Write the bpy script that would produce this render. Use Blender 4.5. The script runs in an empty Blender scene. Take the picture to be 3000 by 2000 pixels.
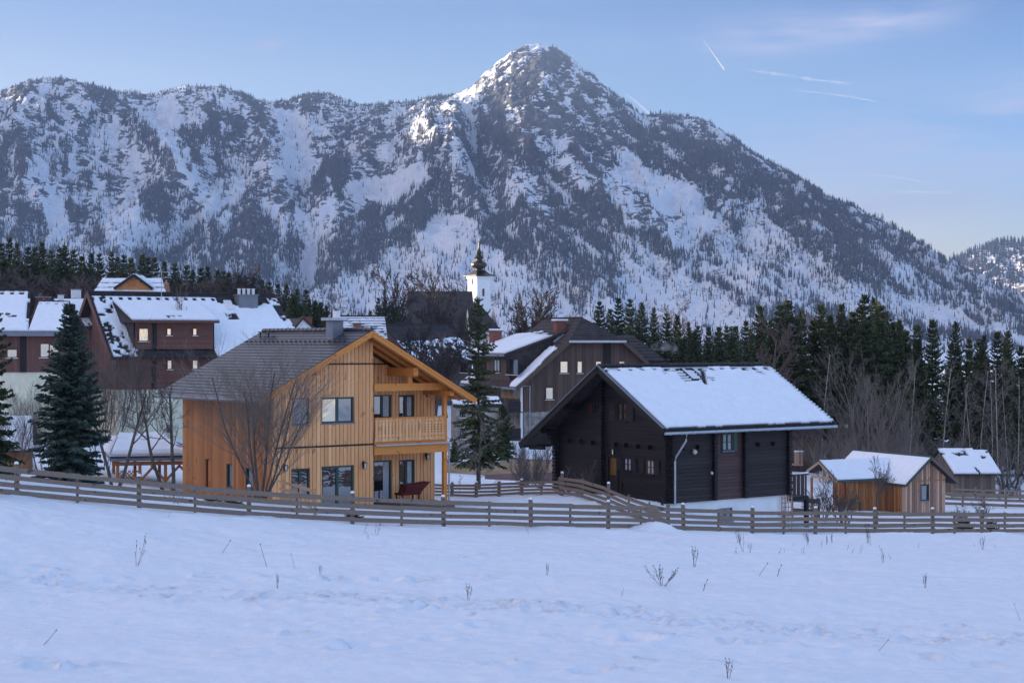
import bpy, bmesh, math, random
import numpy as np
from mathutils import Vector, Matrix

scene = bpy.context.scene
COL = scene.collection
PI = math.pi
F, CX, CY = 5000.0, 1500.0, 1000.0          # the photograph's lens in pixels of its 3000 x 2000 frame
BACK_FILL = (2.7, 2.5, 2.5)
SUN_AZ, SUN_EL = math.radians(-69), math.radians(7.5)   # azimuth from +Y, negative = to the left


def at(px, py, D):
    return Vector(((px - CX) / F * D, D, (CY - py) / F * D))


# ------------------------------------------------------------------ numpy noise
def _hash(ix, iy, seed):
    h = (ix.astype(np.int64) * 374761393 + iy.astype(np.int64) * 668265263 + seed * 982451653) & 0xFFFFFFFF
    h = ((h ^ (h >> 13)) * 1274126177) & 0xFFFFFFFF
    h = ((h ^ (h >> 16)) * 2246822519) & 0xFFFFFFFF
    return ((h ^ (h >> 15)) & 0xFFFFFF) / float(0xFFFFFF)


def vnoise(x, y, seed=0):
    x = np.asarray(x, float); y = np.asarray(y, float)
    ix = np.floor(x); iy = np.floor(y)
    fx = x - ix; fy = y - iy
    fx = fx * fx * fx * (fx * (fx * 6 - 15) + 10); fy = fy * fy * fy * (fy * (fy * 6 - 15) + 10)
    a = _hash(ix, iy, seed); b = _hash(ix + 1, iy, seed); c = _hash(ix, iy + 1, seed); d = _hash(ix + 1, iy + 1, seed)
    return a + (b - a) * fx + (c - a) * fy + (a - b - c + d) * fx * fy


def fbm(x, y, seed=0, octv=4, gain=0.5, lac=2.03):
    s = 0.0; amp = 1.0; tot = 0.0
    for i in range(octv):
        s = s + amp * vnoise(x, y, seed + i * 17); tot += amp
        x = x * lac + 3.1; y = y * lac + 1.7; amp *= gain
    return s / tot


def sstep(a, b, x):
    t = np.clip((np.asarray(x, float) - a) / (b - a), 0, 1)
    return t * t * (3 - 2 * t)


# ------------------------------------------------------------------ materials
MATS = {}


class NT:
    def __init__(self, m):
        self.t = m.node_tree; self.t.nodes.clear()

    def n(self, kind, **kw):
        nd = self.t.nodes.new(kind)
        for k, v in kw.items():
            if k.startswith('i_'):
                nd.inputs[k[2:].replace('_', ' ')].default_value = v
            else:
                setattr(nd, k, v)
        return nd

    def l(self, a, b):
        self.t.links.new(a, b)

    def ramp(self, src, stops):
        r = self.n('ShaderNodeValToRGB')
        el = r.color_ramp.elements
        while len(el) > 1: el.remove(el[-1])
        el[0].position = stops[0][0]; el[0].color = (*stops[0][1], 1)
        for p, c in stops[1:]:
            e = el.new(p); e.color = (*c, 1)
        self.l(src, r.inputs['Fac'])
        return r.outputs['Color']

    def mix(self, fac, a, b, blend='MIX'):
        m = self.n('ShaderNodeMix', data_type='RGBA', blend_type=blend)
        if isinstance(fac, (int, float)): m.inputs[0].default_value = fac
        else: self.l(fac, m.inputs[0])
        for i, v in ((6, a), (7, b)):
            if isinstance(v, tuple): m.inputs[i].default_value = (*v, 1)
            else: self.l(v, m.inputs[i])
        return m.outputs[2]

    def math(self, op, a, b=None, c=None):
        m = self.n('ShaderNodeMath', operation=op)
        for i, v in enumerate((a, b, c)):
            if v is None: continue
            if isinstance(v, (int, float)): m.inputs[i].default_value = v
            else: self.l(v, m.inputs[i])
        return m.outputs[0]

    def noise(self, scale, detail=4, rough=0.55, vec=None, mscale=None, rot=None, coord='Object'):
        nz = self.n('ShaderNodeTexNoise'); nz.inputs['Scale'].default_value = scale
        nz.inputs['Detail'].default_value = detail; nz.inputs['Roughness'].default_value = rough
        if vec is None:
            vec = self.n('ShaderNodeTexCoord').outputs[coord]
        if mscale is not None or rot is not None:
            mp = self.n('ShaderNodeMapping')
            if mscale is not None: mp.inputs['Scale'].default_value = mscale
            if rot is not None: mp.inputs['Rotation'].default_value = rot
            self.l(vec, mp.inputs['Vector']); vec = mp.outputs['Vector']
        self.l(vec, nz.inputs['Vector'])
        return nz.outputs['Fac']

    def out(self, color, rough=0.8, spec=0.3, bump=None, bstr=0.3, bdist=0.02, metallic=0.0):
        p = self.n('ShaderNodeBsdfPrincipled')
        if isinstance(color, tuple): p.inputs['Base Color'].default_value = (*color, 1)
        else: self.l(color, p.inputs['Base Color'])
        p.inputs['Roughness'].default_value = rough
        p.inputs['Specular IOR Level'].default_value = spec
        p.inputs['Metallic'].default_value = metallic
        if bump is not None:
            b = self.n('ShaderNodeBump'); b.inputs['Strength'].default_value = bstr; b.inputs['Distance'].default_value = bdist
            self.l(bump, b.inputs['Height']); self.l(b.outputs['Normal'], p.inputs['Normal'])
        o = self.n('ShaderNodeOutputMaterial'); self.l(p.outputs[0], o.inputs['Surface'])
        return p


def newmat(name):
    m = bpy.data.materials.new(name); m.use_nodes = True; MATS[name] = m
    return m, NT(m)


def m_plain(name, col, rough=0.7, spec=0.3, var=0.25, scale=6, metallic=0.0, mscale=None):
    m, t = newmat(name)
    nz = t.noise(scale, 5, 0.6, mscale=mscale)
    d = tuple(c * (1 - var) for c in col); l = tuple(min(1, c * (1 + var)) for c in col)
    c = t.ramp(nz, [(0.3, d), (0.7, l)])
    t.out(c, rough, spec, nz, 0.15, 0.01, metallic)
    return m


def m_wood(name, dark, light, grain='z', rough=0.75, isl=0.5, knots=0.0, spec=0.25, weather=None):
    """boards: streaks along the grain, every board a little different, optional knots and grey weathering"""
    m, t = newmat(name)
    sc = {'z': (7, 7, 0.5), 'x': (0.5, 7, 7), 'y': (7, 0.5, 7), 'r': (6, 6, 6)}[grain]
    nz = t.noise(2.2, 6, 0.65, mscale=sc)
    geo = t.n('ShaderNodeNewGeometry')
    f = t.math('ADD', t.math('MULTIPLY', nz, 1 - isl * 0.5), t.math('MULTIPLY', geo.outputs['Random Per Island'], isl * 0.5))
    mid = tuple((a + b) / 2 for a, b in zip(dark, light))
    c = t.ramp(f, [(0.22, dark), (0.5, mid), (0.78, light)])
    big = t.noise(0.5, 4, 0.6)
    if weather is not None:
        w = t.ramp(big, [(0.42, (0, 0, 0)), (0.62, (1, 1, 1))])
        wf = t.math('MULTIPLY', t.n('ShaderNodeSeparateColor').outputs[0], 1.0)
        sep = t.t.nodes[-2] if False else None
        c = t.mix(t.math('MULTIPLY', big, 1.1), c, weather)
    if knots > 0:
        k = t.noise(3.4, 1, 0.3, mscale=(1.3, 1.3, 0.7) if grain == 'z' else (0.7, 1.3, 1.3))
        kk = t.ramp(k, [(0.69, (0, 0, 0)), (0.75, (1, 1, 1))])
        c = t.mix(t.math('MULTIPLY', t.t.nodes[-1].outputs[0], knots), c, tuple(x * 0.4 for x in dark))
    t.out(c, rough, spec, nz, 0.25, 0.01)
    return m


def m_snow(name, col=(0.84, 0.86, 0.9), bump_scale=3.0, bstr=0.35, bdist=0.05):
    m, t = newmat(name)
    a = t.noise(bump_scale, 6, 0.6)
    b = t.noise(60, 3, 0.6)
    h = t.math('ADD', a, t.math('MULTIPLY', b, 0.12))
    c = t.ramp(a, [(0.3, tuple(x * 0.93 for x in col)), (0.7, col)])
    t.out(c, 0.65, 0.25, h, bstr, bdist)
    return m


def m_glass(name, col, refl=0.4, rough=0.03, tint=(1, 1, 1)):
    """window pane: dark room behind, a clear reflection in front"""
    m, t = newmat(name)
    d = t.n('ShaderNodeBsdfDiffuse'); d.inputs['Color'].default_value = (*col, 1)
    g = t.n('ShaderNodeBsdfGlossy'); g.inputs['Color'].default_value = (*tint, 1); g.inputs['Roughness'].default_value = rough
    nz = t.noise(1.1, 2, 0.5)
    b = t.n('ShaderNodeBump'); b.inputs['Strength'].default_value = 0.15; b.inputs['Distance'].default_value = 0.05
    t.l(nz, b.inputs['Height']); t.l(b.outputs['Normal'], g.inputs['Normal'])
    mx = t.n('ShaderNodeMixShader'); mx.inputs[0].default_value = refl
    t.l(d.outputs[0], mx.inputs[1]); t.l(g.outputs[0], mx.inputs[2])
    o = t.n('ShaderNodeOutputMaterial'); t.l(mx.outputs[0], o.inputs['Surface'])
    return m


def m_leaf(name, dark, light, isl=1.0):
    m, t = newmat(name)
    geo = t.n('ShaderNodeNewGeometry')
    nz = t.noise(0.8, 4, 0.6)
    oi = t.n('ShaderNodeObjectInfo')
    f = t.math('ADD', t.math('ADD', t.math('MULTIPLY', geo.outputs['Random Per Island'], 0.45 * isl), t.math('MULTIPLY', nz, 0.35)),
               t.math('MULTIPLY', oi.outputs['Random'], 0.25))
    c = t.ramp(f, [(0.15, dark), (0.85, light)])
    t.out(c, 0.75, 0.2)
    return m


def m_lit(name, col, strength):
    m, t = newmat(name)
    nz = t.noise(4, 4, 0.6)
    c = t.ramp(nz, [(0.35, tuple(x * 0.6 for x in col)), (0.65, col)])
    e = t.n('ShaderNodeEmission'); t.l(c, e.inputs['Color']); e.inputs['Strength'].default_value = strength
    o = t.n('ShaderNodeOutputMaterial'); t.l(e.outputs[0], o.inputs['Surface'])
    return m


# ------------------------------------------------------------------ objects
def tag(o, label=None, cat=None, group=None, kind=None):
    if label: o['label'] = label
    if cat: o['category'] = cat
    if group: o['group'] = group
    if kind: o['kind'] = kind
    return o


def mesh_obj(name, verts, faces, mats, parent=None, smooth=False, midx=None):
    me = bpy.data.meshes.new(name)
    if isinstance(verts, np.ndarray):
        verts = np.ascontiguousarray(verts, np.float32)
        faces = np.ascontiguousarray(faces, np.int32)
        nf, k = faces.shape
        me.vertices.add(len(verts)); me.vertices.foreach_set('co', verts.ravel())
        me.loops.add(nf * k); me.loops.foreach_set('vertex_index', faces.ravel())
        me.polygons.add(nf); me.polygons.foreach_set('loop_start', np.arange(0, nf * k, k, dtype=np.int32))
        try: me.polygons.foreach_set('loop_total', np.full(nf, k, np.int32))
        except Exception: pass
    else:
        me.from_pydata([tuple(v) for v in verts], [], faces)
    if not isinstance(mats, (list, tuple)): mats = [mats]
    for m in mats: me.materials.append(m)
    if midx is not None: me.polygons.foreach_set('material_index', np.asarray(midx, np.int32))
    if smooth: me.polygons.foreach_set('use_smooth', np.ones(len(me.polygons), bool))
    me.update(); me.validate()
    o = bpy.data.objects.new(name, me); COL.objects.link(o)
    if parent is not None: o.parent = parent
    return o


def empty(name, loc=(0, 0, 0), rz=0.0):
    o = bpy.data.objects.new(name, None); COL.objects.link(o)
    o.location = loc; o.rotation_euler = (0, 0, rz); o.empty_display_size = 0.3
    return o


def copy_tree(o, parent=None):
    c = o.copy(); COL.objects.link(c)
    if parent is not None: c.parent = parent
    for ch in list(o.children): copy_tree(ch, c)
    return c


class MB:
    """collects shapes, then links them as one mesh object"""
    def __init__(self): self.v = []; self.f = []; self.mi = []; self.cur = 0

    def face(self, *idx): self.f.append(idx); self.mi.append(self.cur)

    def poly(self, pts):
        n = len(self.v); self.v += [tuple(p) for p in pts]; self.face(*range(n, n + len(pts)))

    def hexa(self, p):
        """p: 4 bottom points then the 4 above them"""
        n = len(self.v); self.v += [tuple(q) for q in p]
        for a in ((0, 3, 2, 1), (4, 5, 6, 7), (0, 1, 5, 4), (1, 2, 6, 5), (2, 3, 7, 6), (3, 0, 4, 7)):
            self.face(*(n + i for i in a))

    def box(self, x0, x1, y0, y1, z0, z1):
        if x1 < x0: x0, x1 = x1, x0
        if y1 < y0: y0, y1 = y1, y0
        if z1 < z0: z0, z1 = z1, z0
        self.hexa([(x0, y0, z0), (x1, y0, z0), (x1, y1, z0), (x0, y1, z0), (x0, y0, z1), (x1, y0, z1), (x1, y1, z1), (x0, y1, z1)])

    def bar(self, a, b, w, h, up=(0, 0, 1)):
        """square bar from a to b, w wide, h high"""
        a = Vector(a); b = Vector(b); d = (b - a).normalized(); up = Vector(up)
        s = d.cross(up)
        if s.length < 1e-4: s = Vector((1, 0, 0))
        s.normalize(); u = s.cross(d).normalized()
        q = [a + s * x * w / 2 + u * y * h / 2 for x, y in ((-1, -1), (1, -1), (1, 1), (-1, 1))]
        r = [p + (b - a) for p in q]
        self.hexa(q + r)

    def tube(self, pts, radii, n=6, cap=True):
        pts = [Vector(p) for p in pts]
        base = len(self.v)
        for i, p in enumerate(pts):
            d = (pts[min(i + 1, len(pts) - 1)] - pts[max(i - 1, 0)])
            if d.length < 1e-6: d = Vector((0, 0, 1))
            d.normalize()
            s = d.cross(Vector((0, 0, 1)) if abs(d.z) < 0.95 else Vector((1, 0, 0))).normalized(); u = s.cross(d)
            for k in range(n):
                a = 2 * PI * k / n
                self.v.append(tuple(p + (s * math.cos(a) + u * math.sin(a)) * radii[i]))
        for i in range(len(pts) - 1):
            for k in range(n):
                a = base + i * n + k; b = base + i * n + (k + 1) % n
                self.face(a, b, b + n, a + n)
        if cap:
            self.face(*[base + k for k in range(n)][::-1]); e = base + (len(pts) - 1) * n
            self.face(*[e + k for k in range(n)])

    def lathe(self, prof, n=12, c=(0, 0)):
        """prof: list of (r, z)"""
        base = len(self.v)
        for r, z in prof:
            for k in range(n):
                a = 2 * PI * (k + 0.5) / n
                self.v.append((c[0] + r * math.cos(a), c[1] + r * math.sin(a), z))
        for i in range(len(prof) - 1):
            for k in range(n):
                a = base + i * n + k; b = base + i * n + (k + 1) % n
                self.face(a, b, b + n, a + n)
        self.face(*[base + k for k in range(n)][::-1]); e = base + (len(prof) - 1) * n
        self.face(*[e + k for k in range(n)])

    def build(self, name, mats, parent=None, smooth=False, loc=None):
        o = mesh_obj(name, self.v, self.f, mats, parent, smooth, self.mi)
        if loc is not None: o.location = loc
        return o


# ------------------------------------------------------------------ camera, sky, sun
cam = bpy.data.cameras.new('camera'); cam_o = bpy.data.objects.new('camera', cam); COL.objects.link(cam_o)
cam.sensor_width = 36.0; cam.lens = 36.0 * F / 3000.0
cam_o.location = (0, 0, 0); cam_o.rotation_euler = (PI / 2, 0, 0)
cam.clip_start = 0.5; cam.clip_end = 300000
scene.camera = cam_o

world = bpy.data.worlds.new('World'); scene.world = world; world.use_nodes = True
wt = NT(world)
sky = wt.n('ShaderNodeTexSky', sky_type='NISHITA'); sky.sun_disc = False
sky.sun_elevation = SUN_EL; sky.sun_rotation = SUN_AZ
sky.altitude = 700; sky.air_density = 1.0; sky.dust_density = 0.6; sky.ozone_density = 2.0
tc = wt.n('ShaderNodeTexCoord')
gen = tc.outputs['Generated']


def sky_dir(px, py):
    v = Vector(((px - CX) / F, 1, (CY - py) / F)); v.normalize(); return v


def band(px0, py0, px1, py1, width, soft):
    """0..1 weight of a long thin patch of sky between two directions"""
    a = sky_dir(px0, py0); b = sky_dir(px1, py1)
    n = a.cross(b).normalized(); mid = (a + b).normalized(); half = math.acos(max(-1, min(1, a.dot(b)))) / 2
    dn = wt.n('ShaderNodeVectorMath', operation='DOT_PRODUCT'); wt.l(gen, dn.inputs[0]); dn.inputs[1].default_value = n
    across = wt.math('POWER', 2.718, wt.math('MULTIPLY', wt.math('POWER', wt.math('DIVIDE', dn.outputs['Value'], width / F), 2.0), -1.0))
    t = (b - a).normalized()
    dm = wt.n('ShaderNodeVectorMath', operation='DOT_PRODUCT'); wt.l(gen, dm.inputs[0]); dm.inputs[1].default_value = t
    along = wt.math('POWER', 2.718, wt.math('MULTIPLY', wt.math('POWER', wt.math('DIVIDE', wt.math('SUBTRACT', dm.outputs['Value'], mid.dot(t)), half * soft), 4.0), -1.0))
    fwd = wt.n('ShaderNodeSeparateXYZ'); wt.l(gen, fwd.inputs[0])
    return wt.math('MULTIPLY', wt.math('MULTIPLY', across, along), wt.math('GREATER_THAN', fwd.outputs['Y'], 0.0))


def streak(scale, ms, rot, lo, hi):
    nz = wt.noise(scale, 6, 0.62, vec=gen, mscale=ms, rot=rot)
    return wt.math('MULTIPLY', wt.n('ShaderNodeMapRange', clamp=True).outputs[0], 1.0) if False else wt.ramp(nz, [(lo, (0, 0, 0)), (hi, (1, 1, 1))])


fib = streak(14, (1.0, 1.0, 7.0), (0, math.radians(13), 0), 0.32, 0.75)
fib2 = streak(9, (1.0, 1.0, 8.0), (0, math.radians(8), 0), 0.42, 0.8)
cir = wt.math('MULTIPLY', wt.math('MULTIPLY', band(2080, 135, 2800, 25, 55, 1.0), fib), 1.15)
cir = wt.math('ADD', cir, wt.math('MULTIPLY', wt.math('MULTIPLY', band(1300, 120, 2500, 90, 80, 1.0), fib2), 0.35))
cir = wt.math('ADD', cir, wt.math('MULTIPLY', wt.math('MULTIPLY', band(2300, 420, 3300, 300, 120, 1.2), fib2), 1.0))
cir = wt.math('ADD', cir, wt.math('MULTIPLY', wt.math('MULTIPLY', band(2200, 620, 3200, 520, 150, 1.2), fib2), 0.9))
cir = wt.math('ADD', cir, wt.math('MULTIPLY', band(730, 143, 830, 126, 13, 0.9), 0.55))
sep = wt.n('ShaderNodeSeparateXYZ'); wt.l(gen, sep.inputs[0])
elev = sep.outputs['Z']
# colour of the air by height: lavender at the horizon, clear blue above the ridges, raised and reddened overhead outside the frame to light the snow
tint = wt.ramp(elev, [(0.0, (0.43, 0.28, 0.285)), (0.07, (0.36, 0.245, 0.275)), (0.12, (0.19, 0.186, 0.255)), (0.155, (0.165, 0.166, 0.222)), (0.19, (0.112, 0.128, 0.198)), (0.27, (0.30, 0.28, 0.33)), (0.42, (0.80, 0.555, 0.495)), (1.0, (0.84, 0.555, 0.495))])
tint = wt.mix(1.0, tint, (2.0, 2.0, 2.0), 'MULTIPLY')
sidex = wt.n('ShaderNodeMapRange', clamp=True); wt.l(sep.outputs['X'], sidex.inputs[0]); sidex.inputs[1].default_value = -0.3; sidex.inputs[2].default_value = 0.3
side = wt.ramp(sidex.outputs[0], [(0.0, (0.975, 0.865, 0.80)), (0.5, (0.74, 0.79, 0.82)), (1.0, (0.40, 0.62, 0.82))])
tint = wt.mix(1.0, wt.mix(1.0, tint, side, 'MULTIPLY'), (1.55, 1.44, 1.32), 'MULTIPLY')
lp = wt.mix(1.0, sky.outputs['Color'], tint, 'MULTIPLY')
lp = wt.mix(wt.math('MINIMUM', cir, 0.9), lp, (1.0, 1.1, 1.55))
# added brightness behind the camera: pale low band, stronger middle sky, for facades and panes
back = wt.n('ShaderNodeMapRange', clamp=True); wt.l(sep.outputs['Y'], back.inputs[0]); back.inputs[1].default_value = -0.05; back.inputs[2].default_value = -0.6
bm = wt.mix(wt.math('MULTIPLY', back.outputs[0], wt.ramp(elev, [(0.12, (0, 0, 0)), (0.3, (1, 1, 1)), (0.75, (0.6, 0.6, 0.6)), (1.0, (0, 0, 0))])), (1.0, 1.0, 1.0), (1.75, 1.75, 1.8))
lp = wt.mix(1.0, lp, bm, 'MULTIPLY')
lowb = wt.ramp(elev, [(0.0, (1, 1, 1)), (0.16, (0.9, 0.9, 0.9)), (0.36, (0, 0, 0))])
lp = wt.mix(wt.math('MULTIPLY', back.outputs[0], lowb), lp, BACK_FILL)
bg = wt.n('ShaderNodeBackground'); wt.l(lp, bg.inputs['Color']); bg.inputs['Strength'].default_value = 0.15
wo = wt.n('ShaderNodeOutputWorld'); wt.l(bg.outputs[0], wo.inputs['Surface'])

sun = bpy.data.lights.new('sun', 'SUN'); sun.energy = 4.6; sun.angle = math.radians(0.5); sun.color = (1.0, 0.86, 0.68)
sun_o = bpy.data.objects.new('sun', sun); COL.objects.link(sun_o)
SUN_DIR = Vector((math.sin(SUN_AZ) * math.cos(SUN_EL), math.cos(SUN_AZ) * math.cos(SUN_EL), math.sin(SUN_EL)))
sun_o.rotation_euler = SUN_DIR.to_track_quat('Z', 'Y').to_euler()

vs = scene.view_settings
vs.view_transform = 'Standard'; vs.look = 'None'; vs.gamma = 1.0; vs.use_curve_mapping = False; vs.exposure = 1.66
scene.render.film_transparent = False
scene.cycles.use_denoising = True
scene.cycles.max_bounces = 6
scene.cycles.transparent_max_bounces = 8
scene.cycles.volume_bounces = 0
# ------------------------------------------------------------------ ground
def gpt(px, py, D):
    p = at(px, py, D); return (p.x, p.y, p.z)


FENCE = [(-120, 1442, 58.5), (0, 1452, 60), (415, 1490, 63), (750, 1518, 65.5), (1020, 1532, 67.5), (1300, 1541, 69.5), (1700, 1549, 73), (2000, 1556, 76), (2390, 1563, 79), (2740, 1564, 81.5), (3100, 1564, 84), (3450, 1562, 86.5)]
ctrl = [gpt(*p) for p in FENCE]
ctrl += [(-11, 36, -6.9), (0, 36, -7.15), (11, 36, -7.5), (-14, 48, -6.7), (0, 50, -7.2), (16, 52, -7.9), (-20, 36, -6.0), (24, 40, -8.0),
         (0, 22, -6.6), (0, 8, -4.0), (0, 0, -2.0), (-25, 10, -3.0), (25, 10, -4.0), (0, -20, -1.0)]
ctrl += [gpt(800, 1470, 80), gpt(1090, 1492, 84), gpt(1290, 1480, 91), gpt(540, 1440, 90), gpt(450, 1412, 92), gpt(200, 1418, 72), gpt(50, 1385, 84),
         gpt(1960, 1480, 86), gpt(1635, 1432, 93.4), gpt(2312, 1548, 91), gpt(2330, 1548, 92), gpt(2150, 1548, 86.5), gpt(2100, 1555, 82), gpt(2800, 1510, 110), gpt(2370, 1503, 106), gpt(2600, 1508, 107),
         gpt(2930, 1458, 135), gpt(2700, 1446, 138), gpt(1450, 1412, 110), gpt(1620, 1412, 115), gpt(1500, 1408, 123),
         (-28, 150, -8.5), (-10, 150, -9), (10, 160, -9.5), (40, 155, -12.6), (62, 172, -13), (-50, 130, -6.5),
         (-60, 220, -5), (0, 250, -8), (60, 250, -13), (-95, 300, -2), (-36, 350, -5), (-8, 400, -2.5), (100, 400, -13), (-120, 350, 2), (-60, 450, -4),
         (-150, 150, -2), (150, 150, -12), (150, 50, -10), (-120, 40, -2), (0, 700, -12), (250, 700, -14), (-250, 700, -10), (400, 300, -14), (-400, 300, -6), (300, -100, -6), (-300, -100, -2)]
ctrl = np.array(ctrl)


def _tps_fit(P):
    n = len(P); X = P[:, :2] / 50.0
    d2 = ((X[:, None] - X[None]) ** 2).sum(-1); K = np.where(d2 > 0, 0.5 * d2 * np.log(d2 + 1e-12), 0) + np.eye(n) * 2e-5
    Q = np.c_[np.ones(n), X]; A = np.block([[K, Q], [Q.T, np.zeros((3, 3))]])
    return np.linalg.solve(A, np.r_[P[:, 2], 0, 0, 0]), X


_TW, _TX = _tps_fit(ctrl)


def ground_z(x, y):
    x = np.asarray(x, float); y = np.asarray(y, float); sh = x.shape
    X = np.stack([x.ravel(), y.ravel()], 1) / 50.0
    out = np.empty(len(X))
    for i in range(0, len(X), 40000):
        c = X[i:i + 40000]
        d2 = ((c[:, None] - _TX[None]) ** 2).sum(-1)
        out[i:i + 40000] = (0.5 * d2 * np.log(d2 + 1e-12)) @ _TW[:-3] + _TW[-3] + c @ _TW[-2:]
    z = out.reshape(sh)
    r = np.hypot(x, y - 150)
    far = sstep(350, 800, r)
    z = np.clip(z, -18, 4)
    return z * (1 - far) + (-14.0) * far


def gz(x, y): return float(ground_z(np.array([x]), np.array([y]))[0])


def axis(dense, step, outs):
    a = list(np.arange(dense[0], dense[1] + step / 2, step))
    s = step
    lo = dense[0]; pre = []
    while lo > outs[0]:
        s *= 1.18; lo -= s; pre.append(lo)
    s = step; hi = dense[1]; post = []
    while hi < outs[1]:
        s *= 1.18; hi += s; post.append(hi)
    return np.array(pre[::-1] + a + post)


gx = axis((-24, 34), 0.13, (-6500, 6500)); gy = axis((32, 88), 0.13, (-3200, 7000))
GX, GY = np.meshgrid(gx, gy)
GZ = ground_z(GX, GY)
near = sstep(24, 30, GY) * (1 - sstep(90, 130, GY)) * (1 - sstep(40, 60, np.abs(GX)))
# wind crust, hummocks and drifts
GZ += near * ((fbm(GX * 0.22, GY * 0.5, 3, 3) - 0.5) * 0.34 + (fbm(GX * 0.9, GY * 1.6, 5, 3) - 0.5) * 0.115 + (fbm(GX * 3.2, GY * 4.5, 9, 2) - 0.5) * 0.085)
GZ += (1 - near) * (fbm(GX * 0.05, GY * 0.05, 11, 3) - 0.5) * 0.8 * sstep(110, 200, GY)
rs = np.random.RandomState(4)
dents = []


def track(p0, p1, n, spread, size, depth):
    for i in range(n):
        t = (i + rs.rand()) / n
        D = p0[2] + (p1[2] - p0[2]) * t; px = p0[0] + (p1[0] - p0[0]) * t
        dents.append(((px - CX) / F * D + rs.randn() * spread * 0.4, D + rs.randn() * spread, size * (0.6 + 0.8 * rs.rand()), 1.1 * depth * (0.5 + rs.rand())))


track((-100, 0, 48.5), (1300, 0, 46.6), 130, 0.8, 0.16, 0.10)      # trodden band across the field
track((1200, 0, 46.8), (3100, 0, 43.5), 200, 0.85, 0.16, 0.10)
track((560, 0, 50.5), (1480, 0, 51.5), 11, 0.12, 0.24, 0.17)
track((1550, 0, 42.5), (2900, 0, 41.0), 14, 0.7, 0.24, 0.16)
track((800, 0, 41.5), (2100, 0, 38.0), 14, 1.6, 0.24, 0.16)
track((-50, 0, 37.5), (300, 0, 37.0), 6, 0.5, 0.25, 0.18)
track((1200, 0, 60.0), (3000, 0, 57.0), 40, 1.5, 0.12, 0.05)
track((0, 0, 55.0), (1300, 0, 57.0), 26, 1.2, 0.14, 0.05)
for (dx, dy, s, dp) in dents:
    i0, i1 = np.searchsorted(gx, [dx - 3.5 * s, dx + 3.5 * s]); j0, j1 = np.searchsorted(gy, [dy - 3 * s, dy + 3 * s])
    if i1 <= i0 or j1 <= j0: continue
    xx = GX[j0:j1, i0:i1] - dx; yy = GY[j0:j1, i0:i1] - dy
    q = (xx / (s * 1.1)) ** 2 + (yy / (s * 0.8)) ** 2
    GZ[j0:j1, i0:i1] += -dp * np.exp(-q ** 2) + dp * 0.35 * np.exp(-(np.sqrt(q) - 1.7) ** 2 * 4)
# a heap of cleared snow against the fence
hp = at(1915, 1556, 74.6)
GZ += 0.42 * np.exp(-(((GX - hp.x) / 1.0) ** 2 + ((GY - hp.y) / 0.8) ** 2)) * (1 + 0.4 * (fbm(GX * 1.5, GY * 1.5, 21, 3) - 0.5))
ny_, nx_ = GX.shape
idx = np.arange(ny_ * nx_).reshape(ny_, nx_)
gf = np.stack([idx[:-1, :-1], idx[:-1, 1:], idx[1:, 1:], idx[1:, :-1]], -1).reshape(-1, 4)
m_ground = m_snow('field snow', (0.84, 0.86, 0.9), 2.2, 0.8, 0.09)
ground = mesh_obj('ground', np.stack([GX, GY, GZ], -1).reshape(-1, 3), gf, m_ground, smooth=True)
tag(ground, kind='structure')

# ------------------------------------------------------------------ the mountain
RIDGE = [(-1100, 640, 3300), (-800, 480, 3500), (-500, 330, 3600), (-250, 272, 3700), (-80, 280, 3800), (0, 278, 3800), (40, 252, 3800), (100, 233, 3800), (180, 227, 3800), (250, 243, 3800), (300, 262, 3800),
         (360, 270, 3850), (450, 276, 3850), (500, 262, 3850), (540, 254, 3850), (590, 257, 3850), (650, 256, 3850), (700, 268, 3850), (750, 293, 3850), (800, 300, 3850),
         (860, 290, 3850), (920, 272, 3850), (960, 274, 3850), (1000, 288, 3850), (1060, 308, 3850), (1130, 305, 3800), (1200, 297, 3780), (1290, 283, 3740),
         (1345, 272, 3700), (1385, 250, 3660), (1420, 215, 3640), (1460, 180, 3620), (1500, 150, 3600), (1540, 134, 3600), (1580, 130, 3600), (1620, 135, 3600), (1660, 156, 3580), (1700, 190, 3560),
         (1740, 222, 3540), (1790, 268, 3520), (1840, 308, 3500), (1880, 337, 3500), (1930, 333, 3500), (1980, 341, 3500), (2040, 343, 3500), (2075, 358, 3480), (2130, 397, 3450),
         (2200, 443, 3400), (2300, 503, 3350), (2400, 563, 3300), (2500, 608, 3250), (2560, 643, 3220), (2620, 702, 3180), (2680, 748, 3150), (2760, 782, 3100), (2860, 845, 3050), (2930, 884, 3020), (3000, 920, 3000), (3150, 985, 2950), (3300, 1020, 2900)]
RP = np.array(RIDGE, float)
NU, NTR, NB = 940, 250, 24
us = np.linspace(-1100, 3300, NU)
r_py = np.interp(us, RP[:, 0], RP[:, 1]); r_D = np.interp(us, RP[:, 0], RP[:, 2])
r_py = r_py + (fbm(us * 0.05, us * 0, 41, 4) - 0.5) * 9
r_z = (CY - r_py) / F * r_D
FOOT_D = np.interp(us, [-1100, 0, 600, 1000, 1500, 2000, 2500, 3300], [2300, 2500, 2350, 2400, 2150, 2050, 2100, 2400])
tt = np.linspace(0, 1, NTR)[:, None]
SD = r_D[None] + (FOOT_D - r_D)[None] * tt
prof = (1 - tt) ** 1.25
SZ = -16 + (r_z[None] + 16) * prof
SX = (us[None] - CX) / F * r_D[None] + np.zeros_like(SD)
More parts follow.
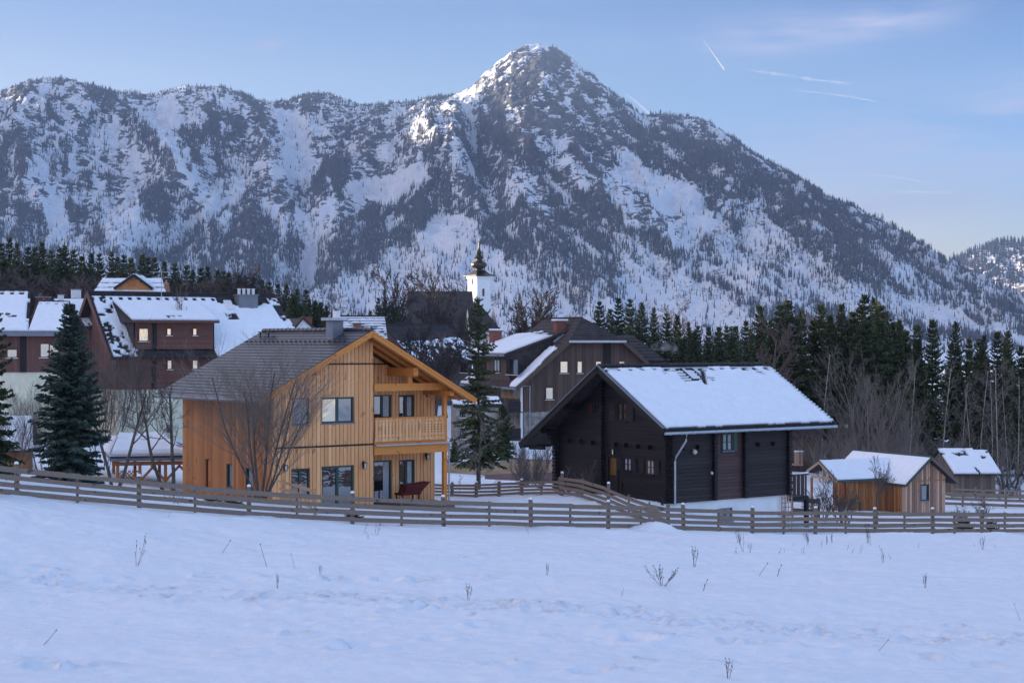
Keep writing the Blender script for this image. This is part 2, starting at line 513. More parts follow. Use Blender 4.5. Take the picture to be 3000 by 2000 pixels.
# fall lines run slightly outward from the summit
PXb = CX + F * SX / SD; PYb = CY - F * SZ / SD
win = np.sin(PI * np.clip(tt, 0, 1)) ** 0.7
wx = SX + 60 * (fbm(SX / 300, SD / 300, 55, 3) - 0.5) * 2
gul = 1 - np.abs(fbm(wx / 190.0, SD / 900.0, 60, 4, 0.55) * 2 - 1)
gul2 = 1 - np.abs(fbm(wx / 70.0 + SZ / 200, SD / 260.0, 70, 4, 0.55) * 2 - 1)


def pdist(px, py, line):
    best = np.full(px.shape, 1e9)
    for (x0, y0), (x1, y1) in zip(line[:-1], line[1:]):
        dx, dy = x1 - x0, y1 - y0
        t = np.clip(((px - x0) * dx + (py - y0) * dy) / (dx * dx + dy * dy), 0, 1)
        best = np.minimum(best, np.hypot(px - x0 - t * dx, py - y0 - t * dy))
    return best


lift = win * ((gul - 0.7) * 95 + (gul2 - 0.7) * 34)
xcr = np.interp(PYb, [170, 240, 300, 400, 480, 560, 620], [1475, 1425, 1385, 1345, 1325, 1335, 1350])
dxs = PXb - xcr + 14 * (fbm(PYb / 25, PXb / 200, 33, 3) - 0.5) * 2
lift += 105 * np.exp(-(dxs / np.where(dxs < 0, 150, 42)) ** 2) * sstep(12, 170, PYb - r_py[None]) * (1 - sstep(520, 640, PYb))
for line, w, a in (([(1530, 140), (1480, 330), (1560, 460), (1700, 570), (1880, 690), (2050, 790), (2300, 900)], 50, 14),
                   ([(1740, 225), (1880, 420), (2100, 560), (2400, 740), (2700, 880)], 60, 20),
                   ([(260, 250), (350, 330), (450, 420), (540, 520), (600, 600)], 45, 50),
                   ([(700, 270), (760, 400), (820, 520), (880, 640)], 45, 40),
                   ([(1290, 285), (1180, 400), (1080, 480), (1000, 560), (930, 700)], 55, 45),
                   ([(100, 235), (60, 420), (120, 600)], 50, 40)):
    lift += win * a * np.exp(-(pdist(PXb, PYb, line) / w) ** 2)
for line, w, a in (([(850, 320), (870, 480), (890, 640), (900, 800)], 50, 60), ([(1400, 420), (1440, 560), (1480, 700)], 40, 40),
                   ([(640, 480), (600, 590), (480, 720)], 30, 30), ([(1130, 560), (1000, 640), (930, 760)], 40, 25)):
    lift -= win * a * np.exp(-(pdist(PXb, PYb, line) / w) ** 2)
rough = (fbm(SX / 26, SD / 26 + SZ / 20, 80, 4, 0.6) - 0.5)
crag = np.abs(fbm((SX + SZ * .6) / 34, (SD + SZ * 1.4) / 22, 85, 4, 0.6) * 2 - 1)
rough = rough - 0.55 * (crag - 0.25)
steep = np.clip(1 - tt * 1.2, 0.1, 1)
SZ = SZ + lift * 0.55 + rough * 46 * steep * np.sin(PI * np.clip(tt * 3, 0, 0.5))
SD = SD - lift * 0.8 - rough * 24 * steep
# the far side
tb = np.linspace(0, 1, NB + 1)[1:, None]
BD = r_D[None] + tb[::-1] * 900; BZ = r_z[None] - (r_z[None] + 16) * tb[::-1] ** 0.8; BX = (us[None] - CX) / F * r_D[None] + np.zeros_like(BD)
MX = np.r_[BX, SX]; MD = np.r_[BD, SD]; MZ = np.r_[BZ, SZ]
nyM = MX.shape[0]; crag_all = np.r_[np.zeros_like(BD), crag]
PX = CX + F * MX / MD; PY = CY - F * MZ / MD


def inpoly(px, py, poly, soft=14):
    ins = np.zeros(px.shape, bool); n = len(poly)
    for i in range(n):
        x0, y0 = poly[i]; x1, y1 = poly[(i + 1) % n]
        if y0 == y1: continue
        c = ((y0 > py) != (y1 > py)) & (px < (x1 - x0) * (py - y0) / (y1 - y0) + x0)
        ins ^= c
    d = pdist(px, py, list(poly) + [poly[0]])
    return sstep(-soft, soft, np.where(ins, d, -d))


# what grows where: woods (dense, grey larch and spruce), snow fields and rock
wnx = PX + 26 * (fbm(PX / 60, PY / 60, 90, 3) - 0.5) * 2; wny = PY + 26 * (fbm(PX / 60, PY / 60, 95, 3) - 0.5) * 2
WOODS = [
    ([(380, 740), (470, 690), (560, 655), (625, 600), (700, 610), (765, 600), (848, 646), (884, 704), (850, 830), (700, 870), (400, 860)], 1.0),
    ([(395, 540), (470, 525), (560, 560), (566, 640), (500, 680), (420, 650), (395, 600)], 0.95),
    ([(280, 250), (310, 260), (365, 320), (430, 380), (490, 430), (525, 480), (480, 500), (420, 440), (350, 380), (300, 310)], 0.9),
    ([(0, 380), (60, 385), (100, 500), (60, 520), (0, 500)], 0.85), ([(115, 410), (215, 400), (210, 520), (120, 510)], 0.75), ([(245, 430), (350, 440), (345, 515), (250, 505)], 0.7),
    ([(0, 600), (120, 590), (120, 720), (0, 730)], 0.6), ([(190, 580), (250, 590), (245, 690), (200, 680)], 0.85), ([(270, 600), (320, 560), (310, 700), (260, 730), (255, 690)], 0.8),
    ([(590, 330), (660, 380), (720, 480), (770, 600), (690, 600), (640, 520), (600, 420)], 0.65), ([(560, 270), (680, 270), (740, 310), (620, 320)], 0.5),
    ([(925, 470), (1000, 450), (1030, 520), (990, 580), (935, 560)], 0.7), ([(820, 560), (880, 600), (890, 690), (840, 640)], 0.5),
    ([(905, 820), (930, 712), (1053, 636), (1155, 585), (1282, 530), (1335, 525), (1380, 620), (1395, 660), (1340, 640), (1277, 615), (1206, 702), (1104, 778), (951, 850)], 1.0),
    ([(890, 600), (935, 590), (930, 700), (900, 720)], 0.7),
    ([(1390, 640), (1440, 650), (1480, 600), (1560, 620), (1640, 680), (1760, 740), (1830, 870), (1700, 890), (1600, 850), (1520, 770), (1420, 720)], 0.95),
    ([(1330, 330), (1390, 340), (1440, 430), (1380, 520), (1330, 450)], 0.25),
    ([(1410, 330), (1480, 400), (1540, 440), (1620, 490), (1700, 545), (1780, 600), (1880, 665), (1990, 720), (2120, 790), (2300, 870), (2600, 960), (2500, 980), (2250, 905), (2050, 830), (1900, 740), (1760, 660), (1610, 550), (1520, 480), (1440, 400)], 0.95),
    ([(1600, 560), (1700, 560), (1830, 690), (1930, 760), (1800, 760), (1640, 660)], 0.95),
    ([(1880, 350), (1960, 360), (2100, 440), (2320, 520), (2500, 630), (2700, 760), (3000, 925), (3200, 1000), (3000, 985), (2700, 890), (2500, 840), (2300, 760), (2150, 670), (2030, 560), (1900, 440)], 0.93),
    ([(1740, 270), (1850, 330), (1960, 460), (2060, 560), (2000, 560), (1850, 460), (1780, 360)], 0.55),
    ([(2130, 880), (2400, 900), (2700, 950), (3000, 1000), (2600, 1010), (2200, 960)], 0.8),
    ([(1100, 300), (1290, 285), (1300, 330), (1120, 345)], 0.5), ([(820, 290), (1010, 285), (1100, 310), (1000, 350), (860, 330)], 0.45),
    ([(1250, 500), (1330, 470), (1400, 520), (1380, 600), (1320, 560)], 0.5), ([(1400, 480), (1500, 520), (1560, 620), (1470, 640), (1420, 580)], 0.45),
]
CLEAR = [
    ([(1185, 735), (1215, 690), (1277, 620), (1340, 640), (1372, 660), (1385, 720), (1310, 745)], 0.9), ([(1020, 545), (1100, 525), (1240, 490), (1285, 525), (1180, 585), (1120, 605), (1065, 590)], 1.0),
    ([(1405, 715), (1460, 730), (1560, 800), (1700, 900), (1740, 960), (1430, 960)], 0.5), ([(1790, 715), (1900, 745), (2000, 800), (2110, 870), (2280, 970), (2000, 980), (1850, 880)], 0.55),
    ([(2040, 762), (2200, 835), (2330, 895), (2310, 905), (2180, 860), (2045, 795)], 0.9), ([(2610, 855), (2760, 905), (3010, 985), (3000, 1010), (2750, 940), (2620, 880)], 0.9),
    ([(1790, 435), (1900, 480), (2010, 550), (2120, 650), (2080, 690), (1960, 620), (1830, 520)], 0.85), ([(800, 320), (900, 340), (900, 480), (880, 560), (820, 480)], 0.8),
    ([(620, 585), (640, 530), (668, 540), (640, 600), (590, 655), (480, 720), (450, 715), (560, 650)], 1.0), ([(860, 600), (890, 640), (915, 720), (905, 800), (885, 830), (880, 740)], 1.0),
    ([(300, 690), (330, 600), (420, 590), (400, 730), (280, 735)], 0.85), ([(130, 600), (185, 590), (190, 700), (140, 720)], 0.85), ([(800, 760), (835, 750), (830, 800), (800, 800)], 1.0),
    ([(960, 700), (1040, 640), (1060, 660), (980, 740), (930, 800), (915, 790)], 0.6), ([(1000, 800), (1190, 740), (1390, 740), (1400, 900), (1000, 900)], 0.5),
    ([(420, 330), (480, 350), (540, 450), (580, 540), (540, 520), (480, 420)], 0.7), ([(1500, 330), (1560, 420), (1640, 480), (1700, 500), (1640, 420)], 0.3),
]
wood = 0.03 + 0.42 * sstep(0.5, 0.72, fbm(PX / 30, PY / 90, 100, 4)) + 0.22 * sstep(620, 760, PY)
for poly, d in WOODS:
    wood = np.maximum(wood, d * inpoly(wnx, wny, poly))
for poly, d in CLEAR:
    wood = wood * (1 - d * inpoly(wnx, wny, poly, 10))
wood *= 1 - 0.75 * sstep(330, 150, PY) * sstep(1330, 1480, PX) * sstep(1900, 1800, PX)     # bare summit
for line, w in (([(880, 400), (882, 560), (905, 640), (915, 720), (890, 840)], 14), ([(720, 540), (790, 620), (870, 690), (905, 740)], 8), ([(1050, 555), (960, 660), (912, 750)], 9), ([(420, 330), (500, 430), (560, 520)], 9),
                ([(80, 350), (110, 470), (150, 580)], 12), ([(240, 430), (232, 530)], 10), ([(1340, 640), (1400, 700), (1440, 790)], 7), ([(1240, 620), (1200, 700)], 6), ([(680, 280), (720, 360), (790, 460)], 9), ([(1480, 560), (1500, 640), (1510, 720)], 9),
                ([(1700, 430), (1800, 520), (1900, 620), (2020, 720)], 22), ([(1560, 600), (1570, 700)], 8), ([(345, 420), (330, 560)], 8)):
    wood = wood * (1 - 0.9 * np.exp(-(pdist(wnx, wny, line) / w) ** 2))
diag = fbm((PX * 0.8 + PY * 0.6) / 130, (-PX * 0.6 + PY * 0.8) / 13, 160, 4)
wood = np.where(PX > 1450, wood * (1 - sstep(1450, 1750, PX) * 0.8 * sstep(0.50, 0.66, diag)), wood)
gul3 = 1 - np.abs(fbm(wx / 24.0 + SZ / 120, SD / 150.0, 75, 4, 0.6) * 2 - 1)
rib = np.r_[np.zeros_like(BD), 0.5 * (gul - gul.mean()) + 0.6 * (gul2 - gul2.mean()) + 0.95 * (gul3 - gul3.mean())]
free = np.ones_like(PX)
for poly, d in CLEAR: free = free * (1 - d * inpoly(wnx, wny, poly, 10))
wood = np.clip(wood + free * (1.5 * rib) * (0.35 + 0.65 * (wood > .2)) * sstep(760, 640, PY), 0, 1)
spots = fbm(PX / 6, PY / 36, 110, 4); spots2 = fbm(PX / 40, PY / 60, 115, 3)
wood = np.clip(wood * (-0.38 + 1.75 * spots + 0.75 * spots2 + 0.9 * rib), 0, 0.9)
# rock: summit block, cliffs; extra rock darkens the sunlit left flank of the summit
rock = 0.585 + 0.34 * (fbm(PX / 70, PY / 70, 140, 4) - 0.5)
for poly, d in (([(1370, 265), (1440, 185), (1500, 138), (1590, 126), (1580, 260), (1440, 340)], 0.72), ([(1400, 240), (1500, 140), (1650, 140), (1760, 240), (1880, 350), (1960, 520), (1800, 520), (1640, 480), (1500, 480), (1420, 400)], 0.68),
                ([(0, 500), (200, 520), (330, 480), (420, 430), (560, 480), (600, 560), (400, 560), (250, 570), (0, 590)], 0.58), ([(690, 280), (760, 300), (800, 420), (760, 420)], 0.6),
                ([(100, 240), (260, 250), (330, 330), (360, 420), (200, 380), (80, 320)], 0.46), ([(900, 290), (1000, 300), (1020, 430), (900, 380)], 0.5), ([(760, 450), (840, 480), (870, 590), (780, 540)], 0.55),
                ([(1200, 300), (1400, 280), (1440, 450), (1290, 480), (1150, 420)], 0.52), ([(1960, 350), (2150, 430), (2120, 480), (1960, 420)], 0.5)):
    rock = np.maximum(rock, (d + 0.3 * (fbm(PX / 40, PY / 40, 150, 3) - 0.5)) * inpoly(wnx, wny, poly, 30))
rock = rock + 0.45 * (crag_all - 0.28) + 0.55 * rib
for poly, d in CLEAR:
    rock = rock * (1 - 0.9 * d * inpoly(wnx, wny, poly, 10))
rock *= 1 - 0.55 * sstep(620, 720, PY)

idx = np.arange(nyM * NU).reshape(nyM, NU)
mf = np.stack([idx[:-1, :-1], idx[:-1, 1:], idx[1:, 1:], idx[1:, :-1]], -1).reshape(-1, 4)[:, ::-1]


def mountain_mat(name):
    m, t = newmat(name)
    ar = t.n('ShaderNodeAttribute', attribute_name='rock').outputs['Fac']
    aw = t.n('ShaderNodeAttribute', attribute_name='wood').outputs['Fac']
    asd = t.n('ShaderNodeAttribute', attribute_name='dip').outputs['Fac']
    n1 = t.noise(0.020, 8, 0.72, mscale=(1.0, 0.6, 2.9), rot=(0, math.radians(34), 0))
    n2 = t.noise(0.020, 8, 0.72, mscale=(1.0, 0.6, 2.9), rot=(0, math.radians(-30), 0))
    n3 = t.noise(0.045, 6, 0.68)
    strata = t.math('ADD', t.math('MULTIPLY', n1, asd), t.math('MULTIPLY', n2, t.math('SUBTRACT', 1.0, asd)))
    f1 = t.noise(0.075, 7, 0.7, mscale=(1.0, 0.7, 2.4), rot=(0, math.radians(34), 0)); f2 = t.noise(0.075, 7, 0.7, mscale=(1.0, 0.7, 2.4), rot=(0, math.radians(-30), 0))
    fine = t.math('ADD', t.math('MULTIPLY', f1, asd), t.math('MULTIPLY', f2, t.math('SUBTRACT', 1.0, asd)))
    v = t.math('ADD', t.math('MULTIPLY', strata, 0.75), t.math('ADD', t.math('MULTIPLY', n3, 0.25), t.math('MULTIPLY', fine, 0.75)))
    v = t.math('SUBTRACT', v, 0.375)
    s = t.math('SUBTRACT', v, t.math('SUBTRACT', 0.86, t.math('MULTIPLY', ar, 0.66)))
    rk = t.n('ShaderNodeMapRange', clamp=True); t.l(s, rk.inputs[0]); rk.inputs[1].default_value = -0.012; rk.inputs[2].default_value = 0.022
    rcol = t.ramp(t.noise(0.02, 5, 0.6), [(0.3, (0.040, 0.042, 0.050)), (0.55, (0.105, 0.102, 0.108)), (0.75, (0.21, 0.19, 0.18))])
    sc = t.ramp(n3, [(0.3, (0.80, 0.82, 0.87)), (0.6, (0.88, 0.90, 0.94))])
    c = t.mix(rk.outputs[0], sc, rcol)
    # brushwood and fallen needles between the trees of the woods
    wn = t.noise(0.10, 5, 0.75, mscale=(1.6, 1, 0.7))
    wk = t.n('ShaderNodeMapRange', clamp=True); t.l(t.math('SUBTRACT', t.math('ADD', t.math('MULTIPLY', aw, 0.50), wn), 0.90), wk.inputs[0]); wk.inputs[1].default_value = -0.05; wk.inputs[2].default_value = 0.1
    c = t.mix(wk.outputs[0], c, (0.075, 0.070, 0.078))
    t.out(c, 0.8, 0.15, t.math('ADD', v, t.math('MULTIPLY', n3, 0.6)), 0.7, 16.0)
    return m


m_mtn = mountain_mat('snowy rock')


def add_attr(o, name, arr):
    a = o.data.attributes.new(name, 'FLOAT', 'POINT'); a.data.foreach_set('value', np.ascontiguousarray(arr, np.float32).ravel())


mountain = mesh_obj('mountain', np.stack([MX, MD, MZ], -1).reshape(-1, 3), mf, m_mtn, smooth=True)
tag(mountain, kind='structure')
add_attr(mountain, 'rock', rock); add_attr(mountain, 'wood', np.maximum(wood, 0.62 * sstep(560, 680, PY) * (0.5 + fbm(PX / 50, PY / 40, 170, 3))))
add_attr(mountain, 'dip', sstep(1400, 1560, PX) * (1 - sstep(1900, 2000, PX)) + 0.0)

# second mountain, far right
def simple_mountain(name, ridge, foot_D, depth, nu, nt, seed, amp):
    P = np.array(ridge, float); u = np.linspace(P[0, 0], P[-1, 0], nu)
    py = np.interp(u, P[:, 0], P[:, 1]) + (fbm(u * 0.05, u * 0, seed, 4) - 0.5) * 10; D = np.interp(u, P[:, 0], P[:, 2])
    z = (CY - py) / F * D; t = np.linspace(-0.5, 1, nt)[:, None]
    ta = np.abs(t)
    sd = D[None] + np.where(t < 0, ta * depth, (foot_D - D)[None] * t if np.ndim(foot_D) else (foot_D - D[None]) * t)
    sz = -16 + (z[None] + 16) * np.clip(1 - ta * np.where(t < 0, 2, 1), 0, 1) ** 1.2
    sx = (u[None] - CX) / F * D[None] + np.zeros_like(sd)
    g = 1 - np.abs(fbm(sx / 160 + sz / 500, sd / 600, seed + 5, 5, 0.55) * 2 - 1)
    w = np.sin(PI * np.clip(ta, 0, 1)) ** 0.7
    sz = sz + w * (g - 0.7) * amp; sd = sd - w * (g - 0.7) * amp
    i = np.arange(nt * nu).reshape(nt, nu)
    f = np.stack([i[:-1, :-1], i[:-1, 1:], i[1:, 1:], i[1:, :-1]], -1).reshape(-1, 4)[:, ::-1]
    o = mesh_obj(name, np.stack([sx, sd, sz], -1).reshape(-1, 3), f, m_mtn, smooth=True); tag(o, kind='structure')
    return o, sx, sd, sz


far_mtn, fx_, fd_, fz_ = simple_mountain('mountain', [(2650, 850, 4900), (2740, 785, 4900), (2790, 765, 4900), (2850, 735, 4900), (2920, 712, 4900), (2990, 706, 4900), (3060, 690, 4900), (3200, 640, 4900), (3500, 560, 4900), (3800, 620, 4900), (4200, 900, 4900)], 3900, 900, 300, 90, 300, 160)
add_attr(far_mtn, 'rock', np.full(fx_.size, 0.56)); add_attr(far_mtn, 'wood', 0.1 * np.ones(fx_.size)); add_attr(far_mtn, 'dip', np.ones(fx_.size))

# ------------------------------------------------------------------ woods on the mountain: far too many trees to count
def forest_mesh(P, H, R, seed, kind):
    """P: (n,3) feet; two-tier spruces (kind 0) or thin bare larches (kind 1) in one mesh"""
    n = len(P); r = np.random.RandomState(seed)
    k = 5
    rot = r.rand(n) * 6.28
    ang = rot[:, None] + np.arange(k) * 2 * PI / k
    cs, sn = np.cos(ang), np.sin(ang)
    lean = (r.rand(n, 2) - 0.5) * 0.06
    vs, fs = [], []
    tiers = [(0.10, 1.0, 0.62), (0.42, 0.62, 1.0)] if kind == 0 else [(0.18, 0.55, 1.0)]
    nv = 0
    for z0, rr, z1 in tiers:
        rad = R[:, None] * rr * (0.65 + 0.7 * r.rand(n, k))
        base = np.stack([P[:, 0, None] + cs * rad, P[:, 1, None] + sn * rad, P[:, 2, None] + H[:, None] * (z0 + (r.rand(n, k) - 0.5) * 0.14)], -1)
        tip = np.stack([P[:, 0] + lean[:, 0] * H, P[:, 1] + lean[:, 1] * H, P[:, 2] + H * z1], -1)[:, None]
        v = np.concatenate([base, tip], 1)
        i = nv + np.arange(n)[:, None] * (k + 1)
        for a in range(k):
            fs.append(np.concatenate([i + a, i + (a + 1) % k, i + k], 1))
        vs.append(v.reshape(-1, 3)); nv += n * (k + 1)
    return np.concatenate(vs), np.concatenate(fs)


def scatter(n, density, seed, M):
    """n points on a grid surface, spread by density and by area"""
    X, Y, Z = M
    a = np.stack([X, Y, Z], -1)
    e1 = a[1:, :-1] - a[:-1, :-1]; e2 = a[:-1, 1:] - a[:-1, :-1]
    area = np.linalg.norm(np.cross(e1, e2), axis=-1)
    w = (area * density[:-1, :-1]).ravel(); w /= w.sum()
    r = np.random.RandomState(seed)
    c = r.choice(len(w), n, p=w)
    j, i = np.divmod(c, X.shape[1] - 1)
    f, g = r.rand(n)[:, None], r.rand(n)[:, None]
    p = a[j, i] * (1 - f) * (1 - g) + a[j, i + 1] * f * (1 - g) + a[j + 1, i] * (1 - f) * g + a[j + 1, i + 1] * f * g
    return p, j, i


m_spruce_far = m_leaf('far spruce', (0.012, 0.016, 0.020), (0.034, 0.040, 0.040))
m_larch_far = m_leaf('far bare larch', (0.038, 0.036, 0.042), (0.095, 0.085, 0.090))
vis = (PX > -350) & (PX < 3200) & (np.arange(nyM)[:, None] >= NB - 2)
ridge_band = np.exp(-((np.arange(nyM)[:, None] - NB) / 5.0) ** 2) * (PX < 1330) + np.exp(-((np.arange(nyM)[:, None] - NB) / 4.0) ** 2) * (PX > 1780) * 1.6
dens_s = vis * np.clip(wood ** 2.0 * 0.85 + 0.004 + 1.2 * ridge_band * fbm(PX / 22, PY / 22, 120, 3), 0, 1)
p, j, i = scatter(40000, dens_s, 5, (MX, MD, MZ))
rr = np.random.RandomState(8)
H = (4.5 + 9 * rr.rand(len(p)) ** 1.7) * (0.75 + 0.35 * wood[j, i]); R = H * (0.13 + 0.07 * rr.rand(len(p)))
p[:, 2] -= 1.0
v, f = forest_mesh(p, H, R, 11, 0)
forest = mesh_obj('spruce_forest', v, f, m_spruce_far); tag(forest, 'dark spruce forest scattered over the slopes of the snowy mountain', 'forest', kind='stuff')
dens_l = vis * np.clip(wood ** 1.2, 0, 1) * sstep(300, 420, PY)
p, j, i = scatter(62000, dens_l, 6, (MX, MD, MZ))
H = 8 + 8 * rr.rand(len(p)); R = H * (0.09 + 0.06 * rr.rand(len(p))); p[:, 2] -= 1.0
v, f = forest_mesh(p, H, R, 12, 1)
forest2 = mesh_obj('larch_forest', v, f, m_larch_far); tag(forest2, 'grey bare larch and beech woods on the lower mountain slopes', 'forest', kind='stuff')
dens_f = (np.abs(np.linspace(-0.5, 1, 90))[:, None] < 0.9) * np.clip(fbm(fx_ / 90, fz_ / 60, 130, 4) - 0.42, 0, 1) + np.exp(-(np.linspace(-0.5, 1, 90)[:, None] / 0.02) ** 2) * 0.1
p, j, i = scatter(2600, dens_f * (CX + F * fx_ / fd_ < 3150), 7, (fx_, fd_, fz_))
H = 12 + 12 * rr.rand(len(p)); R = H * 0.17
v, f = forest_mesh(p, H, R, 13, 0)
forest3 = mesh_obj('spruce_forest', v, f, m_spruce_far); tag(forest3, 'thin spruce forest on the farther mountain at the right edge', 'forest', kind='stuff')

# ------------------------------------------------------------------ unseen ridges added at the left to shade the village and the lower mountain
def shade_ridge_mesh(name, path, width, seed):
    """path: list of (x, y, crest height); a rounded ridge along it"""
    P = np.array(path, float); n = 240; s = np.linspace(0, 1, n)
    k = np.linspace(0, 1, len(P)); cx = np.interp(s, k, P[:, 0]); cy = np.interp(s, k, P[:, 1]); ch = np.interp(s, k, P[:, 2])
    tx, ty = np.gradient(cx), np.gradient(cy); ln = np.hypot(tx, ty); nx, ny = -ty / ln, tx / ln
    q = np.linspace(-1, 1, 41)[:, None]
    X = cx + nx * q * width; Y = cy + ny * q * width
    Z = -15 + (ch + 15) * (1 - np.abs(q) ** 1.6) + (fbm(X / 30, Y / 30, seed, 4) - 0.5) * 6 * (1 - np.abs(q)) * np.minimum(1, np.abs(q) * 4)
    i = np.arange(41 * n).reshape(41, n)
    f = np.stack([i[:-1, :-1], i[:-1, 1:], i[1:, 1:], i[1:, :-1]], -1).reshape(-1, 4)
    o = mesh_obj(name, np.stack([X, Y, Z], -1).reshape(-1, 3), f, m_ground, smooth=True); tag(o, kind='structure')
    return o


TE = math.tan(SUN_EL) / abs(math.sin(SUN_AZ))      # drop of the shadow per metre of x
TA = math.tan(PI / 2 + SUN_AZ)                    # shift in y per metre of x
XH = -360.0


def crest(x, y, h): return (XH, y + (x - XH) * TA, h + (x - XH) * TE)


c_pts = sorted([crest(0, -300, 14), crest(0, -60, 12), crest(0, 60, 9), crest(0, 100, 7), crest(20, 150, 5.0), crest(27, 163, 2.8), crest(34, 165, 0.0), crest(46, 166, 0.5), crest(70, 175, 1.5), crest(24, 240, 1.2), crest(32, 240, -1.5),
                crest(-64, 300, 11), crest(-50, 310, 7), crest(-36, 330, 3), crest(-20, 390, 5), crest(0, 430, -2), crest(40, 520, -13)], key=lambda c: c[1])
hill = shade_ridge_mesh('hill', c_pts, 90, 200)  # added out of view, crest shaped to set where the village shadow ends
shade_west = shade_ridge_mesh('mountain', [(-2550, 2000, 480), (-2550, 2500, 640), (-2550, 3000, 690), (-2550, 3600, 700), (-2550, 4200, 700), (-2600, 4700, 690), (-2650, 5200, 600)], 520, 210)  # unseen ridge added to keep low sun off the lower mountain
shade_west.data.materials[0] = m_mtn


# ------------------------------------------------------------------ air
HAZE = 8.6e-5
mh, th = newmat('haze')
pv = th.n('ShaderNodeVolumePrincipled'); pv.inputs['Color'].default_value = (0.45, 0.64, 1.0, 1); pv.inputs['Density'].default_value = HAZE
pv.inputs['Anisotropy'].default_value = 0.0
oh = th.n('ShaderNodeOutputMaterial'); th.l(pv.outputs[0], oh.inputs['Volume'])
hb = MB(); hb.box(-7000, 7000, -3400, 7400, -22, 800)
haze = hb.build('haze', mh); tag(haze, 'pale winter haze filling the valley', 'haze', kind='stuff')
# ------------------------------------------------------------------ building kit
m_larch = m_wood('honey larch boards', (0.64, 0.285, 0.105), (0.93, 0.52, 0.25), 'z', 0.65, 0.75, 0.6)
m_larchx = m_wood('honey larch beams', (0.50, 0.16, 0.032), (0.78, 0.33, 0.085), 'r', 0.6, 0.5, 0.5)
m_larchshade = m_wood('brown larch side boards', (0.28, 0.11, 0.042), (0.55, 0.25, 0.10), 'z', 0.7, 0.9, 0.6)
m_soffit = m_wood('roof boarding', (0.26, 0.10, 0.03), (0.42, 0.19, 0.07), 'r', 0.7, 0.5)
m_log = m_wood('dark stained logs', (0.0105, 0.009, 0.011), (0.028, 0.022, 0.025), 'x', 0.6, 0.6)
m_logy = m_wood('dark stained side logs', (0.017, 0.0135, 0.015), (0.046, 0.035, 0.035), 'y', 0.6, 0.6)
m_logred = m_wood('reddish infill boards', (0.058, 0.034, 0.032), (0.115, 0.066, 0.058), 'y', 0.6, 0.5)
m_darktrim = m_plain('dark trim', (0.012, 0.010, 0.011), 0.6)
m_redbrown = m_wood('red brown cladding', (0.10, 0.045, 0.036), (0.19, 0.085, 0.065), 'x', 0.7, 0.5)
m_redbrownz = m_wood('red brown upright cladding', (0.10, 0.05, 0.042), (0.185, 0.09, 0.074), 'z', 0.7, 0.7)
m_greybrown = m_wood('weathered brown cladding', (0.055, 0.037, 0.030), (0.135, 0.092, 0.072), 'z', 0.75, 0.6)
m_cream = m_plain('pale green render', (0.64, 0.62, 0.47), 0.9, 0.1, 0.08, 1.5)
m_white = m_plain('white render', (0.74, 0.74, 0.74), 0.9, 0.1, 0.07, 1.2)
m_stone = m_plain('rubble stone wall', (0.26, 0.235, 0.215), 0.9, 0.1, 0.55, 2.2)
m_tan = m_plain('tan concrete wall', (0.33, 0.235, 0.145), 0.9, 0.1, 0.25, 0.8)
m_pink = m_plain('reddish concrete base', (0.20, 0.125, 0.12), 0.9, 0.1, 0.2, 1.0)
m_green = m_plain('green window paint', (0.012, 0.055, 0.045), 0.4, 0.5, 0.15)
m_shutter = m_plain('dark shutter paint', (0.022, 0.016, 0.018), 0.6, 0.3, 0.3)
m_redshutter = m_plain('red shutter paint', (0.07, 0.018, 0.015), 0.6, 0.3, 0.3)
m_brownframe = m_plain('brown window frame', (0.10, 0.04, 0.022), 0.5, 0.4, 0.2)
m_whiteframe = m_plain('white sill', (0.72, 0.72, 0.72), 0.6, 0.3, 0.05)
m_tile = m_plain('anthracite roof tiles', (0.038, 0.040, 0.050), 0.42, 0.5, 0.35, 5)
m_oldtile = m_plain('dark weathered roof', (0.040, 0.034, 0.036), 0.7, 0.3, 0.4, 2.5)
m_brownroof = m_plain('brown shingle roof', (0.055, 0.044, 0.044), 0.8, 0.2, 0.35, 1.2)
m_brick = m_plain('chimney brick', (0.22, 0.085, 0.06), 0.85, 0.2, 0.35, 8)
m_sheet = m_plain('grey sheet metal', (0.16, 0.17, 0.20), 0.45, 0.5, 0.15, 2)
m_zinc = m_plain('zinc gutter', (0.42, 0.43, 0.46), 0.35, 0.5, 0.12, 3, 0.6)
m_copper = m_plain('dark copper sheet', (0.055, 0.042, 0.022), 0.30, 0.6, 0.4, 0.8, 0.75)
m_rsnow = m_snow('roof snow', (0.86, 0.88, 0.92), 2.0, 0.25, 0.04)
m_pane = m_glass('dark window glass', (0.016, 0.018, 0.022), 0.30, 0.02)
m_panewarm = m_glass('warm tinted mirror glass', (0.30, 0.25, 0.18), 0.85, 0.04, (1.0, 0.86, 0.64))  # warm tint and strong mirror put a sunlit reflection into the pane colour
m_curtain = m_plain('white curtain behind glass', (0.40, 0.42, 0.46), 0.5, 0.5, 0.3, 7, mscale=(6, 6, 0.4))
m_yellowpane = m_plain('yellowish door glass', (0.15, 0.085, 0.018), 0.25, 0.6, 0.25, 3)
m_hut = m_wood('brown hut boards', (0.22, 0.085, 0.034), (0.46, 0.20, 0.08), 'z', 0.75, 1.0, 0.5)
m_hutgrey = m_wood('weathered hut boards', (0.22, 0.13, 0.095), (0.58, 0.37, 0.26), 'z', 0.75, 1.3, 0.4)
m_greyshed = m_wood('grey weathered boards', (0.085, 0.068, 0.056), (0.19, 0.15, 0.125), 'z', 0.8, 0.9)
m_fence = m_wood('weathered fence wood', (0.10, 0.077, 0.062), (0.29, 0.225, 0.18), 'x', 0.8, 1.1, 0.7)
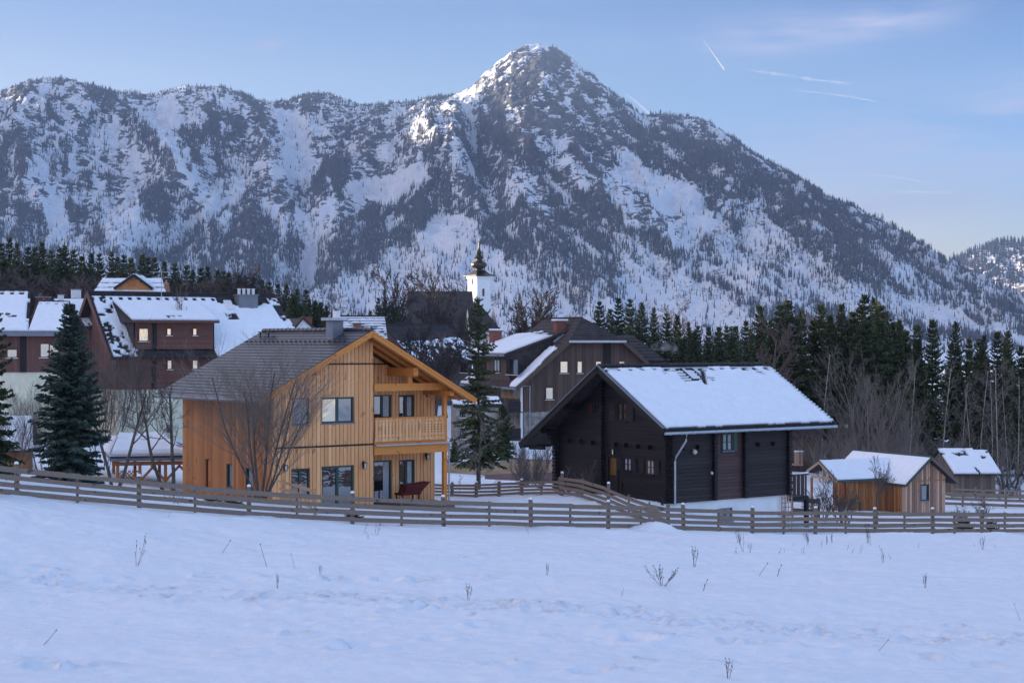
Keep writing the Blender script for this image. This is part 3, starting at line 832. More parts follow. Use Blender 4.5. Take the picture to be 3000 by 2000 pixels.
m_fencepost = m_wood('weathered post wood', (0.12, 0.095, 0.078), (0.27, 0.215, 0.175), 'z', 0.8, 0.8, 0.5)
m_fencepale = m_wood('new fence wood', (0.34, 0.20, 0.11), (0.52, 0.34, 0.20), 'r', 0.75, 0.6)
m_redfabric = m_plain('dark red cover', (0.085, 0.012, 0.010), 0.7, 0.2, 0.3)
m_iron = m_plain('black iron', (0.014, 0.014, 0.015), 0.5, 0.5, 0.2)
m_lampglass = m_plain('milky lamp glass', (0.6, 0.58, 0.52), 0.3, 0.5, 0.1)
m_roofgreen = m_plain('green roof edging', (0.020, 0.060, 0.052), 0.5, 0.5, 0.2)


class Frame:
    """a building's own axes: x along its front, y into it, z up; hit() carries a pixel's sight line onto one of its walls"""
    def __init__(self, name, label, cat, px, py, D, deg, group=None):
        self.o = at(px, py, D); self.a = math.radians(deg)
        self.root = empty(name, self.o, self.a); tag(self.root, label, cat, group)
        self.c, self.s = math.cos(self.a), math.sin(self.a)

    def loc(self, v):
        return Vector((v.x * self.c + v.y * self.s, -v.x * self.s + v.y * self.c, v.z))

    def hit(self, px, py, ax, val):
        o = self.loc(-self.o); d = self.loc(Vector(((px - CX) / F, 1, (CY - py) / F)))
        t = (val - o[ax]) / d[ax]
        return o + d * t

    def Y(self, px, py, y=0.0): return self.hit(px, py, 1, y)      # onto a wall parallel to the front
    def X(self, px, py, x=0.0): return self.hit(px, py, 0, x)      # onto a side wall
    def Z(self, px, py, z=0.0): return self.hit(px, py, 2, z)
    def world(self, v): v = Vector(v); return self.o + Vector((v.x * self.c - v.y * self.s, v.x * self.s + v.y * self.c, v.z))


def mY(y0, sgn=-1): return lambda a, z, n: (a, y0 + sgn * n, z)
def mX(x0, sgn=1): return lambda a, z, n: (x0 + sgn * n, a, z)


def mbox(mb, m, a0, a1, z0, z1, n0, n1, z1b=None, z0b=None):
    """box in wall coordinates; z1b / z0b: top and bottom height at a1 when the edge slopes"""
    z1b = z1 if z1b is None else z1b; z0b = z0 if z0b is None else z0b
    mb.hexa([m(a0, z0, n0), m(a1, z0b, n0), m(a1, z0b, n1), m(a0, z0, n1), m(a0, z1, n0), m(a1, z1b, n0), m(a1, z1b, n1), m(a0, z1, n1)])


def interp(pts, a):
    return float(np.interp(a, [p[0] for p in pts], [p[1] for p in pts]))


def wall(mb, m, top, zb, opens=(), orient='v', bw=0.2, gap=0.03, dep=0.03, core=0.12, bottom=None):
    a0, a1 = top[0][0], top[-1][0]
    if orient == 'v':
        cuts = set([a0, a1] + [p[0] for p in top])
        x = a0
        while x < a1:
            cuts.add(x); cuts.add(min(a1, x + bw - gap)); x += bw
        for o in opens: cuts.add(o[0]); cuts.add(o[1])
        cuts = sorted(c for c in cuts if a0 - 1e-6 <= c <= a1 + 1e-6)
        for l, r in zip(cuts[:-1], cuts[1:]):
            if r - l < 0.004: continue
            mid = (l + r) / 2
            board = ((mid - a0) % bw) < bw - gap
            zl, zr = interp(top, l), interp(top, r)
            b0, b1 = (zb, zb) if bottom is None else (interp(bottom, l), interp(bottom, r))
            segs = [(b0, b1, zl, zr)]
            for o in sorted(o for o in opens if o[0] < mid < o[1]):
                new = []
                for (q0, q1, t0, t1) in segs:
                    if o[2] >= min(t0, t1) or o[3] <= max(q0, q1): new.append((q0, q1, t0, t1)); continue
                    if o[2] > max(q0, q1): new.append((q0, q1, o[2], o[2]))
                    if o[3] < min(t0, t1): new.append((o[3], o[3], t0, t1))
                segs = new
            for (q0, q1, t0, t1) in segs:
                if min(t0 - q0, t1 - q1) > -0.2 and max(t0 - q0, t1 - q1) > 0.01:
                    mbox(mb, m, l, r, q0, max(t0, q0 + .001), -core, dep if board else 0.0, max(t1, q1 + .001), q1)
    else:
        zt = max(p[1] for p in top)
        cuts = set([zb, zt] + [p[1] for p in top if p[1] > zb])
        z = zb
        while z < zt:
            cuts.add(z); cuts.add(min(zt, z + bw - gap)); z += bw
        for o in opens: cuts.add(o[2]); cuts.add(o[3])
        cuts = sorted(c for c in cuts if zb - 1e-6 <= c <= zt + 1e-6)

        def lim(z):
            xs = [p[0] for p in top if p[1] >= z - 1e-9]
            for p, q in zip(top[:-1], top[1:]):
                if (p[1] - z) * (q[1] - z) < 0: xs.append(p[0] + (z - p[1]) / (q[1] - p[1]) * (q[0] - p[0]))
            return (min(xs), max(xs)) if xs else None
        for l, r in zip(cuts[:-1], cuts[1:]):
            if r - l < 0.004: continue
            mid = (l + r) / 2; board = ((mid - zb) % bw) < bw - gap
            A, B = lim(l + 1e-4), lim(r - 1e-4)
            if not A or not B: continue
            xs = [(A[0], B[0])]
            for o in sorted(o for o in opens if o[2] < mid < o[3]):
                xs += [(o[0], o[0]), (o[1], o[1])]
            xs.append((A[1], B[1]))
            n1 = dep if board else 0.0
            for (s0, s1), (e0, e1) in zip(xs[0::2], xs[1::2]):
                if e0 - s0 < 0.01: continue
                mb.hexa([m(s0, l, -core), m(e0, l, -core), m(e0, l, n1), m(s0, l, n1), m(s1, r, -core), m(e1, r, -core), m(e1, r, n1), m(s1, r, n1)])


def window(fr, m, a0, a1, z0, z1, cols=2, rows=1, frame=None, glass=None, n=0.0, fw=0.06, sill=True, sillmat=None, name='window', casing=0.0, casemat=None, bright=None):
    """frame mesh with a pane of its own below it; n: how far out of the wall the frame stands"""
    frame = frame or m_green; glass = glass or m_pane
    fb = MB()
    for (p, q, r, s) in ((a0, a0 + fw, z0, z1), (a1 - fw, a1, z0, z1), (a0 + fw, a1 - fw, z0, z0 + fw), (a0 + fw, a1 - fw, z1 - fw, z1)):
        mbox(fb, m, p, q, r, s, n - 0.09, n + 0.015)
    for c in range(1, cols):
        x = a0 + (a1 - a0) * c / cols; mbox(fb, m, x - fw * 0.7, x + fw * 0.7, z0 + fw, z1 - fw, n - 0.085, n + 0.008)
    for r in range(1, rows):
        z = z0 + (z1 - z0) * r / rows; mbox(fb, m, a0 + fw, a1 - fw, z - 0.018, z + 0.018, n - 0.07, n + 0.004)
    w = fb.build(name, frame, fr.root)
    pb = MB(); 
    mbox(pb, m, a0 + 0.02, a1 - 0.02, z0 + 0.02, z1 - 0.02, n - 0.075, n - 0.05)
    if bright is not None and cols > 1: pass
    pb.build('pane', glass, w)
    if casing:
        cb = MB(); cs = casing
        for (p, q, r, s) in ((a0 - cs, a0, z0 - cs, z1 + cs), (a1, a1 + cs, z0 - cs, z1 + cs), (a0, a1, z1, z1 + cs), (a0, a1, z0 - cs, z0)):
            mbox(cb, m, p, q, r, s, n - 0.05, n + 0.045)
        cb.build('casing', casemat or frame, w)
    if sill:
        sb = MB(); mbox(sb, m, a0 - 0.05, a1 + 0.05, z0 - 0.05, z0 - 0.002, n - 0.05, n + 0.10)
        sb.build('sill', sillmat or m_sheet, w)
    return w


def lerp(a, b, t): return Vector(a) * (1 - t) + Vector(b) * t


def slope(mb, E0, E1, R1, R0, n=20, step=0.035, th=0.12, cols=1):
    """one roof plane laid in stepped courses; E = eave ends, R = ridge ends"""
    E0, E1, R0, R1 = map(Vector, (E0, E1, R0, R1))
    nrm = (E1 - E0).cross(R0 - E0).normalized()
    if nrm.z < 0: nrm = -nrm
    for i in range(n):
        a, b = lerp(E0, R0, i / n), lerp(E1, R1, i / n); c, d = lerp(E1, R1, (i + 1) / n), lerp(E0, R0, (i + 1) / n)
        u = nrm * step; v = nrm * 0.006
        mb.poly([a + u, b + u, c + v, d + v]); mb.poly([a - nrm * 0.01, b - nrm * 0.01, b + u, a + u])
    w = -nrm * th
    mb.poly([E0 + w, R0 + w, R1 + w, E1 + w])
    mb.poly([E0 + w, E1 + w, E1, E0]); mb.poly([R0 + w, E0 + w, E0, R0]); mb.poly([E1 + w, R1 + w, R1, E1]); mb.poly([R1 + w, R0 + w, R0, R1])


def snow_sheet(parent, E0, E1, R1, R0, nx, ny, th=0.10, off=0.05, keep=None, seed=0, edge=0.08, name='snow', mat=None):
    """snow lying on a roof plane; keep(u, v, noise) says where it still lies"""
    E0, E1, R0, R1 = map(Vector, (E0, E1, R0, R1))
    nrm = (E1 - E0).cross(R0 - E0).normalized()
    if nrm.z < 0: nrm = -nrm
    U, V = np.meshgrid(np.linspace(0, 1, nx + 1), np.linspace(0, 1, ny + 1))
    LU = (E1 - E0).length; LV = (R0 - E0).length
    P = (np.array(E0)[None, None] * ((1 - U) * (1 - V))[..., None] + np.array(E1)[None, None] * (U * (1 - V))[..., None]
         + np.array(R1)[None, None] * (U * V)[..., None] + np.array(R0)[None, None] * ((1 - U) * V)[..., None])
    Uc, Vc = (U[:-1, :-1] + U[1:, 1:]) / 2, (V[:-1, :-1] + V[1:, 1:]) / 2
    ns = fbm(Uc * LU * 1.6, Vc * LV * 1.6, seed, 4)
    k = np.ones(Uc.shape, bool) if keep is None else keep(Uc, Vc, ns, LU, LV)
    pad = np.pad(k.astype(float), 1)
    full = np.minimum(np.minimum(pad[:-1, :-1], pad[1:, :-1]), np.minimum(pad[:-1, 1:], pad[1:, 1:]))
    t = th * (0.3 + 0.7 * full) * (0.8 + 0.4 * fbm(U * LU * 0.9, V * LV * 0.9, seed + 3, 3))
    jit = (fbm(U * LU * 6, V * LV * 6, seed + 8, 2) - 0.5) * 0.05
    P2 = P + np.array(nrm) * (off + t + jit * full)[..., None]
    nb = (nx + 1) * (ny + 1)
    base = P + np.array(nrm) * (off - 0.03)
    verts = np.concatenate([P2.reshape(-1, 3), base.reshape(-1, 3)])
    ix = np.arange(nb).reshape(ny + 1, nx + 1)
    faces = []
    for j in range(ny):
        for i in range(nx):
            if not k[j, i]: continue
            q = (ix[j, i], ix[j, i + 1], ix[j + 1, i + 1], ix[j + 1, i]); faces.append(q)
            for (dj, di, p, r) in ((-1, 0, q[0], q[1]), (0, 1, q[1], q[2]), (1, 0, q[2], q[3]), (0, -1, q[3], q[0])):
                jj, ii = j + dj, i + di
                if not (0 <= jj < ny and 0 <= ii < nx) or not k[jj, ii]: faces.append((p, r, r + nb, p + nb))
    return mesh_obj(name, verts, np.array(faces), mat or m_rsnow, parent, smooth=True)


def chimney(fr, x0, x1, y0, y1, z0, z1, mat, capmat=None, caph=0.12, ov=0.12, pots=0, potmat=None, snowcap=False, parent=None):
    b = MB(); b.box(x0, x1, y0, y1, z0, z1); c = b.build('chimney', mat, parent or fr.root)
    k = MB(); k.box(x0 - ov, x1 + ov, y0 - ov, y1 + ov, z1 + 0.002, z1 + caph); k.build('cap', capmat or m_sheet, c)
    if snowcap:
        k = MB(); k.box(x0 - ov * .9, x1 + ov * .9, y0 - ov * .9, y1 + ov * .9, z1 + caph + .002, z1 + caph + 0.14); k.build('snow_cap', m_rsnow, c)
    for i in range(pots):
        p = MB(); xx = x0 + (x1 - x0) * (i + 0.5) / pots; w = (x1 - x0) / pots * 0.3
        p.lathe([(w, z1 + caph), (w, z1 + caph + 0.45), (w * 1.25, z1 + caph + 0.47), (w * 1.25, z1 + caph + 0.55)], 8, (xx, (y0 + y1) / 2)); p.build('chimney_pot', potmat or m_whiteframe, c)
    return c


def lantern(fr, m, a, z, n=0.03, parent=None, name='wall_lantern'):
    b = MB(); p = lambda *q: m(*q)
    mbox(b, m, a - 0.05, a + 0.05, z - 0.02, z + 0.16, n, n + 0.03)
    b.tube([m(a, z + 0.12, n + .02), m(a, z + 0.2, n + 0.12), m(a, z + 0.12, n + 0.2)], [0.012] * 3, 5)
    mbox(b, m, a - 0.09, a + 0.09, z + 0.08, z + 0.12, n + 0.11, n + 0.29)
    mbox(b, m, a - 0.05, a + 0.05, z - 0.2, z - 0.17, n + 0.15, n + 0.25)
    for s in (-1, 1): mbox(b, m, a + s * 0.065 - .01, a + s * 0.065 + .01, z - 0.17, z + 0.08, n + 0.13, n + 0.27)
    l = b.build(name, m_iron, fr.root)
    g = MB(); mbox(g, m, a - 0.05, a + 0.05, z - 0.17, z + 0.08, n + 0.14, n + 0.26); g.build('lamp_glass', m_lampglass, l)
    return l


# ================================================================== the honey-coloured house
def honey_house():
    fr = Frame('wooden_house', 'two storey house clad in honey coloured larch boards under an anthracite tile roof', 'house', 800, 1470, 80, 38)
    R = fr.root; OF = 1.0; RY = 1.65
    ap = fr.Y(1090, 968, -OF); el = fr.Y(757, 1172, -OF); er = fr.Y(1394, 1166, -OF)
    xa, za = ap.x, ap.z
    xs = fr.Y(1092, 1200).x; xpost = fr.Y(1302, 1300).x; xw = fr.Y(1272, 1250, RY).x
    L = fr.X(536, 1250, 0.0).y; yb = fr.X(768, 979, xa).y
    sl = (za - el.z) / (xa - el.x); sr = (za - er.z) / (er.x - xa)
    rl = lambda x: za - sl * (xa - x) - 0.28
    rr = lambda x: za - sr * (x - xa) - 0.28
    zb = -0.7
    g = MB()
    Wf = lambda px, py: fr.Y(px, py); Wr = lambda px, py: fr.Y(px, py, RY)
    def rect(f, x0, y0, x1, y1): a = f(x0, y0); b = f(x1, y1); return (a.x, b.x, b.z, a.z)
    o1 = rect(Wf, 854, 1166, 905, 1243); o2 = rect(Wf, 940, 1164, 1037, 1237); o3 = rect(Wf, 852, 1373, 907, 1452); o4 = rect(Wf, 941, 1366, 1037, 1492)
    top = [(0, rl(0)), (xs, rl(xs) if xs < xa else rr(xs))]
    if xs > xa: top.insert(1, (xa, za - 0.28))
    wall(g, mY(0), top, zb, [o1, o2, o3, o4], 'v', 0.215, 0.034, 0.048)
    g.build('front_wall', m_larch, R)
    g = MB()
    o5 = rect(Wr, 1093, 1157, 1147, 1226); o6 = rect(Wr, 1166, 1157, 1213, 1224); o7 = rect(Wr, 1093, 1349, 1147, 1474); o8 = rect(Wr, 1167, 1347, 1214, 1420)
    top = [(xs - 1.2, rr(max(xs - 1.2, xa)) if xs - 1.2 > xa else rl(xs - 1.2)), (xw, rr(xw))]
    if xs - 1.2 < xa: top.insert(1, (xa, za - .28))
    wall(g, mY(RY), top, zb, [o5, o6, o7, o8], 'v', 0.215, 0.034, 0.048)
    g.build('recessed_wall', m_larch, R)
    g = MB()
    so = []
    for (x0, y0, x1, y1) in ((603, 1343, 618, 1432), (664, 1357, 682, 1428), (720, 1368, 741, 1440)):
        a = fr.X(x0, y0); b = fr.X(x1, y1); so.append((b.y, a.y, b.z, a.z))
    wall(g, mX(0, -1), [(0.125, rl(0)), (L, rl(0))], zb, so, 'v', 0.2, 0.025, 0.028)
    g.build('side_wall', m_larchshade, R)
    g = MB()
    wall(g, mX(xs, 1), [(0.03, za - 1.0), (RY, za - 1.0)], zb, [], 'v', 0.215, 0.022, 0.0)
    wall(g, mX(xw, 1), [(RY + .13, rr(xw)), (L, rr(xw))], zb, [], 'v', 0.215, 0.034, 0.048)
    wall(g, mY(L, 1), [(0, rl(0)), (xa, za - 0.28), (xw, rr(xw))], zb, [], 'v', 0.4, 0.03, 0.02)
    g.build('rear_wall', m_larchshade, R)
    # windows and glass doors
    m = mY(0)
    window(fr, m, *o1, cols=1, n=-0.03, fw=0.05)
    w2 = window(fr, m, *o2, cols=2, n=-0.03, fw=0.09)
    # bright left casement: extra warm tinted pane standing in for a sunlit reflection
    pb = MB(); mid = (o2[0] + o2[1]) / 2; mbox(pb, m, o2[0] + 0.09, mid - 0.06, o2[2] + 0.09, o2[3] - 0.09, -0.078, -0.07); 
    pb2 = pb.build('pane', m_panewarm, w2)
    window(fr, m, *o3, cols=2, n=-0.03, fw=0.07)
    window(fr, m, *o4, cols=2, n=-0.03, fw=0.09, name='french_door', sill=False)
    m = mY(RY)
    window(fr, m, *o5, cols=2, n=-0.03, fw=0.08, sill=False, name='balcony_door'); window(fr, m, *o6, cols=2, n=-0.03, fw=0.1)
    window(fr, m, *o7, cols=1, n=-0.03, fw=0.09, sill=False, name='french_door'); window(fr, m, *o8, cols=2, n=-0.03, fw=0.1)
    for o in so[1:]: window(fr, mX(0, -1), *o, cols=1, n=-0.03, fw=0.06)
    window(fr, mX(0, -1), *so[0], cols=1, n=-0.04, fw=0.05, sill=False, name='side_door', glass=m_larchshade, frame=m_brownframe)
    # curtains behind the recess panes are seen through the glass as pale folds
    for o in (o5, o6, o8, o7):
        c = MB(); a0 = o[0] + (o[1] - o[0]) * 0.58; mbox(c, m, a0, o[1] - 0.12, o[2] + 0.12, o[3] - 0.1, -0.079, -0.0745)
        c.build('curtain', m_curtain, R)
    # dark drip boards
    b = MB(); z = fr.Y(1000, 1305).z; mbox(b, mY(0), 0, xs + .03, z - 0.03, z + 0.05, 0.03, 0.075); b.build('drip_board', m_darktrim, R); b = MB(); z2 = fr.Y(1020, 1066).z
    mbox(b, mY(0), fr.Y(958, 1066).x, xs + 0.03, z2 - 0.03, z2 + 0.04, 0.03, 0.07); b.build('drip_board', m_darktrim, R)
    b = MB(); z3 = fr.Y(1120, 1066, RY).z; mbox(b, mY(RY), xs - 0.9, fr.Y(1148, 1066, RY).x, z3 - 0.03, z3 + 0.04, 0.03, 0.07); b.build('drip_board', m_darktrim, R)
    # roof
    e_l = lambda y: (el.x, y, el.z); e_r = lambda y: (er.x, y, er.z); rd = lambda y: (xa, y, za)
    rb = MB()
    slope(rb, e_l(-OF), e_l(yb), rd(yb), rd(-OF), 23, 0.027, 0.10)
    slope(rb, e_r(yb), e_r(-OF), rd(-OF), rd(yb), 21, 0.05, 0.10)
    for k in range(int((yb + OF) / 0.42)):
        y = -OF + k * 0.42; rb.tube([(xa, y, za + 0.05), (xa, y + 0.40, za + 0.05)], [0.12, 0.10], 8)
    roof = rb.build('roof', m_tile, R)
    # soffit boarding and rafters
    sb = MB()
    for (ex, ez, sg) in ((el.x, el.z, 1), (er.x, er.z, -1)):
        for k in range(int((yb + OF) / 0.9) + 1):
            y = -OF + 0.25 + k * 0.9
            if y > 1.9: break
            sb.bar((ex + sg * 0.15, y, ez - 0.18 + 0.15 * (sl if sg > 0 else sr)), (xa - sg * 0.05, y, za - 0.20), 0.1, 0.16)
    sb.build('rafter', m_larchx, R)
    fb = MB()
    fb.poly([(er.x, -OF, er.z - 0.115), (er.x, yb, er.z - 0.115), (xa, yb, za - 0.115), (xa, -OF, za - 0.115)]); fb.poly([(el.x, -OF, el.z - 0.115), (el.x, yb, el.z - 0.115), (xa, yb, za - 0.115), (xa, -OF, za - 0.115)])
    fb.build('soffit', m_soffit, R)
    for (ex, ez) in ((el.x, el.z), (er.x, er.z)):
        b = MB(); b.bar((ex, -OF - 0.03, ez - 0.16), (xa, -OF - 0.03, za - 0.16), 0.06, 0.24); b.bar((ex, -OF - 0.07, ez - 0.055), (xa, -OF - 0.07, za - 0.055), 0.05, 0.09); b.build('bargeboard', m_larchx, R)
    # purlins
    for (px, py, y0, y1, w, h) in ((932, 1091, -0.75, 0.0, 0.22, 0.26), (1219, 1090, -0.8, RY, 0.26, 0.42), (1325, 1152, -0.8, RY + 1, 0.22, 0.24)):
        p = fr.Y(px, py, y0); b = MB(); b.bar((p.x, y0, p.z), (p.x, y1, p.z), w, h); b.build('purlin', m_larchx, R)
    # tie beam, king block, balcony
    zt = fr.Y(1200, 1133).z; b = MB(); b.bar((xs + .03, -0.02, zt), (xpost + 0.12, -0.02, zt), 0.2, 0.36); b.build('tie_beam', m_larchx, R)
    kx = fr.Y(1198, 1110).x; b = MB(); b.box(kx - 0.12, kx + 0.12, -0.12, 0.08, zt + 0.18, zt + 0.62); b.build('king_block', m_larchx, R)
    zf = fr.Y(1200, 1294).z
    b = MB(); b.box(xs + 0.03, xpost + 0.12, -0.1, RY - 0.05, zf - 0.1, zf + 0.02); b.build('balcony_floor', m_larchx, R)
    b = MB(); b.box(xs + 0.03, xpost + 0.25, -0.28, -0.1, zf - 0.13, zf - 0.06); b.build('drip_flashing', m_zinc, R)
    b = MB(); b.box(xs + 0.03, xpost + 0.12, -0.14, 0.08, zf - 0.56, zf - 0.14); b.build('floor_beam', m_larchx, R)
    # railing: boards with cut-out crosses and dots
    r0, r1 = zf + 0.08, fr.Y(1200, 1224).z
    rl_ = MB(); nbd = 21; bwid = (xpost - 0.1 - xs - 0.05) / nbd
    for i in range(nbd):
        a0 = xs + 0.05 + i * bwid; a1 = a0 + bwid - 0.012; hgt = r1 - r0; cx0, cx1 = a1 - 0.035, a1
        hs = sorted([(0.18, .05), (0.36, .06), (0.47, .07), (0.58, .07), (0.69, .06), (0.84, .05)])
        mbox(rl_, mY(-0.12), a0 + 0.035, cx0, r0, r1, 0, 0.03)
        zprev = r0
        for (t, w) in hs:
            zc = r0 + t * hgt; mbox(rl_, mY(-0.12), cx0, a1, zprev, zc - w / 2, 0, 0.03); mbox(rl_, mY(-0.12), a0, a0 + 0.035, zprev, zc - w / 2, 0, 0.03); zprev = zc + w / 2
        mbox(rl_, mY(-0.12), cx0, a1, zprev, r1, 0, 0.03); mbox(rl_, mY(-0.12), a0, a0 + 0.035, zprev, r1, 0, 0.03)
    rail = rl_.build('balcony_railing', m_larch, R)
    b = MB(); b.box(xs + 0.03, xpost - 0.1, -0.2, -0.04, r1, r1 + 0.07); b.box(xs + 0.03, xpost - 0.1, -0.118, -0.05, r0 - 0.05, r0 + 0.06); b.build('handrail', m_larchx, rail)
    b = MB(); 
    for i in range(14): b.box(xpost - 0.06, xpost - 0.03, -0.03 + i * 0.118, 0.07 + i * 0.118, r0, r1)
    b.build('balcony_railing', m_larch, R)
    for (z0, z1) in ((zf + 0.02, rr(xpost) + 0.1), (zb, zf - 0.56)):
        b = MB(); b.box(xpost - 0.1, xpost + 0.1, -0.1, 0.1, z0, z1); b.build('post', m_larchx, R)
    b = MB(); b.tube([(xpost + 0.2, -0.12, zf - 0.1), (xpost + 0.2, -0.12, zb)], [0.045, 0.045], 8); b.build('downpipe', m_zinc, R)
    # chimney and snow guards
    q = fr.X(980, 960, xa - 0.55)
    chimney(fr, xa - 0.85, xa - 0.25, q.y - 0.32, q.y + 0.32, za - 0.9, za + 0.5, m_sheet, m_zinc, 0.14, 0.17, 0)
    b = MB(); b.box(xa - 0.55, xa - 0.3, q.y - 0.12, q.y + 0.18, za + 0.641, za + 0.98); b.build('flue', m_white, R)
    for k in range(24):
        y = -0.5 + k * 0.45
        if y < yb - .2: b = MB(); x = xa - 1.15; b.box(x - 0.10, x - 0.04, y, y + 0.16, za - 1.15 * sl + 0.02, za - 1.15 * sl + 0.12); b.build('snow_guard', m_iron, R)
    for k in range(2):
        q = fr.X(771 + k * 24, 990, xa - 0.5); b = MB(); x = xa - 0.5; z = za - 0.5 * sl
        b.box(x - 0.2, x - 0.14, q.y - 0.04, q.y + 0.04, z - 0.1, z + 0.2); b.box(x - 0.2, x + 0.1, q.y - .2, q.y + .2, z + 0.2, z + 0.25); b.build('roof_step', m_iron, R)
    b = MB(); b.tube([(el.x - 0.06, -OF, el.z - 0.06), (el.x - 0.06, yb, el.z - 0.06)], [0.08, 0.08], 8); b.build('gutter', m_sheet, R)
    for (px, py, y) in ((1061, 1360, 0), (829, 1368, 0), (1245, 1335, RY), (1246, 1151, RY)):
        p = fr.Y(px, py, y); lantern(fr, mY(y), p.x, p.z)
    b = MB(); b.box(0.05, xpost + 0.3, -0.5, RY - 0.2, zb - 0.3, zf - 3.1); b.build('terrace', m_greyshed, R)
    return fr, xs, xpost, zf


HH, hh_xs, hh_xp, hh_zf = honey_house()


# ================================================================== the dark log house
def log_house():
    fr = Frame('log_house', 'black brown log house on a white plinth with a smooth snow covered roof', 'house', 1960, 1475, 86, -53.13)
    R = fr.root; W, L = 9.05, 8.62; OF = 1.19
    ap = fr.Y(1753, 1074, -OF); er = fr.Y(1947, 1258, -OF); el = fr.Y(1524, 1299, -OF)
    xa, za = ap.x, ap.z
    yb = fr.X(2245, 1068, xa).y
    sl = (za - el.z) / (xa - el.x); sr = (za - er.z) / (er.x - xa)
    rl = lambda x: za - sl * (xa - x) - 0.22
    rr = lambda x: za - sr * (x - xa) - 0.22
    rect = lambda f, x0, y0, x1, y1: (f(x0, y0).x, f(x1, y1).x, f(x1, y1).z, f(x0, y0).z)
    wins = [rect(fr.Y, 1809, 1179, 1838, 1233), rect(fr.Y, 1742, 1184, 1758, 1212), rect(fr.Y, 1829, 1340, 1851, 1379), rect(fr.Y, 1895, 1346, 1918, 1390)]
    door = rect(fr.Y, 1783, 1333, 1811, 1449)
    g = MB(); wall(g, mY(0), [(-W, rl(-W)), (xa, za - 0.22), (0, rr(0))], 0.0, wins + [door], 'h', 0.19, 0.013, 0.035, 0.16); g.build('front_wall', m_log, R)
    rs_ = lambda x0, y0, x1, y1: (fr.X(x0, y0).y, fr.X(x1, y1).y, fr.X(x1, y1).z, fr.X(x0, y0).z)
    sw = rs_(2116, 1270, 2146, 1319)
    ya, yb2 = fr.X(2089, 1400).y, fr.X(2178, 1400).y
    ze = rr(0)
    g = MB(); wall(g, mX(0), [(0, ze), (ya, ze)], 0.0, [], 'h', 0.19, 0.013, 0.035, 0.16); g.build('side_wall', m_logy, R)
    g = MB(); wall(g, mX(0), [(yb2, ze), (L, ze)], 0.0, [], 'h', 0.19, 0.013, 0.035, 0.16); g.build('side_wall', m_logy, R)
    zs = sw[2] - 0.12
    g = MB(); wall(g, mX(-0.06), [(ya, zs), (yb2, zs)], 0.0, [], 'h', 0.17, 0.014, 0.03, 0.1); wall(g, mX(-0.06), [(ya, ze), (yb2, ze)], zs + 0.004, [sw], 'v', 0.19, 0.014, 0.03, 0.1); g.build('infill_panel', m_logred, R)
    g = MB(); wall(g, mX(-W, -1), [(0.17, rl(-W)), (L, rl(-W))], 0.0, [], 'h', 0.19, 0.013, 0.035, 0.16); g.build('far_wall', m_log, R)
    g = MB(); wall(g, mY(L, 1), [(-W, rl(-W)), (xa, za - .22), (0, ze)], 0.0, [], 'h', 0.19, 0.013, 0.035, 0.16); g.build('rear_wall', m_log, R)
    # crossed log ends
    def logends(m, a, z0, z1, out=0.28, w=0.2, shape=0):
        b = MB(); z = z0; k = 0
        while z < z1:
            mbox(b, m, a - w / 2 - 0.01 * (k % 2), a + w / 2 + 0.01 * (k % 2), z + 0.01, z + 0.18, 0.05, out + (0.02 if k % 2 else 0) + shape * max(0, (z - (z1 - 0.9)) / 0.9) * 0.5); z += 0.19; k += 1
        return b.build('log_corner', m_darktrim, R)
    x17 = fr.Y(1770, 1300).x
    logends(mY(0), x17, 0, rl(x17) - .1); logends(mY(0), -W + 0.12, 0, rl(-W) - 0.2, 0.35, 0.26, 1); logends(mY(0), -0.13, 0, ze - 0.2, 0.22, 0.2, 1)
    for y, sh in ((0.13, 1), (ya, 1), (yb2, 1), (L - 0.13, 1)): logends(mX(0), y, 0, ze - .05, 0.24, 0.2, sh)
    # beam ends
    for (cx, cy) in ((485, 825), (585, 831), (680, 841), (875, 856), (960, 863), (1060, 873), (1160, 881)):
        p = fr.Y(1500 + cx / 2.85, 1000 + cy / 2.85); b = MB(); mbox(b, mY(0), p.x - 0.11, p.x + 0.11, p.z - 0.1, p.z + 0.1, 0.05, 0.3); b.build('beam_end', m_darktrim, R)
    for (cx, cy) in ((255, 812), (370, 806), (830, 785), (945, 780)):
        p = fr.X(1900 + cx / 2.613, 1000 + cy / 2.613); b = MB(); mbox(b, mX(0), p.y - 0.11, p.y + 0.11, p.z - 0.1, p.z + 0.1, 0.05, 0.3); b.build('beam_end', m_darktrim, R)
    m = mY(0)
    for i, w in enumerate(wins):
        window(fr, m, *w, cols=2, rows=2 if i != 1 else 2, n=0.03, fw=0.05, frame=m_shutter if i != 3 else m_brownframe, glass=m_curtain if i > 1 else m_pane, sillmat=m_darktrim, casing=0.07, casemat=m_shutter)
        hw = w[1] - w[0]
        for sd, a in ((0, w[0] - 0.1 - hw * 0.62), (1, w[1] + 0.1)):
            if i == 1 and sd == 1: continue
            b = MB(); mbox(b, m, a, a + hw * 0.62, w[2] - 0.02, w[3] + 0.02, 0.055, 0.095)
            for q in range(9): zz = w[2] + (w[3] - w[2]) * (q + 0.5) / 9; mbox(b, m, a + 0.05, a + hw * 0.62 - 0.05, zz - 0.02, zz + 0.03, 0.095, 0.112)
            b.build('shutter', m_redshutter if i == 1 else m_shutter, R)
    b = MB()
    for (p, q, r, s) in ((door[0] - .06, door[0] + 0.05, door[2], door[3]), (door[1] - 0.05, door[1] + .06, door[2], door[3]), (door[0] + .05, door[1] - .05, door[3] - 0.07, door[3])): mbox(b, m, p, q, r, s, -0.08, 0.1)
    zm = door[2] + (door[3] - door[2]) * 0.47
    mbox(b, m, door[0] + .05, door[1] - .05, door[2], zm, -0.06, 0.0)
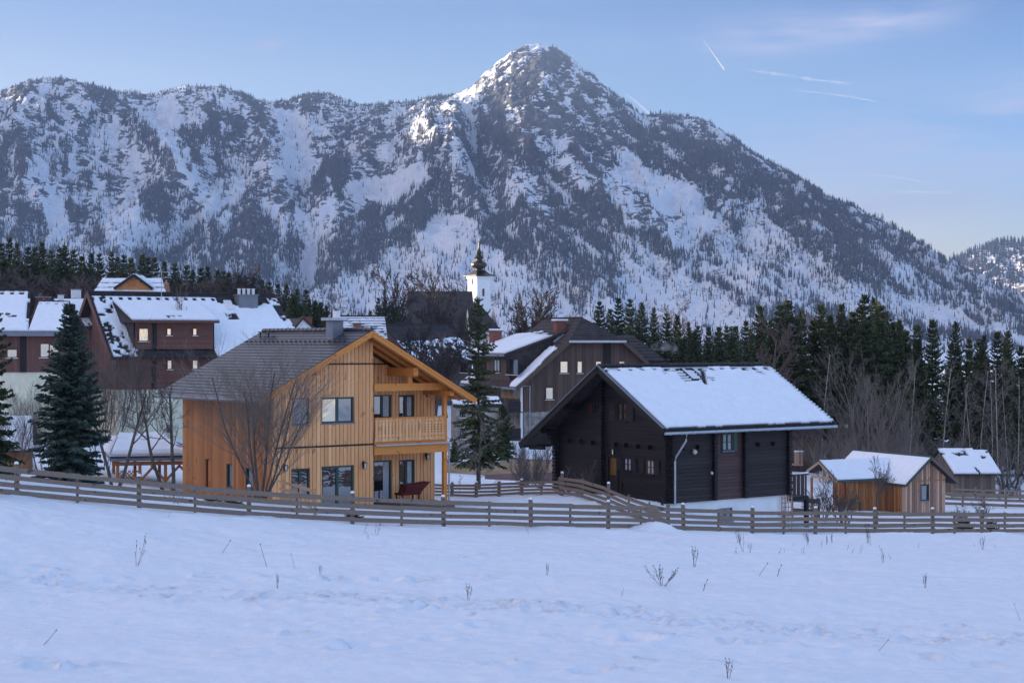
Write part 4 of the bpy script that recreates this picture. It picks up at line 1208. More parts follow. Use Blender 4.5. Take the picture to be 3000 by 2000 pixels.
    for q in range(2): mbox(b, m, door[0] + .12, door[1] - .12, door[2] + 0.12 + q * 0.42, door[2] + 0.46 + q * 0.42, 0.0, 0.025)
    d = b.build('door', m_shutter, R)
    b = MB(); mbox(b, m, door[0] + .1, door[1] - .1, zm + 0.03, door[3] - 0.1, -0.05, -0.02); b.build('door_pane', m_yellowpane, d)
    b = MB(); mbox(b, m, door[0] + .05, door[0] + .1, zm, door[3] - .07, -0.06, 0.0); mbox(b, m, door[1] - .1, door[1] - .05, zm, door[3] - .07, -0.06, 0.0); b.build('door_stile', m_shutter, d)
    w = window(fr, mX(0), *sw, cols=2, rows=2, n=0.0, fw=0.07, glass=m_curtain)
    b = MB(); mbox(b, mX(0), sw[1] + 0.05, sw[1] + 0.32, sw[2] - 0.03, ze - 0.05, -0.02, 0.03); b.build('shutter', m_green, R)
    p = fr.Y(1808, 1320); lantern(fr, mY(0), p.x, p.z, 0.05)
    for (px, py, s) in ((2028, 1323, 0.13), (2078, 1385, 0.08)):
        p = fr.X(px, py); b = MB(); b.tube([(0.05, p.y, p.z + s), (0.16, p.y, p.z + s)], [0.02, 0.02], 5); b.lathe([(0.01, p.z - s), (s * 0.8, p.z - s * 0.5), (s, p.z), (s * 0.7, p.z + s * 0.7), (0.02, p.z + s)], 10, (0.2, p.y)); b.build('wall_lamp', m_lampglass, R)
    # handrail beside the door
    a, c = fr.Y(1821, 1407, -0.7), fr.Y(1940, 1460, -0.7); b = MB(); b.bar(a, c, 0.07, 0.1); b.box(a.x - .05, a.x + .05, -0.75, -0.65, -0.4, a.z); b.box(c.x - .05, c.x + .05, -0.75, -0.65, -0.4, c.z); b.build('handrail', m_darktrim, R)
    # plinth
    b = MB(); pt = rs_(2112, 1489, 2151, 1524); zt = 0.0
    wall(b, mX(-0.12), [(0.0, -0.005), (L - 0.05, -0.005)], -3.2, [pt], 'h', 5, 0.0, 0.0, 0.2); wall(b, mY(0.12), [(-W, -0.005), (-0.33, -0.005)], -1.6, [], 'h', 5, 0, 0, 0.2); wall(b, mY(L - 0.06, 1), [(-W, -0.005), (-.33, -0.005)], -3.2, [], 'h', 5, 0, 0, 0.2)
    b.build('plinth', m_white, R)
    window(fr, mX(-0.12), *pt, cols=2, n=-0.02, fw=0.05, frame=m_sheet, name='basement_window')
    # roof
    e_l = lambda y: (el.x, y, el.z); e_r = lambda y: (er.x, y, er.z); rd = lambda y: (xa, y, za)
    rb = MB(); slope(rb, e_r(-OF), e_r(yb), rd(yb), rd(-OF), 24, 0.045, 0.14); slope(rb, e_l(yb), e_l(-OF), rd(-OF), rd(yb), 24, 0.045, 0.14)
    for k in range(int((yb + OF) / 0.4)):
        y = -OF + k * 0.4; rb.tube([(xa, y, za + 0.05), (xa, y + 0.38, za + 0.05)], [0.12, 0.10], 8)
    roof = rb.build('roof', m_oldtile, R)
    q = fr.hit(2024, 1106, 0, xa + 0.9)
    s0, s1 = 0.0, 1.0
    sky_u = (q.y + OF) / (yb + OF)

    def keep(u, v, n, LU, LV):
        bare = (v > 0.945) | ((v > 0.90) & (v < 0.925) & (((u * LU / 0.82) % 1.0) < 0.34))
        top = (v > 0.955 - 0.5 * 0)
        d = np.hypot((u - sky_u) * LU / 1.45, (v - 0.86) * LV / 1.0)
        bare |= (d + (n - 0.5) * 1.6 < 0.92) & ((v * 24) % 1.0 < 0.62)
        bare |= (np.abs(u - sky_u - 0.11 + (0.95 - v) * 0.32) < 0.012) & (v > 0.62) & (n > 0.5)
        bare |= (np.abs(u - 0.86 + (0.95 - v) * -0.25) < 0.02) & (v > 0.8) & ((v * 24) % 1.0 < 0.5)
        bare |= (v > 0.85) & (n > 0.60) & ((v * 24) % 1.0 < 0.55)
        bare |= (v < 0.014) & (n > 0.47)
        bare |= (u > 0.985 - 0.01 * n) & ((v * 24) % 1.0 < 0.5) | (u < 0.006)
        return ~bare
    snow_sheet(roof, e_r(-OF), e_r(yb), rd(yb), rd(-OF), 150, 96, 0.12, 0.05, keep, 31)
    snow_sheet(roof, e_l(yb), e_l(-OF), rd(-OF), rd(yb), 40, 30, 0.08, 0.05, lambda u, v, n, a, b: (v < 0.93) & (u < 0.985), 32)
    nr = Vector((za - er.z, 0, er.x - xa)).normalized()
    c = Vector((xa + 0.95, q.y, za - 0.95 * sr)) + nr * 0.1
    du = Vector((er.x - xa, 0, er.z - za)).normalized()
    b = MB(); b.bar(c - du * 0.55 + Vector((0, -0.4, 0)), c + du * 0.55 + Vector((0, -0.4, 0)), 0.09, 0.16); b.bar(c - du * 0.55 + Vector((0, .4, 0)), c + du * 0.55 + Vector((0, .4, 0)), 0.09, 0.16)
    b.bar(c + du * 0.55 + Vector((0, -.42, 0)), c + du * 0.55 + Vector((0, .42, 0)), 0.09, 0.2); b.bar(c - du * 0.55 + Vector((0, -.42, 0)), c - du * 0.55 + Vector((0, .42, 0)), 0.09, 0.2)
    sk = b.build('skylight', m_iron, roof)
    b = MB(); b.poly([c - du * .5 + Vector((0, -.38, 0)), c + du * .5 + Vector((0, -.38, 0)), c + du * .5 + Vector((0, .38, 0)), c - du * .5 + Vector((0, .38, 0))]); b.build('skylight_pane', m_rsnow, R)
    # verge boards, eaves, gutter
    for (ex, ez) in ((el.x, el.z), (er.x, er.z)):
        b = MB(); b.bar((ex, -OF - 0.04, ez - 0.13), (xa, -OF - 0.04, za - 0.13), 0.06, 0.34); b.build('bargeboard', m_darktrim, R)
    b = MB(); b.bar((el.x, -OF - 0.06, el.z + 0.07), (xa, -OF - 0.06, za + 0.07), 0.12, 0.05); b.bar((er.x, -OF - 0.06, er.z + 0.07), (xa, -OF - 0.06, za + 0.07), 0.12, 0.05); b.build('verge_flashing', m_sheet, R)
    b = MB(); b.bar((er.x - 0.02, -OF, er.z - 0.11), (er.x - 0.02, yb, er.z - 0.11), 0.06, 0.22); b.bar((el.x + .02, -OF, el.z - .11), (el.x + .02, yb, el.z - .11), .06, .22); b.build('fascia', m_darktrim, R)
    b = MB(); zg = er.z - 0.20; b.tube([(er.x + 0.09, -OF - 0.05, zg), (er.x + 0.09, yb + 0.05, zg)], [0.075, 0.075], 10)
    for k in range(18): y = -OF + 0.3 + k * 0.75; b.box(er.x + 0.0, er.x + 0.175, y, y + 0.03, zg - .09, zg + 0.08)
    b.build('gutter', m_zinc, R)
    d1 = fr.hit(2012, 1272, 0, er.x + 0.09); y1 = d1.y
    b = MB(); b.tube([(er.x + 0.09, y1, zg - 0.05), (er.x + 0.07, y1 - .02, zg - 0.4), (0.34, 0.16, zg - 1.25), (0.34, 0.1, zg - 1.5), (0.34, 0.1, -0.05)], [0.055] * 5, 10); b.build('downpipe', m_zinc, R)
    # brackets under the left eave
    for (y) in (-0.9, 1.5, 4.0):
        b = MB(); b.bar((-W, y, rl(-W) - 1.1), (el.x + 0.5, y, el.z - 0.2), 0.16, 0.18); b.build('eave_bracket', m_darktrim, R)
    for x in (xa, xa - 2.9, -W, xa + 2.4):
        b = MB(); z = (rl(x) if x <= xa else rr(x)) - 0.06; b.bar((x, -OF + 0.1, z - .1), (x, 0, z - .1), 0.2, 0.24); b.build('purlin', m_darktrim, R)
    # veranda at the far end
    yv = L + 0.25
    b = MB(); zv = fr.X(2330, 1385, -0.3).z
    v0 = fr.hit(2318, 1400, 0, -1.0); v1 = fr.hit(2368, 1400, 0, -1.0)
    P0 = Vector((0.0, L + 0.16, 0)); 
    zr0, zr1 = fr.X(2340, 1452, -1.0).z, fr.X(2340, 1392, -1.0).z
    y0v, y1v = L + 0.2, v1.y
    for k in range(int((y1v - y0v) / 0.16)):
        y = y0v + k * 0.16; b.box(-1.03, -1.0, y, y + (0.13 if k % 2 else 0.10), zr0, zr1)
    vb = b.build('veranda_railing', m_logred, R)
    b = MB(); b.box(-1.08, -0.95, y0v, y1v, zr1, zr1 + 0.08); b.build('handrail', m_logred, vb)
    b = MB(); b.box(-1.07, -0.96, y0v, y1v, zr1 + 0.085, zr1 + 0.16); b.build('snow_cap', m_rsnow, vb)
    b = MB(); b.box(-5.5, -0.96, y0v - .1, y1v, zr0 - 0.25, zr0 - 0.02); b.build('veranda_floor', m_darktrim, R)
    for y in (y1v - .1,):
        b = MB(); b.box(-1.15, -0.95, y - 0.1, y + 0.1, -3.2, zr0 - 0.25); b.build('veranda_post', m_darktrim, R)
    return fr


LH = log_house()
# ------------------------------------------------------------------ plainer houses farther back
def gable_roof(fr, xl, zl, xa, za, xr, zr, y0, y1, mat, n=16, step=0.05, th=0.14, snow=None, seed=1, nx=60, ny=36):
    """roof with its ridge along y; snow: (left keep, right keep), None = bare"""
    rb = MB()
    e_l = lambda y: (xl, y, zl); e_r = lambda y: (xr, y, zr); rd = lambda y: (xa, y, za)
    slope(rb, e_l(y0), e_l(y1), rd(y1), rd(y0), n, step, th); slope(rb, e_r(y1), e_r(y0), rd(y0), rd(y1), n, step, th)
    rb.bar((xa, y0, za + 0.04), (xa, y1, za + 0.04), 0.28, 0.14)
    r = rb.build('roof', mat, fr.root)
    if snow:
        if snow[0]: snow_sheet(r, e_l(y0), e_l(y1), rd(y1), rd(y0), nx, ny, 0.12, 0.06, snow[0], seed)
        if snow[1]: snow_sheet(r, e_r(y0), e_r(y1), rd(y1), rd(y0), nx, ny, 0.12, 0.06, snow[1], seed + 1)
    return r


def far_window(fr, m, c0, c1, cols=1, frame=None, glass=None, n=0.02):
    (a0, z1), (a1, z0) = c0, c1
    return window(fr, m, min(a0, a1), max(a0, a1), min(z0, z1), max(z0, z1), cols=cols, n=n + 0.09, fw=0.07, frame=frame or m_brownframe, glass=glass or m_panewarm, sillmat=m_whiteframe)


def holes(v0, freq, du=0.35):
    """rows of bare spots where the snow hooks stand"""
    return lambda u, v, n, LU, LV: ~((v > v0 + 0.03) | ((np.abs(v - v0 + 0.02) < 0.02) & (((u * freq) % 1.0) < du)) | ((u < 0.02 + 0.03 * n) & (n > 0.45)) | (u > 0.985))


# ---- the long red-brown block, roof side towards us
def red_block():
    fr = Frame('apartment_house', 'large red brown house with pale green ground floor, wide snowy dormer and four pot chimney', 'house', 345, 1300, 146, 30)
    R = fr.root
    # own axes: x along the eaves front (right and away), ridge along x
    W = fr.Y(880, 1100).x; Dp = 12.0
    zc = fr.Y(420, 1140).z; ze = fr.Y(420, 1024).z + 0.1
    rdg = fr.Y(262, 856, Dp / 2); 
    zr = rdg.z; ov = 0.9; x0 = -0.9
    rise = (zr - ze) / (Dp / 2)
    zb = -1.5
    b = MB(); wall(b, mY(0), [(0, zc), (W, zc)], zb, [], 'v', 50, 0.0, 0.0); b.build('ground_floor', m_cream, R)
    b = MB(); wall(b, mX(0, -1), [(0.12, zc), (Dp - .1, zc)], zb, [], 'v', 50, 0.0, 0.0); wall(b, mX(W, 1), [(0.12, zc), (Dp - .1, zc)], zb, [], 'v', 50, 0.0, 0.0); wall(b, mY(Dp, 1), [(0, zc), (W, zc)], zb, [], 'v', 50, 0, 0); b.build('rear_wall', m_cream, R)
    b = MB(); wall(b, mY(-0.08), [(0, ze), (W, ze)], zc, [], 'h', 0.22, 0.02, 0.03); b.build('upper_wall', m_redbrown, R)
    gz_ = [(0.15, ze), (Dp / 2, zr - .2), (Dp - .1, ze)]
    b = MB(); wall(b, mX(-0.08, -1), gz_, zc, [], 'v', 0.3, 0.03, 0.03); b.build('gable_wall', m_redbrownz, R)
    b = MB(); wall(b, mX(W + .08, 1), gz_, zc, [], 'v', 0.3, 0.03, 0.03); b.build('gable_wall', m_redbrownz, R)
    rb = MB(); E0 = (x0, -ov, ze - ov * rise); E1 = (W + 0.8, -ov, ze - ov * rise); R1 = (W + 0.8, Dp / 2, zr); R0 = (x0, Dp / 2, zr)
    # right verge is clipped back (half hip)
    xh = fr.Y(800, 885, Dp / 2).x; R1h = (xh, Dp / 2, zr)
    slope(rb, E0, E1, R1h, R0, 22, 0.05, 0.16); slope(rb, (W + .8, Dp + ov, ze - ov * rise), (x0, Dp + ov, ze - ov * rise), R0, R1h, 10, 0.05, 0.16)
    slope(rb, E1, (W + .8, Dp + ov, ze - ov * rise), R1h, R1h, 10, .05, .16)
    rb.bar((x0, Dp / 2, zr + .05), (xh, Dp / 2, zr + .05), 0.3, 0.18)
    roof = rb.build('roof', m_oldtile, R)
    dl = fr.Y(395, 975, -0.3).x; dr = fr.Y(624, 975, -0.3).x
    zdt = fr.Y(500, 938, -0.6).z; zdb = fr.Y(500, 1012, -0.3).z

    ud0 = (dl - x0) / (W + .8 - x0); ud1 = (dr - x0) / (W + .8 - x0)
    vlow = 0.05

    def keep(u, v, n, LU, LV):
        ux = u * (1 + v * (xh - x0 - (W + .8 - x0)) / (W + .8 - x0)); xx = ux
        k = (v < 0.93) & ~((np.abs(v - 0.895) < 0.018) & (((u * LU / 0.9) % 1.0) < 0.4)) & (u > 0.012)
        k &= ~((xx > ud0 + 0.015 - v * 0.0) & (xx < ud1 + .01) & (v < 0.62))
        k &= ~((u > 0.66) & (u < .95) & (v > 0.80 + 0.12 * (n - 0.5) + .25 * np.abs(u - .84)))
        k &= ~((np.abs(u - 0.70) < 0.03) & (np.abs(v - 0.62) < 0.05) & (n > 0.42))
        k &= ~((u > 0.955) & (n > 0.5)) & ~((u < 0.10) & (n > 0.62))
        k &= ~((v < 0.08) & (u > ud0) & (u < ud1))
        return k
    snow_sheet(roof, E0, E1, R1h, R0, 150, 70, 0.15, 0.06, keep, 41)
    # dormer
    ydf = -0.35
    b = MB(); wall(b, mY(ydf), [(dl, zdt), (dr, zdt)], zdb - 0.3, [], 'h', 0.2, 0.02, 0.03); d = b.build('dormer', m_redbrown, R)
    yd = lambda z: (z - (ze - ov * rise)) / rise - ov
    for xx, sg in ((dl, -1), (dr, 1)):
        b = MB(); b.poly([(xx, ydf, zdb - .3), (xx, ydf, zdt), (xx, yd(zdt) + 0.3, zdt), (xx, yd(zdb - .3), zdb - .3)]); b.poly([(xx + sg * .1, ydf, zdb - .3), (xx + sg * .1, ydf, zdt), (xx + sg * .1, yd(zdt) + 0.3, zdt), (xx + sg * .1, yd(zdb - .3), zdb - .3)]); b.build('dormer_cheek', m_oldtile, d)
    # the dormer's flatter roof runs up to near the ridge
    yt = Dp / 2 - 1.3; zt2 = zr - 1.3 * rise
    D0 = (dl - 0.45, -0.95, zdt - 0.02); D1 = (dr + 0.35, -0.95, zdt - 0.02); T1 = (dr + 0.35, yt, zt2 + 0.3); T0 = (dl - 0.45, yt, zt2 + 0.3)
    rb = MB(); slope(rb, D0, D1, T1, T0, 12, 0.03, 0.2); dr_ = rb.build('dormer_roof', m_oldtile, d)
    snow_sheet(dr_, D0, D1, T1, T0, 80, 30, 0.14, 0.04, lambda u, v, n, a, b_: ~((np.abs(u - 0.52) < 0.09) & (np.abs(v - 0.13) < 0.06) & (n > 0.43)) & (u > 0.006) & (u < 0.995), 43)
    for xx in (dl - 0.45, dr + 0.35):
        b = MB(); b.poly([(xx, -0.95, zdt - .2), (xx, yd(zdt) , zdt - .2), (xx, yt, zt2 + .3), (xx, -0.95, zdt)]); b.build('dormer_cheek', m_oldtile, d)
    b = MB(); b.bar((dl - .45, -0.97, zdt - .12), (dr + .35, -0.97, zdt - .12), 0.06, 0.22); b.build('fascia', m_brownframe, R)
    b = MB(); b.bar((x0, -ov - .03, ze - ov * rise - .12), (W + .8, -ov - .03, ze - ov * rise - .12), 0.06, 0.24); b.build('fascia', m_redbrown, R)
    b = MB(); b.tube([(x0, -ov - .12, ze - ov * rise - .1), (W + .8, -ov - .12, ze - ov * rise - .1)], [0.09, 0.09], 6); b.build('gutter', m_darktrim, R)
    b = MB(); b.bar((x0 - .04, -ov, ze - ov * rise - .1), (x0 - .04, Dp / 2, zr - .1), 0.08, 0.45); b.build('bargeboard', m_redbrownz, R)
    b = MB(); b.bar((x0 - .04, Dp + ov, ze - ov * rise - .1), (x0 - .04, Dp / 2, zr - .1), 0.08, 0.45); b.build('bargeboard', m_redbrownz, R)
    h = lambda px, py, y=0: (fr.Y(px, py, y).x, fr.Y(px, py, y).z)
    for (x0_, y0_, x1_, y1_) in ((405, 961, 435, 1000), (487, 961, 502, 983), (563, 961, 577, 983)):
        far_window(fr, mY(ydf), h(x0_, y0_, ydf), h(x1_, y1_, ydf), glass=m_panewarm)
    for (x0_, y0_, x1_, y1_) in ((488, 1054, 504, 1082), (562, 1054, 580, 1081), (702, 1007, 716, 1030)):
        far_window(fr, mY(-0.08), h(x0_, y0_, -.08), h(x1_, y1_, -.08))
    for (x0_, y0_, x1_, y1_) in ((487, 1243, 502, 1267),): far_window(fr, mY(0), h(x0_, y0_), h(x1_, y1_), glass=m_pane, frame=m_sheet)
    p = fr.Y(452, 1000, -0.2)
    for z0, z1, y in ((zdb - 0.3, zdt, ydf), (zc, ze - .9, -.08)):
        b = MB(); b.box(p.x - 0.2, p.x + 0.12, y - 0.16, y - 0.031, z0, z1); b.build('corner_post', m_darktrim, R)
    c = fr.Y(720, 880, Dp / 2 - 1.2)
    hw = (fr.Y(747, 890, Dp / 2 - 1.2).x - fr.Y(692, 890, Dp / 2 - 1.2).x) / 2
    chimney(fr, c.x - hw, c.x + hw, Dp / 2 - 1.9, Dp / 2 - 0.7, zr - 2.2, fr.Y(720, 866, Dp / 2 - 1.3).z, m_sheet, m_sheet, 0.1, 0.1, 4, m_whiteframe)
    s_ = fr.Y(680, 890, Dp / 2 - 1.6); b = MB(); b.bar((s_.x - .35, Dp / 2 - 2.2, zr - 2.0 * rise - 0.1 + .3), (s_.x - .35, Dp / 2 - 1.2, zr - 1.0 * rise - .1 + .3), 0.7, 0.15); b.build('skylight', m_white, R)
    return fr


RBK = red_block()


def antenna(px, py0, py1, D, w, label, n=3):
    p0 = at(px, py0, D); p1 = at(px, py1, D)
    t = empty('antenna', p1); tag(t, label, 'antenna', None)
    b = MB(); h = p0.z - p1.z
    b.tube([(0, 0, 0), (0, 0, h)], [0.035, 0.03], 5); b.build('mast', m_zinc, t)
    for k in range(n):
        z = h * (0.93 - 0.16 * k); ww = w * (1 - 0.18 * k)
        c = MB(); c.tube([(-ww, -0.1, z), (ww, 0.1, z)], [0.025, 0.025], 4)
        for q in range(5): x = -ww + 2 * ww * q / 4; c.tube([(x, -0.35, z), (x, 0.35, z)], [0.012, 0.012], 4)
        c.build('antenna_arm', m_zinc, t)
    return t


antenna(473, 790, 890, 152.5, 1.0, 'television antenna of several arms standing on the roof of the long red brown house')
antenna(128, 869, 886, 135, 0.55, 'small television antenna on the brick chimney of the house at the left edge', 2)


# ---- house at the left edge
def left_house():
    fr = Frame('brown_house', 'red brown clad house at the left edge with a stepped snowy roof and bright windows', 'house', -60, 1290, 130, 6)
    R = fr.root
    xm = fr.Y(80, 900).x; W = fr.Y(186, 1000).x; ze = fr.Y(100, 972).z; zc = fr.Y(100, 1090).z; Dp = 9.0; zb = -1.5
    x0 = fr.Y(-60, 900).x - 4
    zl = fr.Y(130, 884, 4.2).z; zh = fr.Y(40, 845, 6.2).z
    rise = (zl - ze) / 4.9
    zh = ze + rise * 6.9
    b = MB(); wall(b, mY(0), [(x0, zc), (W, zc)], zb, [], 'v', 50, 0, 0); wall(b, mX(W, 1), [(0.01, zc), (Dp, zc)], zb, [], 'v', 50, 0, 0); b.build('ground_floor', m_cream, R)
    b = MB(); wall(b, mY(-0.06), [(x0, ze), (W, ze)], zc, [], 'v', 0.22, 0.025, 0.03); b.build('upper_wall', m_redbrownz, R)
    b = MB(); wall(b, mX(W + 0.06, 1), [(0.1, ze + .1), (4.2, zl - .2), (8.4, ze)], zc, [], 'v', 0.22, 0.025, 0.03); b.build('gable_wall', m_redbrownz, R)
    b = MB(); wall(b, mX(xm, 1), [(0.1, ze), (6.2, zh - .2), (12.3, ze)], zc, [], 'v', 0.22, 0.025, 0.03); b.build('gable_wall', m_redbrownz, R)
    rb = MB(); E0 = (x0, -.7, ze); E1 = (xm + .2, -.7, ze); R1 = (xm - 1.0 + .2, 6.2, zh); R0 = (x0, 6.2, zh)
    F1 = (W + .7, -.7, ze); S1 = (W + .7 - .9, 4.2, zl); S0 = (xm, 4.2, zl)
    slope(rb, E0, E1, R1, R0, 20, 0.05, .16); slope(rb, E1, F1, S1, (xm + .2, 4.2, zl), 14, .05, .16)
    slope(rb, (W + .7, 9.1, ze), (xm, 9.1, ze), (xm, 4.2, zl), S1, 8, .05, .16); slope(rb, (xm + .2, 13.1, ze), (x0, 13.1, ze), R0, R1, 8, .05, .16)
    rb.bar((x0, 6.2, zh + .05), R1, .3, .16); rb.bar((xm, 4.2, zl + .05), S1, .3, .16)
    roof = rb.build('roof', m_oldtile, R)
    kp = lambda u, v, n, a, b_: (v < 0.95) & ~((np.abs(v - 0.89) < 0.022) & (((u * a / 0.85) % 1.0) < 0.42)) & ~((u > 0.975) & (n > 0.42) & (v > .2))
    snow_sheet(roof, E0, E1, R1, R0, 70, 50, .14, .06, kp, 51); snow_sheet(roof, (xm + .2, -.7, ze), F1, S1, (xm + .2, 4.2, zl), 60, 40, .14, .06, kp, 52)
    b = MB(); b.bar((x0, -.73, ze - .16), (W + .7, -.73, ze - .16), .06, .34); b.build('fascia', m_sheet, R)
    b = MB(); b.bar((W + .72, -.7, ze - .1), (S1[0] + .02, 4.2, zl - .1), .08, .4); b.build('bargeboard', m_redbrownz, R)
    h = lambda px, py, y=-.06: (fr.Y(px, py, y).x, fr.Y(px, py, y).z)
    far_window(fr, mY(-.06), h(117, 1005), h(173, 1047), 2); far_window(fr, mY(-.06), h(20, 1022), h(52, 1048), 1)
    p = fr.Y(72, 1000); b = MB(); b.box(p.x - .3, p.x + .15, -.2, -.095, zc, ze); b.build('corner_post', m_darktrim, R)
    s_ = fr.hit(35, 915, 1, 2.0); b = MB(); b.bar((s_.x, 1.3, ze + 2.0 * rise + .1), (s_.x, 2.6, ze + 3.3 * rise + .1), .9, .2); b.build('skylight', m_iron, R)
    c = fr.Y(127, 880, 5.0); chimney(fr, c.x - .45, c.x + .45, 4.6, 5.3, zl - .8, fr.Y(127, 872, 5).z, m_brick, m_sheet, .08, .12)
    c = fr.Y(178, 880, 5.0); chimney(fr, c.x - .22, c.x + .22, 4.8, 5.2, zl - .8, fr.Y(178, 864, 5).z, m_white, m_sheet, .06, .08)


left_house()


def link_house():
    fr = Frame('small_house', 'low snowy house with slim white chimney squeezed between the two red brown houses', 'house', 190, 1290, 152, 20)
    R = fr.root; W = fr.Y(290, 1000).x; ze = fr.Y(230, 940).z; zr = fr.Y(230, 874, 4.0).z
    b = MB(); wall(b, mY(0), [(0, ze), (W, ze)], -1, [], 'v', .3, .03, .02); wall(b, mX(0, -1), [(.13, ze), (4, zr - .2), (8, ze)], -1, [], 'v', .3, .03, .02); wall(b, mX(W, 1), [(.13, ze), (4, zr - .2), (8, ze)], -1, [], 'v', .3, .03, .02); b.build('wall', m_redbrownz, R)
    rb = MB(); E0 = (-.6, -.6, ze - .5); E1 = (W + .5, -.6, ze - .5); R1 = (W + .5, 4, zr); R0 = (-.6, 4, zr)
    slope(rb, E0, E1, R1, R0, 14, .05, .15); slope(rb, (W + .5, 8.6, ze - .5), (-.6, 8.6, ze - .5), R0, R1, 8, .05, .15); rf = rb.build('roof', m_oldtile, R)
    snow_sheet(rf, E0, E1, R1, R0, 40, 40, .12, .06, lambda u, v, n, a, b_: (v < .95) & (u > .03 + .12 * (n - .4)) & ~((n > .62) & (v < .5)), 55)
    b = MB(); b.bar((-.64, -.6, ze - .6), (-.64, 4, zr - .1), .08, .4); b.build('bargeboard', m_redbrownz, R)
    c = fr.Y(223, 870, 4.6); chimney(fr, c.x - .42, c.x + .42, 4.3, 5.0, zr - .6, fr.Y(223, 849, 4.6).z, m_white, m_sheet, .08, .06)


link_house()


def wood_gable_house():
    fr = Frame('chalet', 'distant chalet with a striped snowy roof and a small wooden gable above the long house', 'house', 288, 1000, 215, 4)
    R = fr.root; W = fr.Y(470, 900).x; ze = fr.Y(380, 858).z; zr = fr.Y(380, 815, 6).z
    b = MB(); wall(b, mY(0), [(0, ze), (W, ze)], -6, [], 'v', .4, .03, .02); wall(b, mX(0, -1), [(.13, ze), (6, zr - .2), (12, ze)], -6, [], 'v', .4, .03, .02); wall(b, mX(W, 1), [(.13, ze), (6, zr - .2), (12, ze)], -6, [], 'v', .4, .03, .02); b.build('wall', m_larchshade, R)
    E0 = (-.9, -.8, ze - .4); E1 = (W + .9, -.8, ze - .4); R1 = (W - .6, 6, zr); R0 = (-.5, 6, zr)
    rb = MB(); slope(rb, E0, E1, R1, R0, 10, .06, .2); slope(rb, (W + .9, 12.8, ze - .4), (-.9, 12.8, ze - .4), R0, R1, 8, .06, .2); rf = rb.build('roof', m_oldtile, R)
    snow_sheet(rf, E0, E1, R1, R0, 60, 40, .2, .07, lambda u, v, n, a, b_: (v < .93) & ~((np.abs(v - .66 + .04 * (n - .5)) < .035) & (u > .04) & (n > .33)) & ~((np.abs(v - .40) < .04) & (n > .36)) & (u > .015), 57)
    ap = fr.Y(393, 806, 0.6); gl = fr.Y(335, 846, .6); gr = fr.Y(448, 846, .6)
    b = MB(); b.poly([(gl.x, .6, gl.z - 1), (gr.x, .6, gr.z - 1), (gr.x, .6, gr.z), (ap.x, .6, ap.z), (gl.x, .6, gl.z)]); g = b.build('gable', m_larchshade, R)
    b = MB()
    for q in (gl, gr): b.poly([(q.x, .2, q.z + .1), (ap.x, .2, ap.z + .1), (ap.x, 6.5, ap.z + .1), (q.x, 6.5, q.z + .1)]); b.bar((q.x, .2, q.z), (ap.x, .2, ap.z), .1, .3)
    rf2 = b.build('gable_roof', m_darktrim, g)
    for q, sd in ((gl, 0), (gr, 1)): snow_sheet(rf2, (q.x, .2, q.z + .12), (q.x, 6.5, q.z + .12), (ap.x, 6.5, ap.z + .12), (ap.x, .2, ap.z + .12), 12, 12, .2, .03, lambda u, v, n, a, b_: (n > .42), 58 + sd)
    b = MB(); w = (ap.x - gl.x) * .45; wz = gl.z + .3; 
    for k in (-1, 0, 1): b.box(ap.x + k * w * .5 - w * .2, ap.x + k * w * .5 + w * .2, .52, .58, wz, wz + (1.5 if k == 0 else .9))
    b.build('gable_boards', m_hut, g)


wood_gable_house()


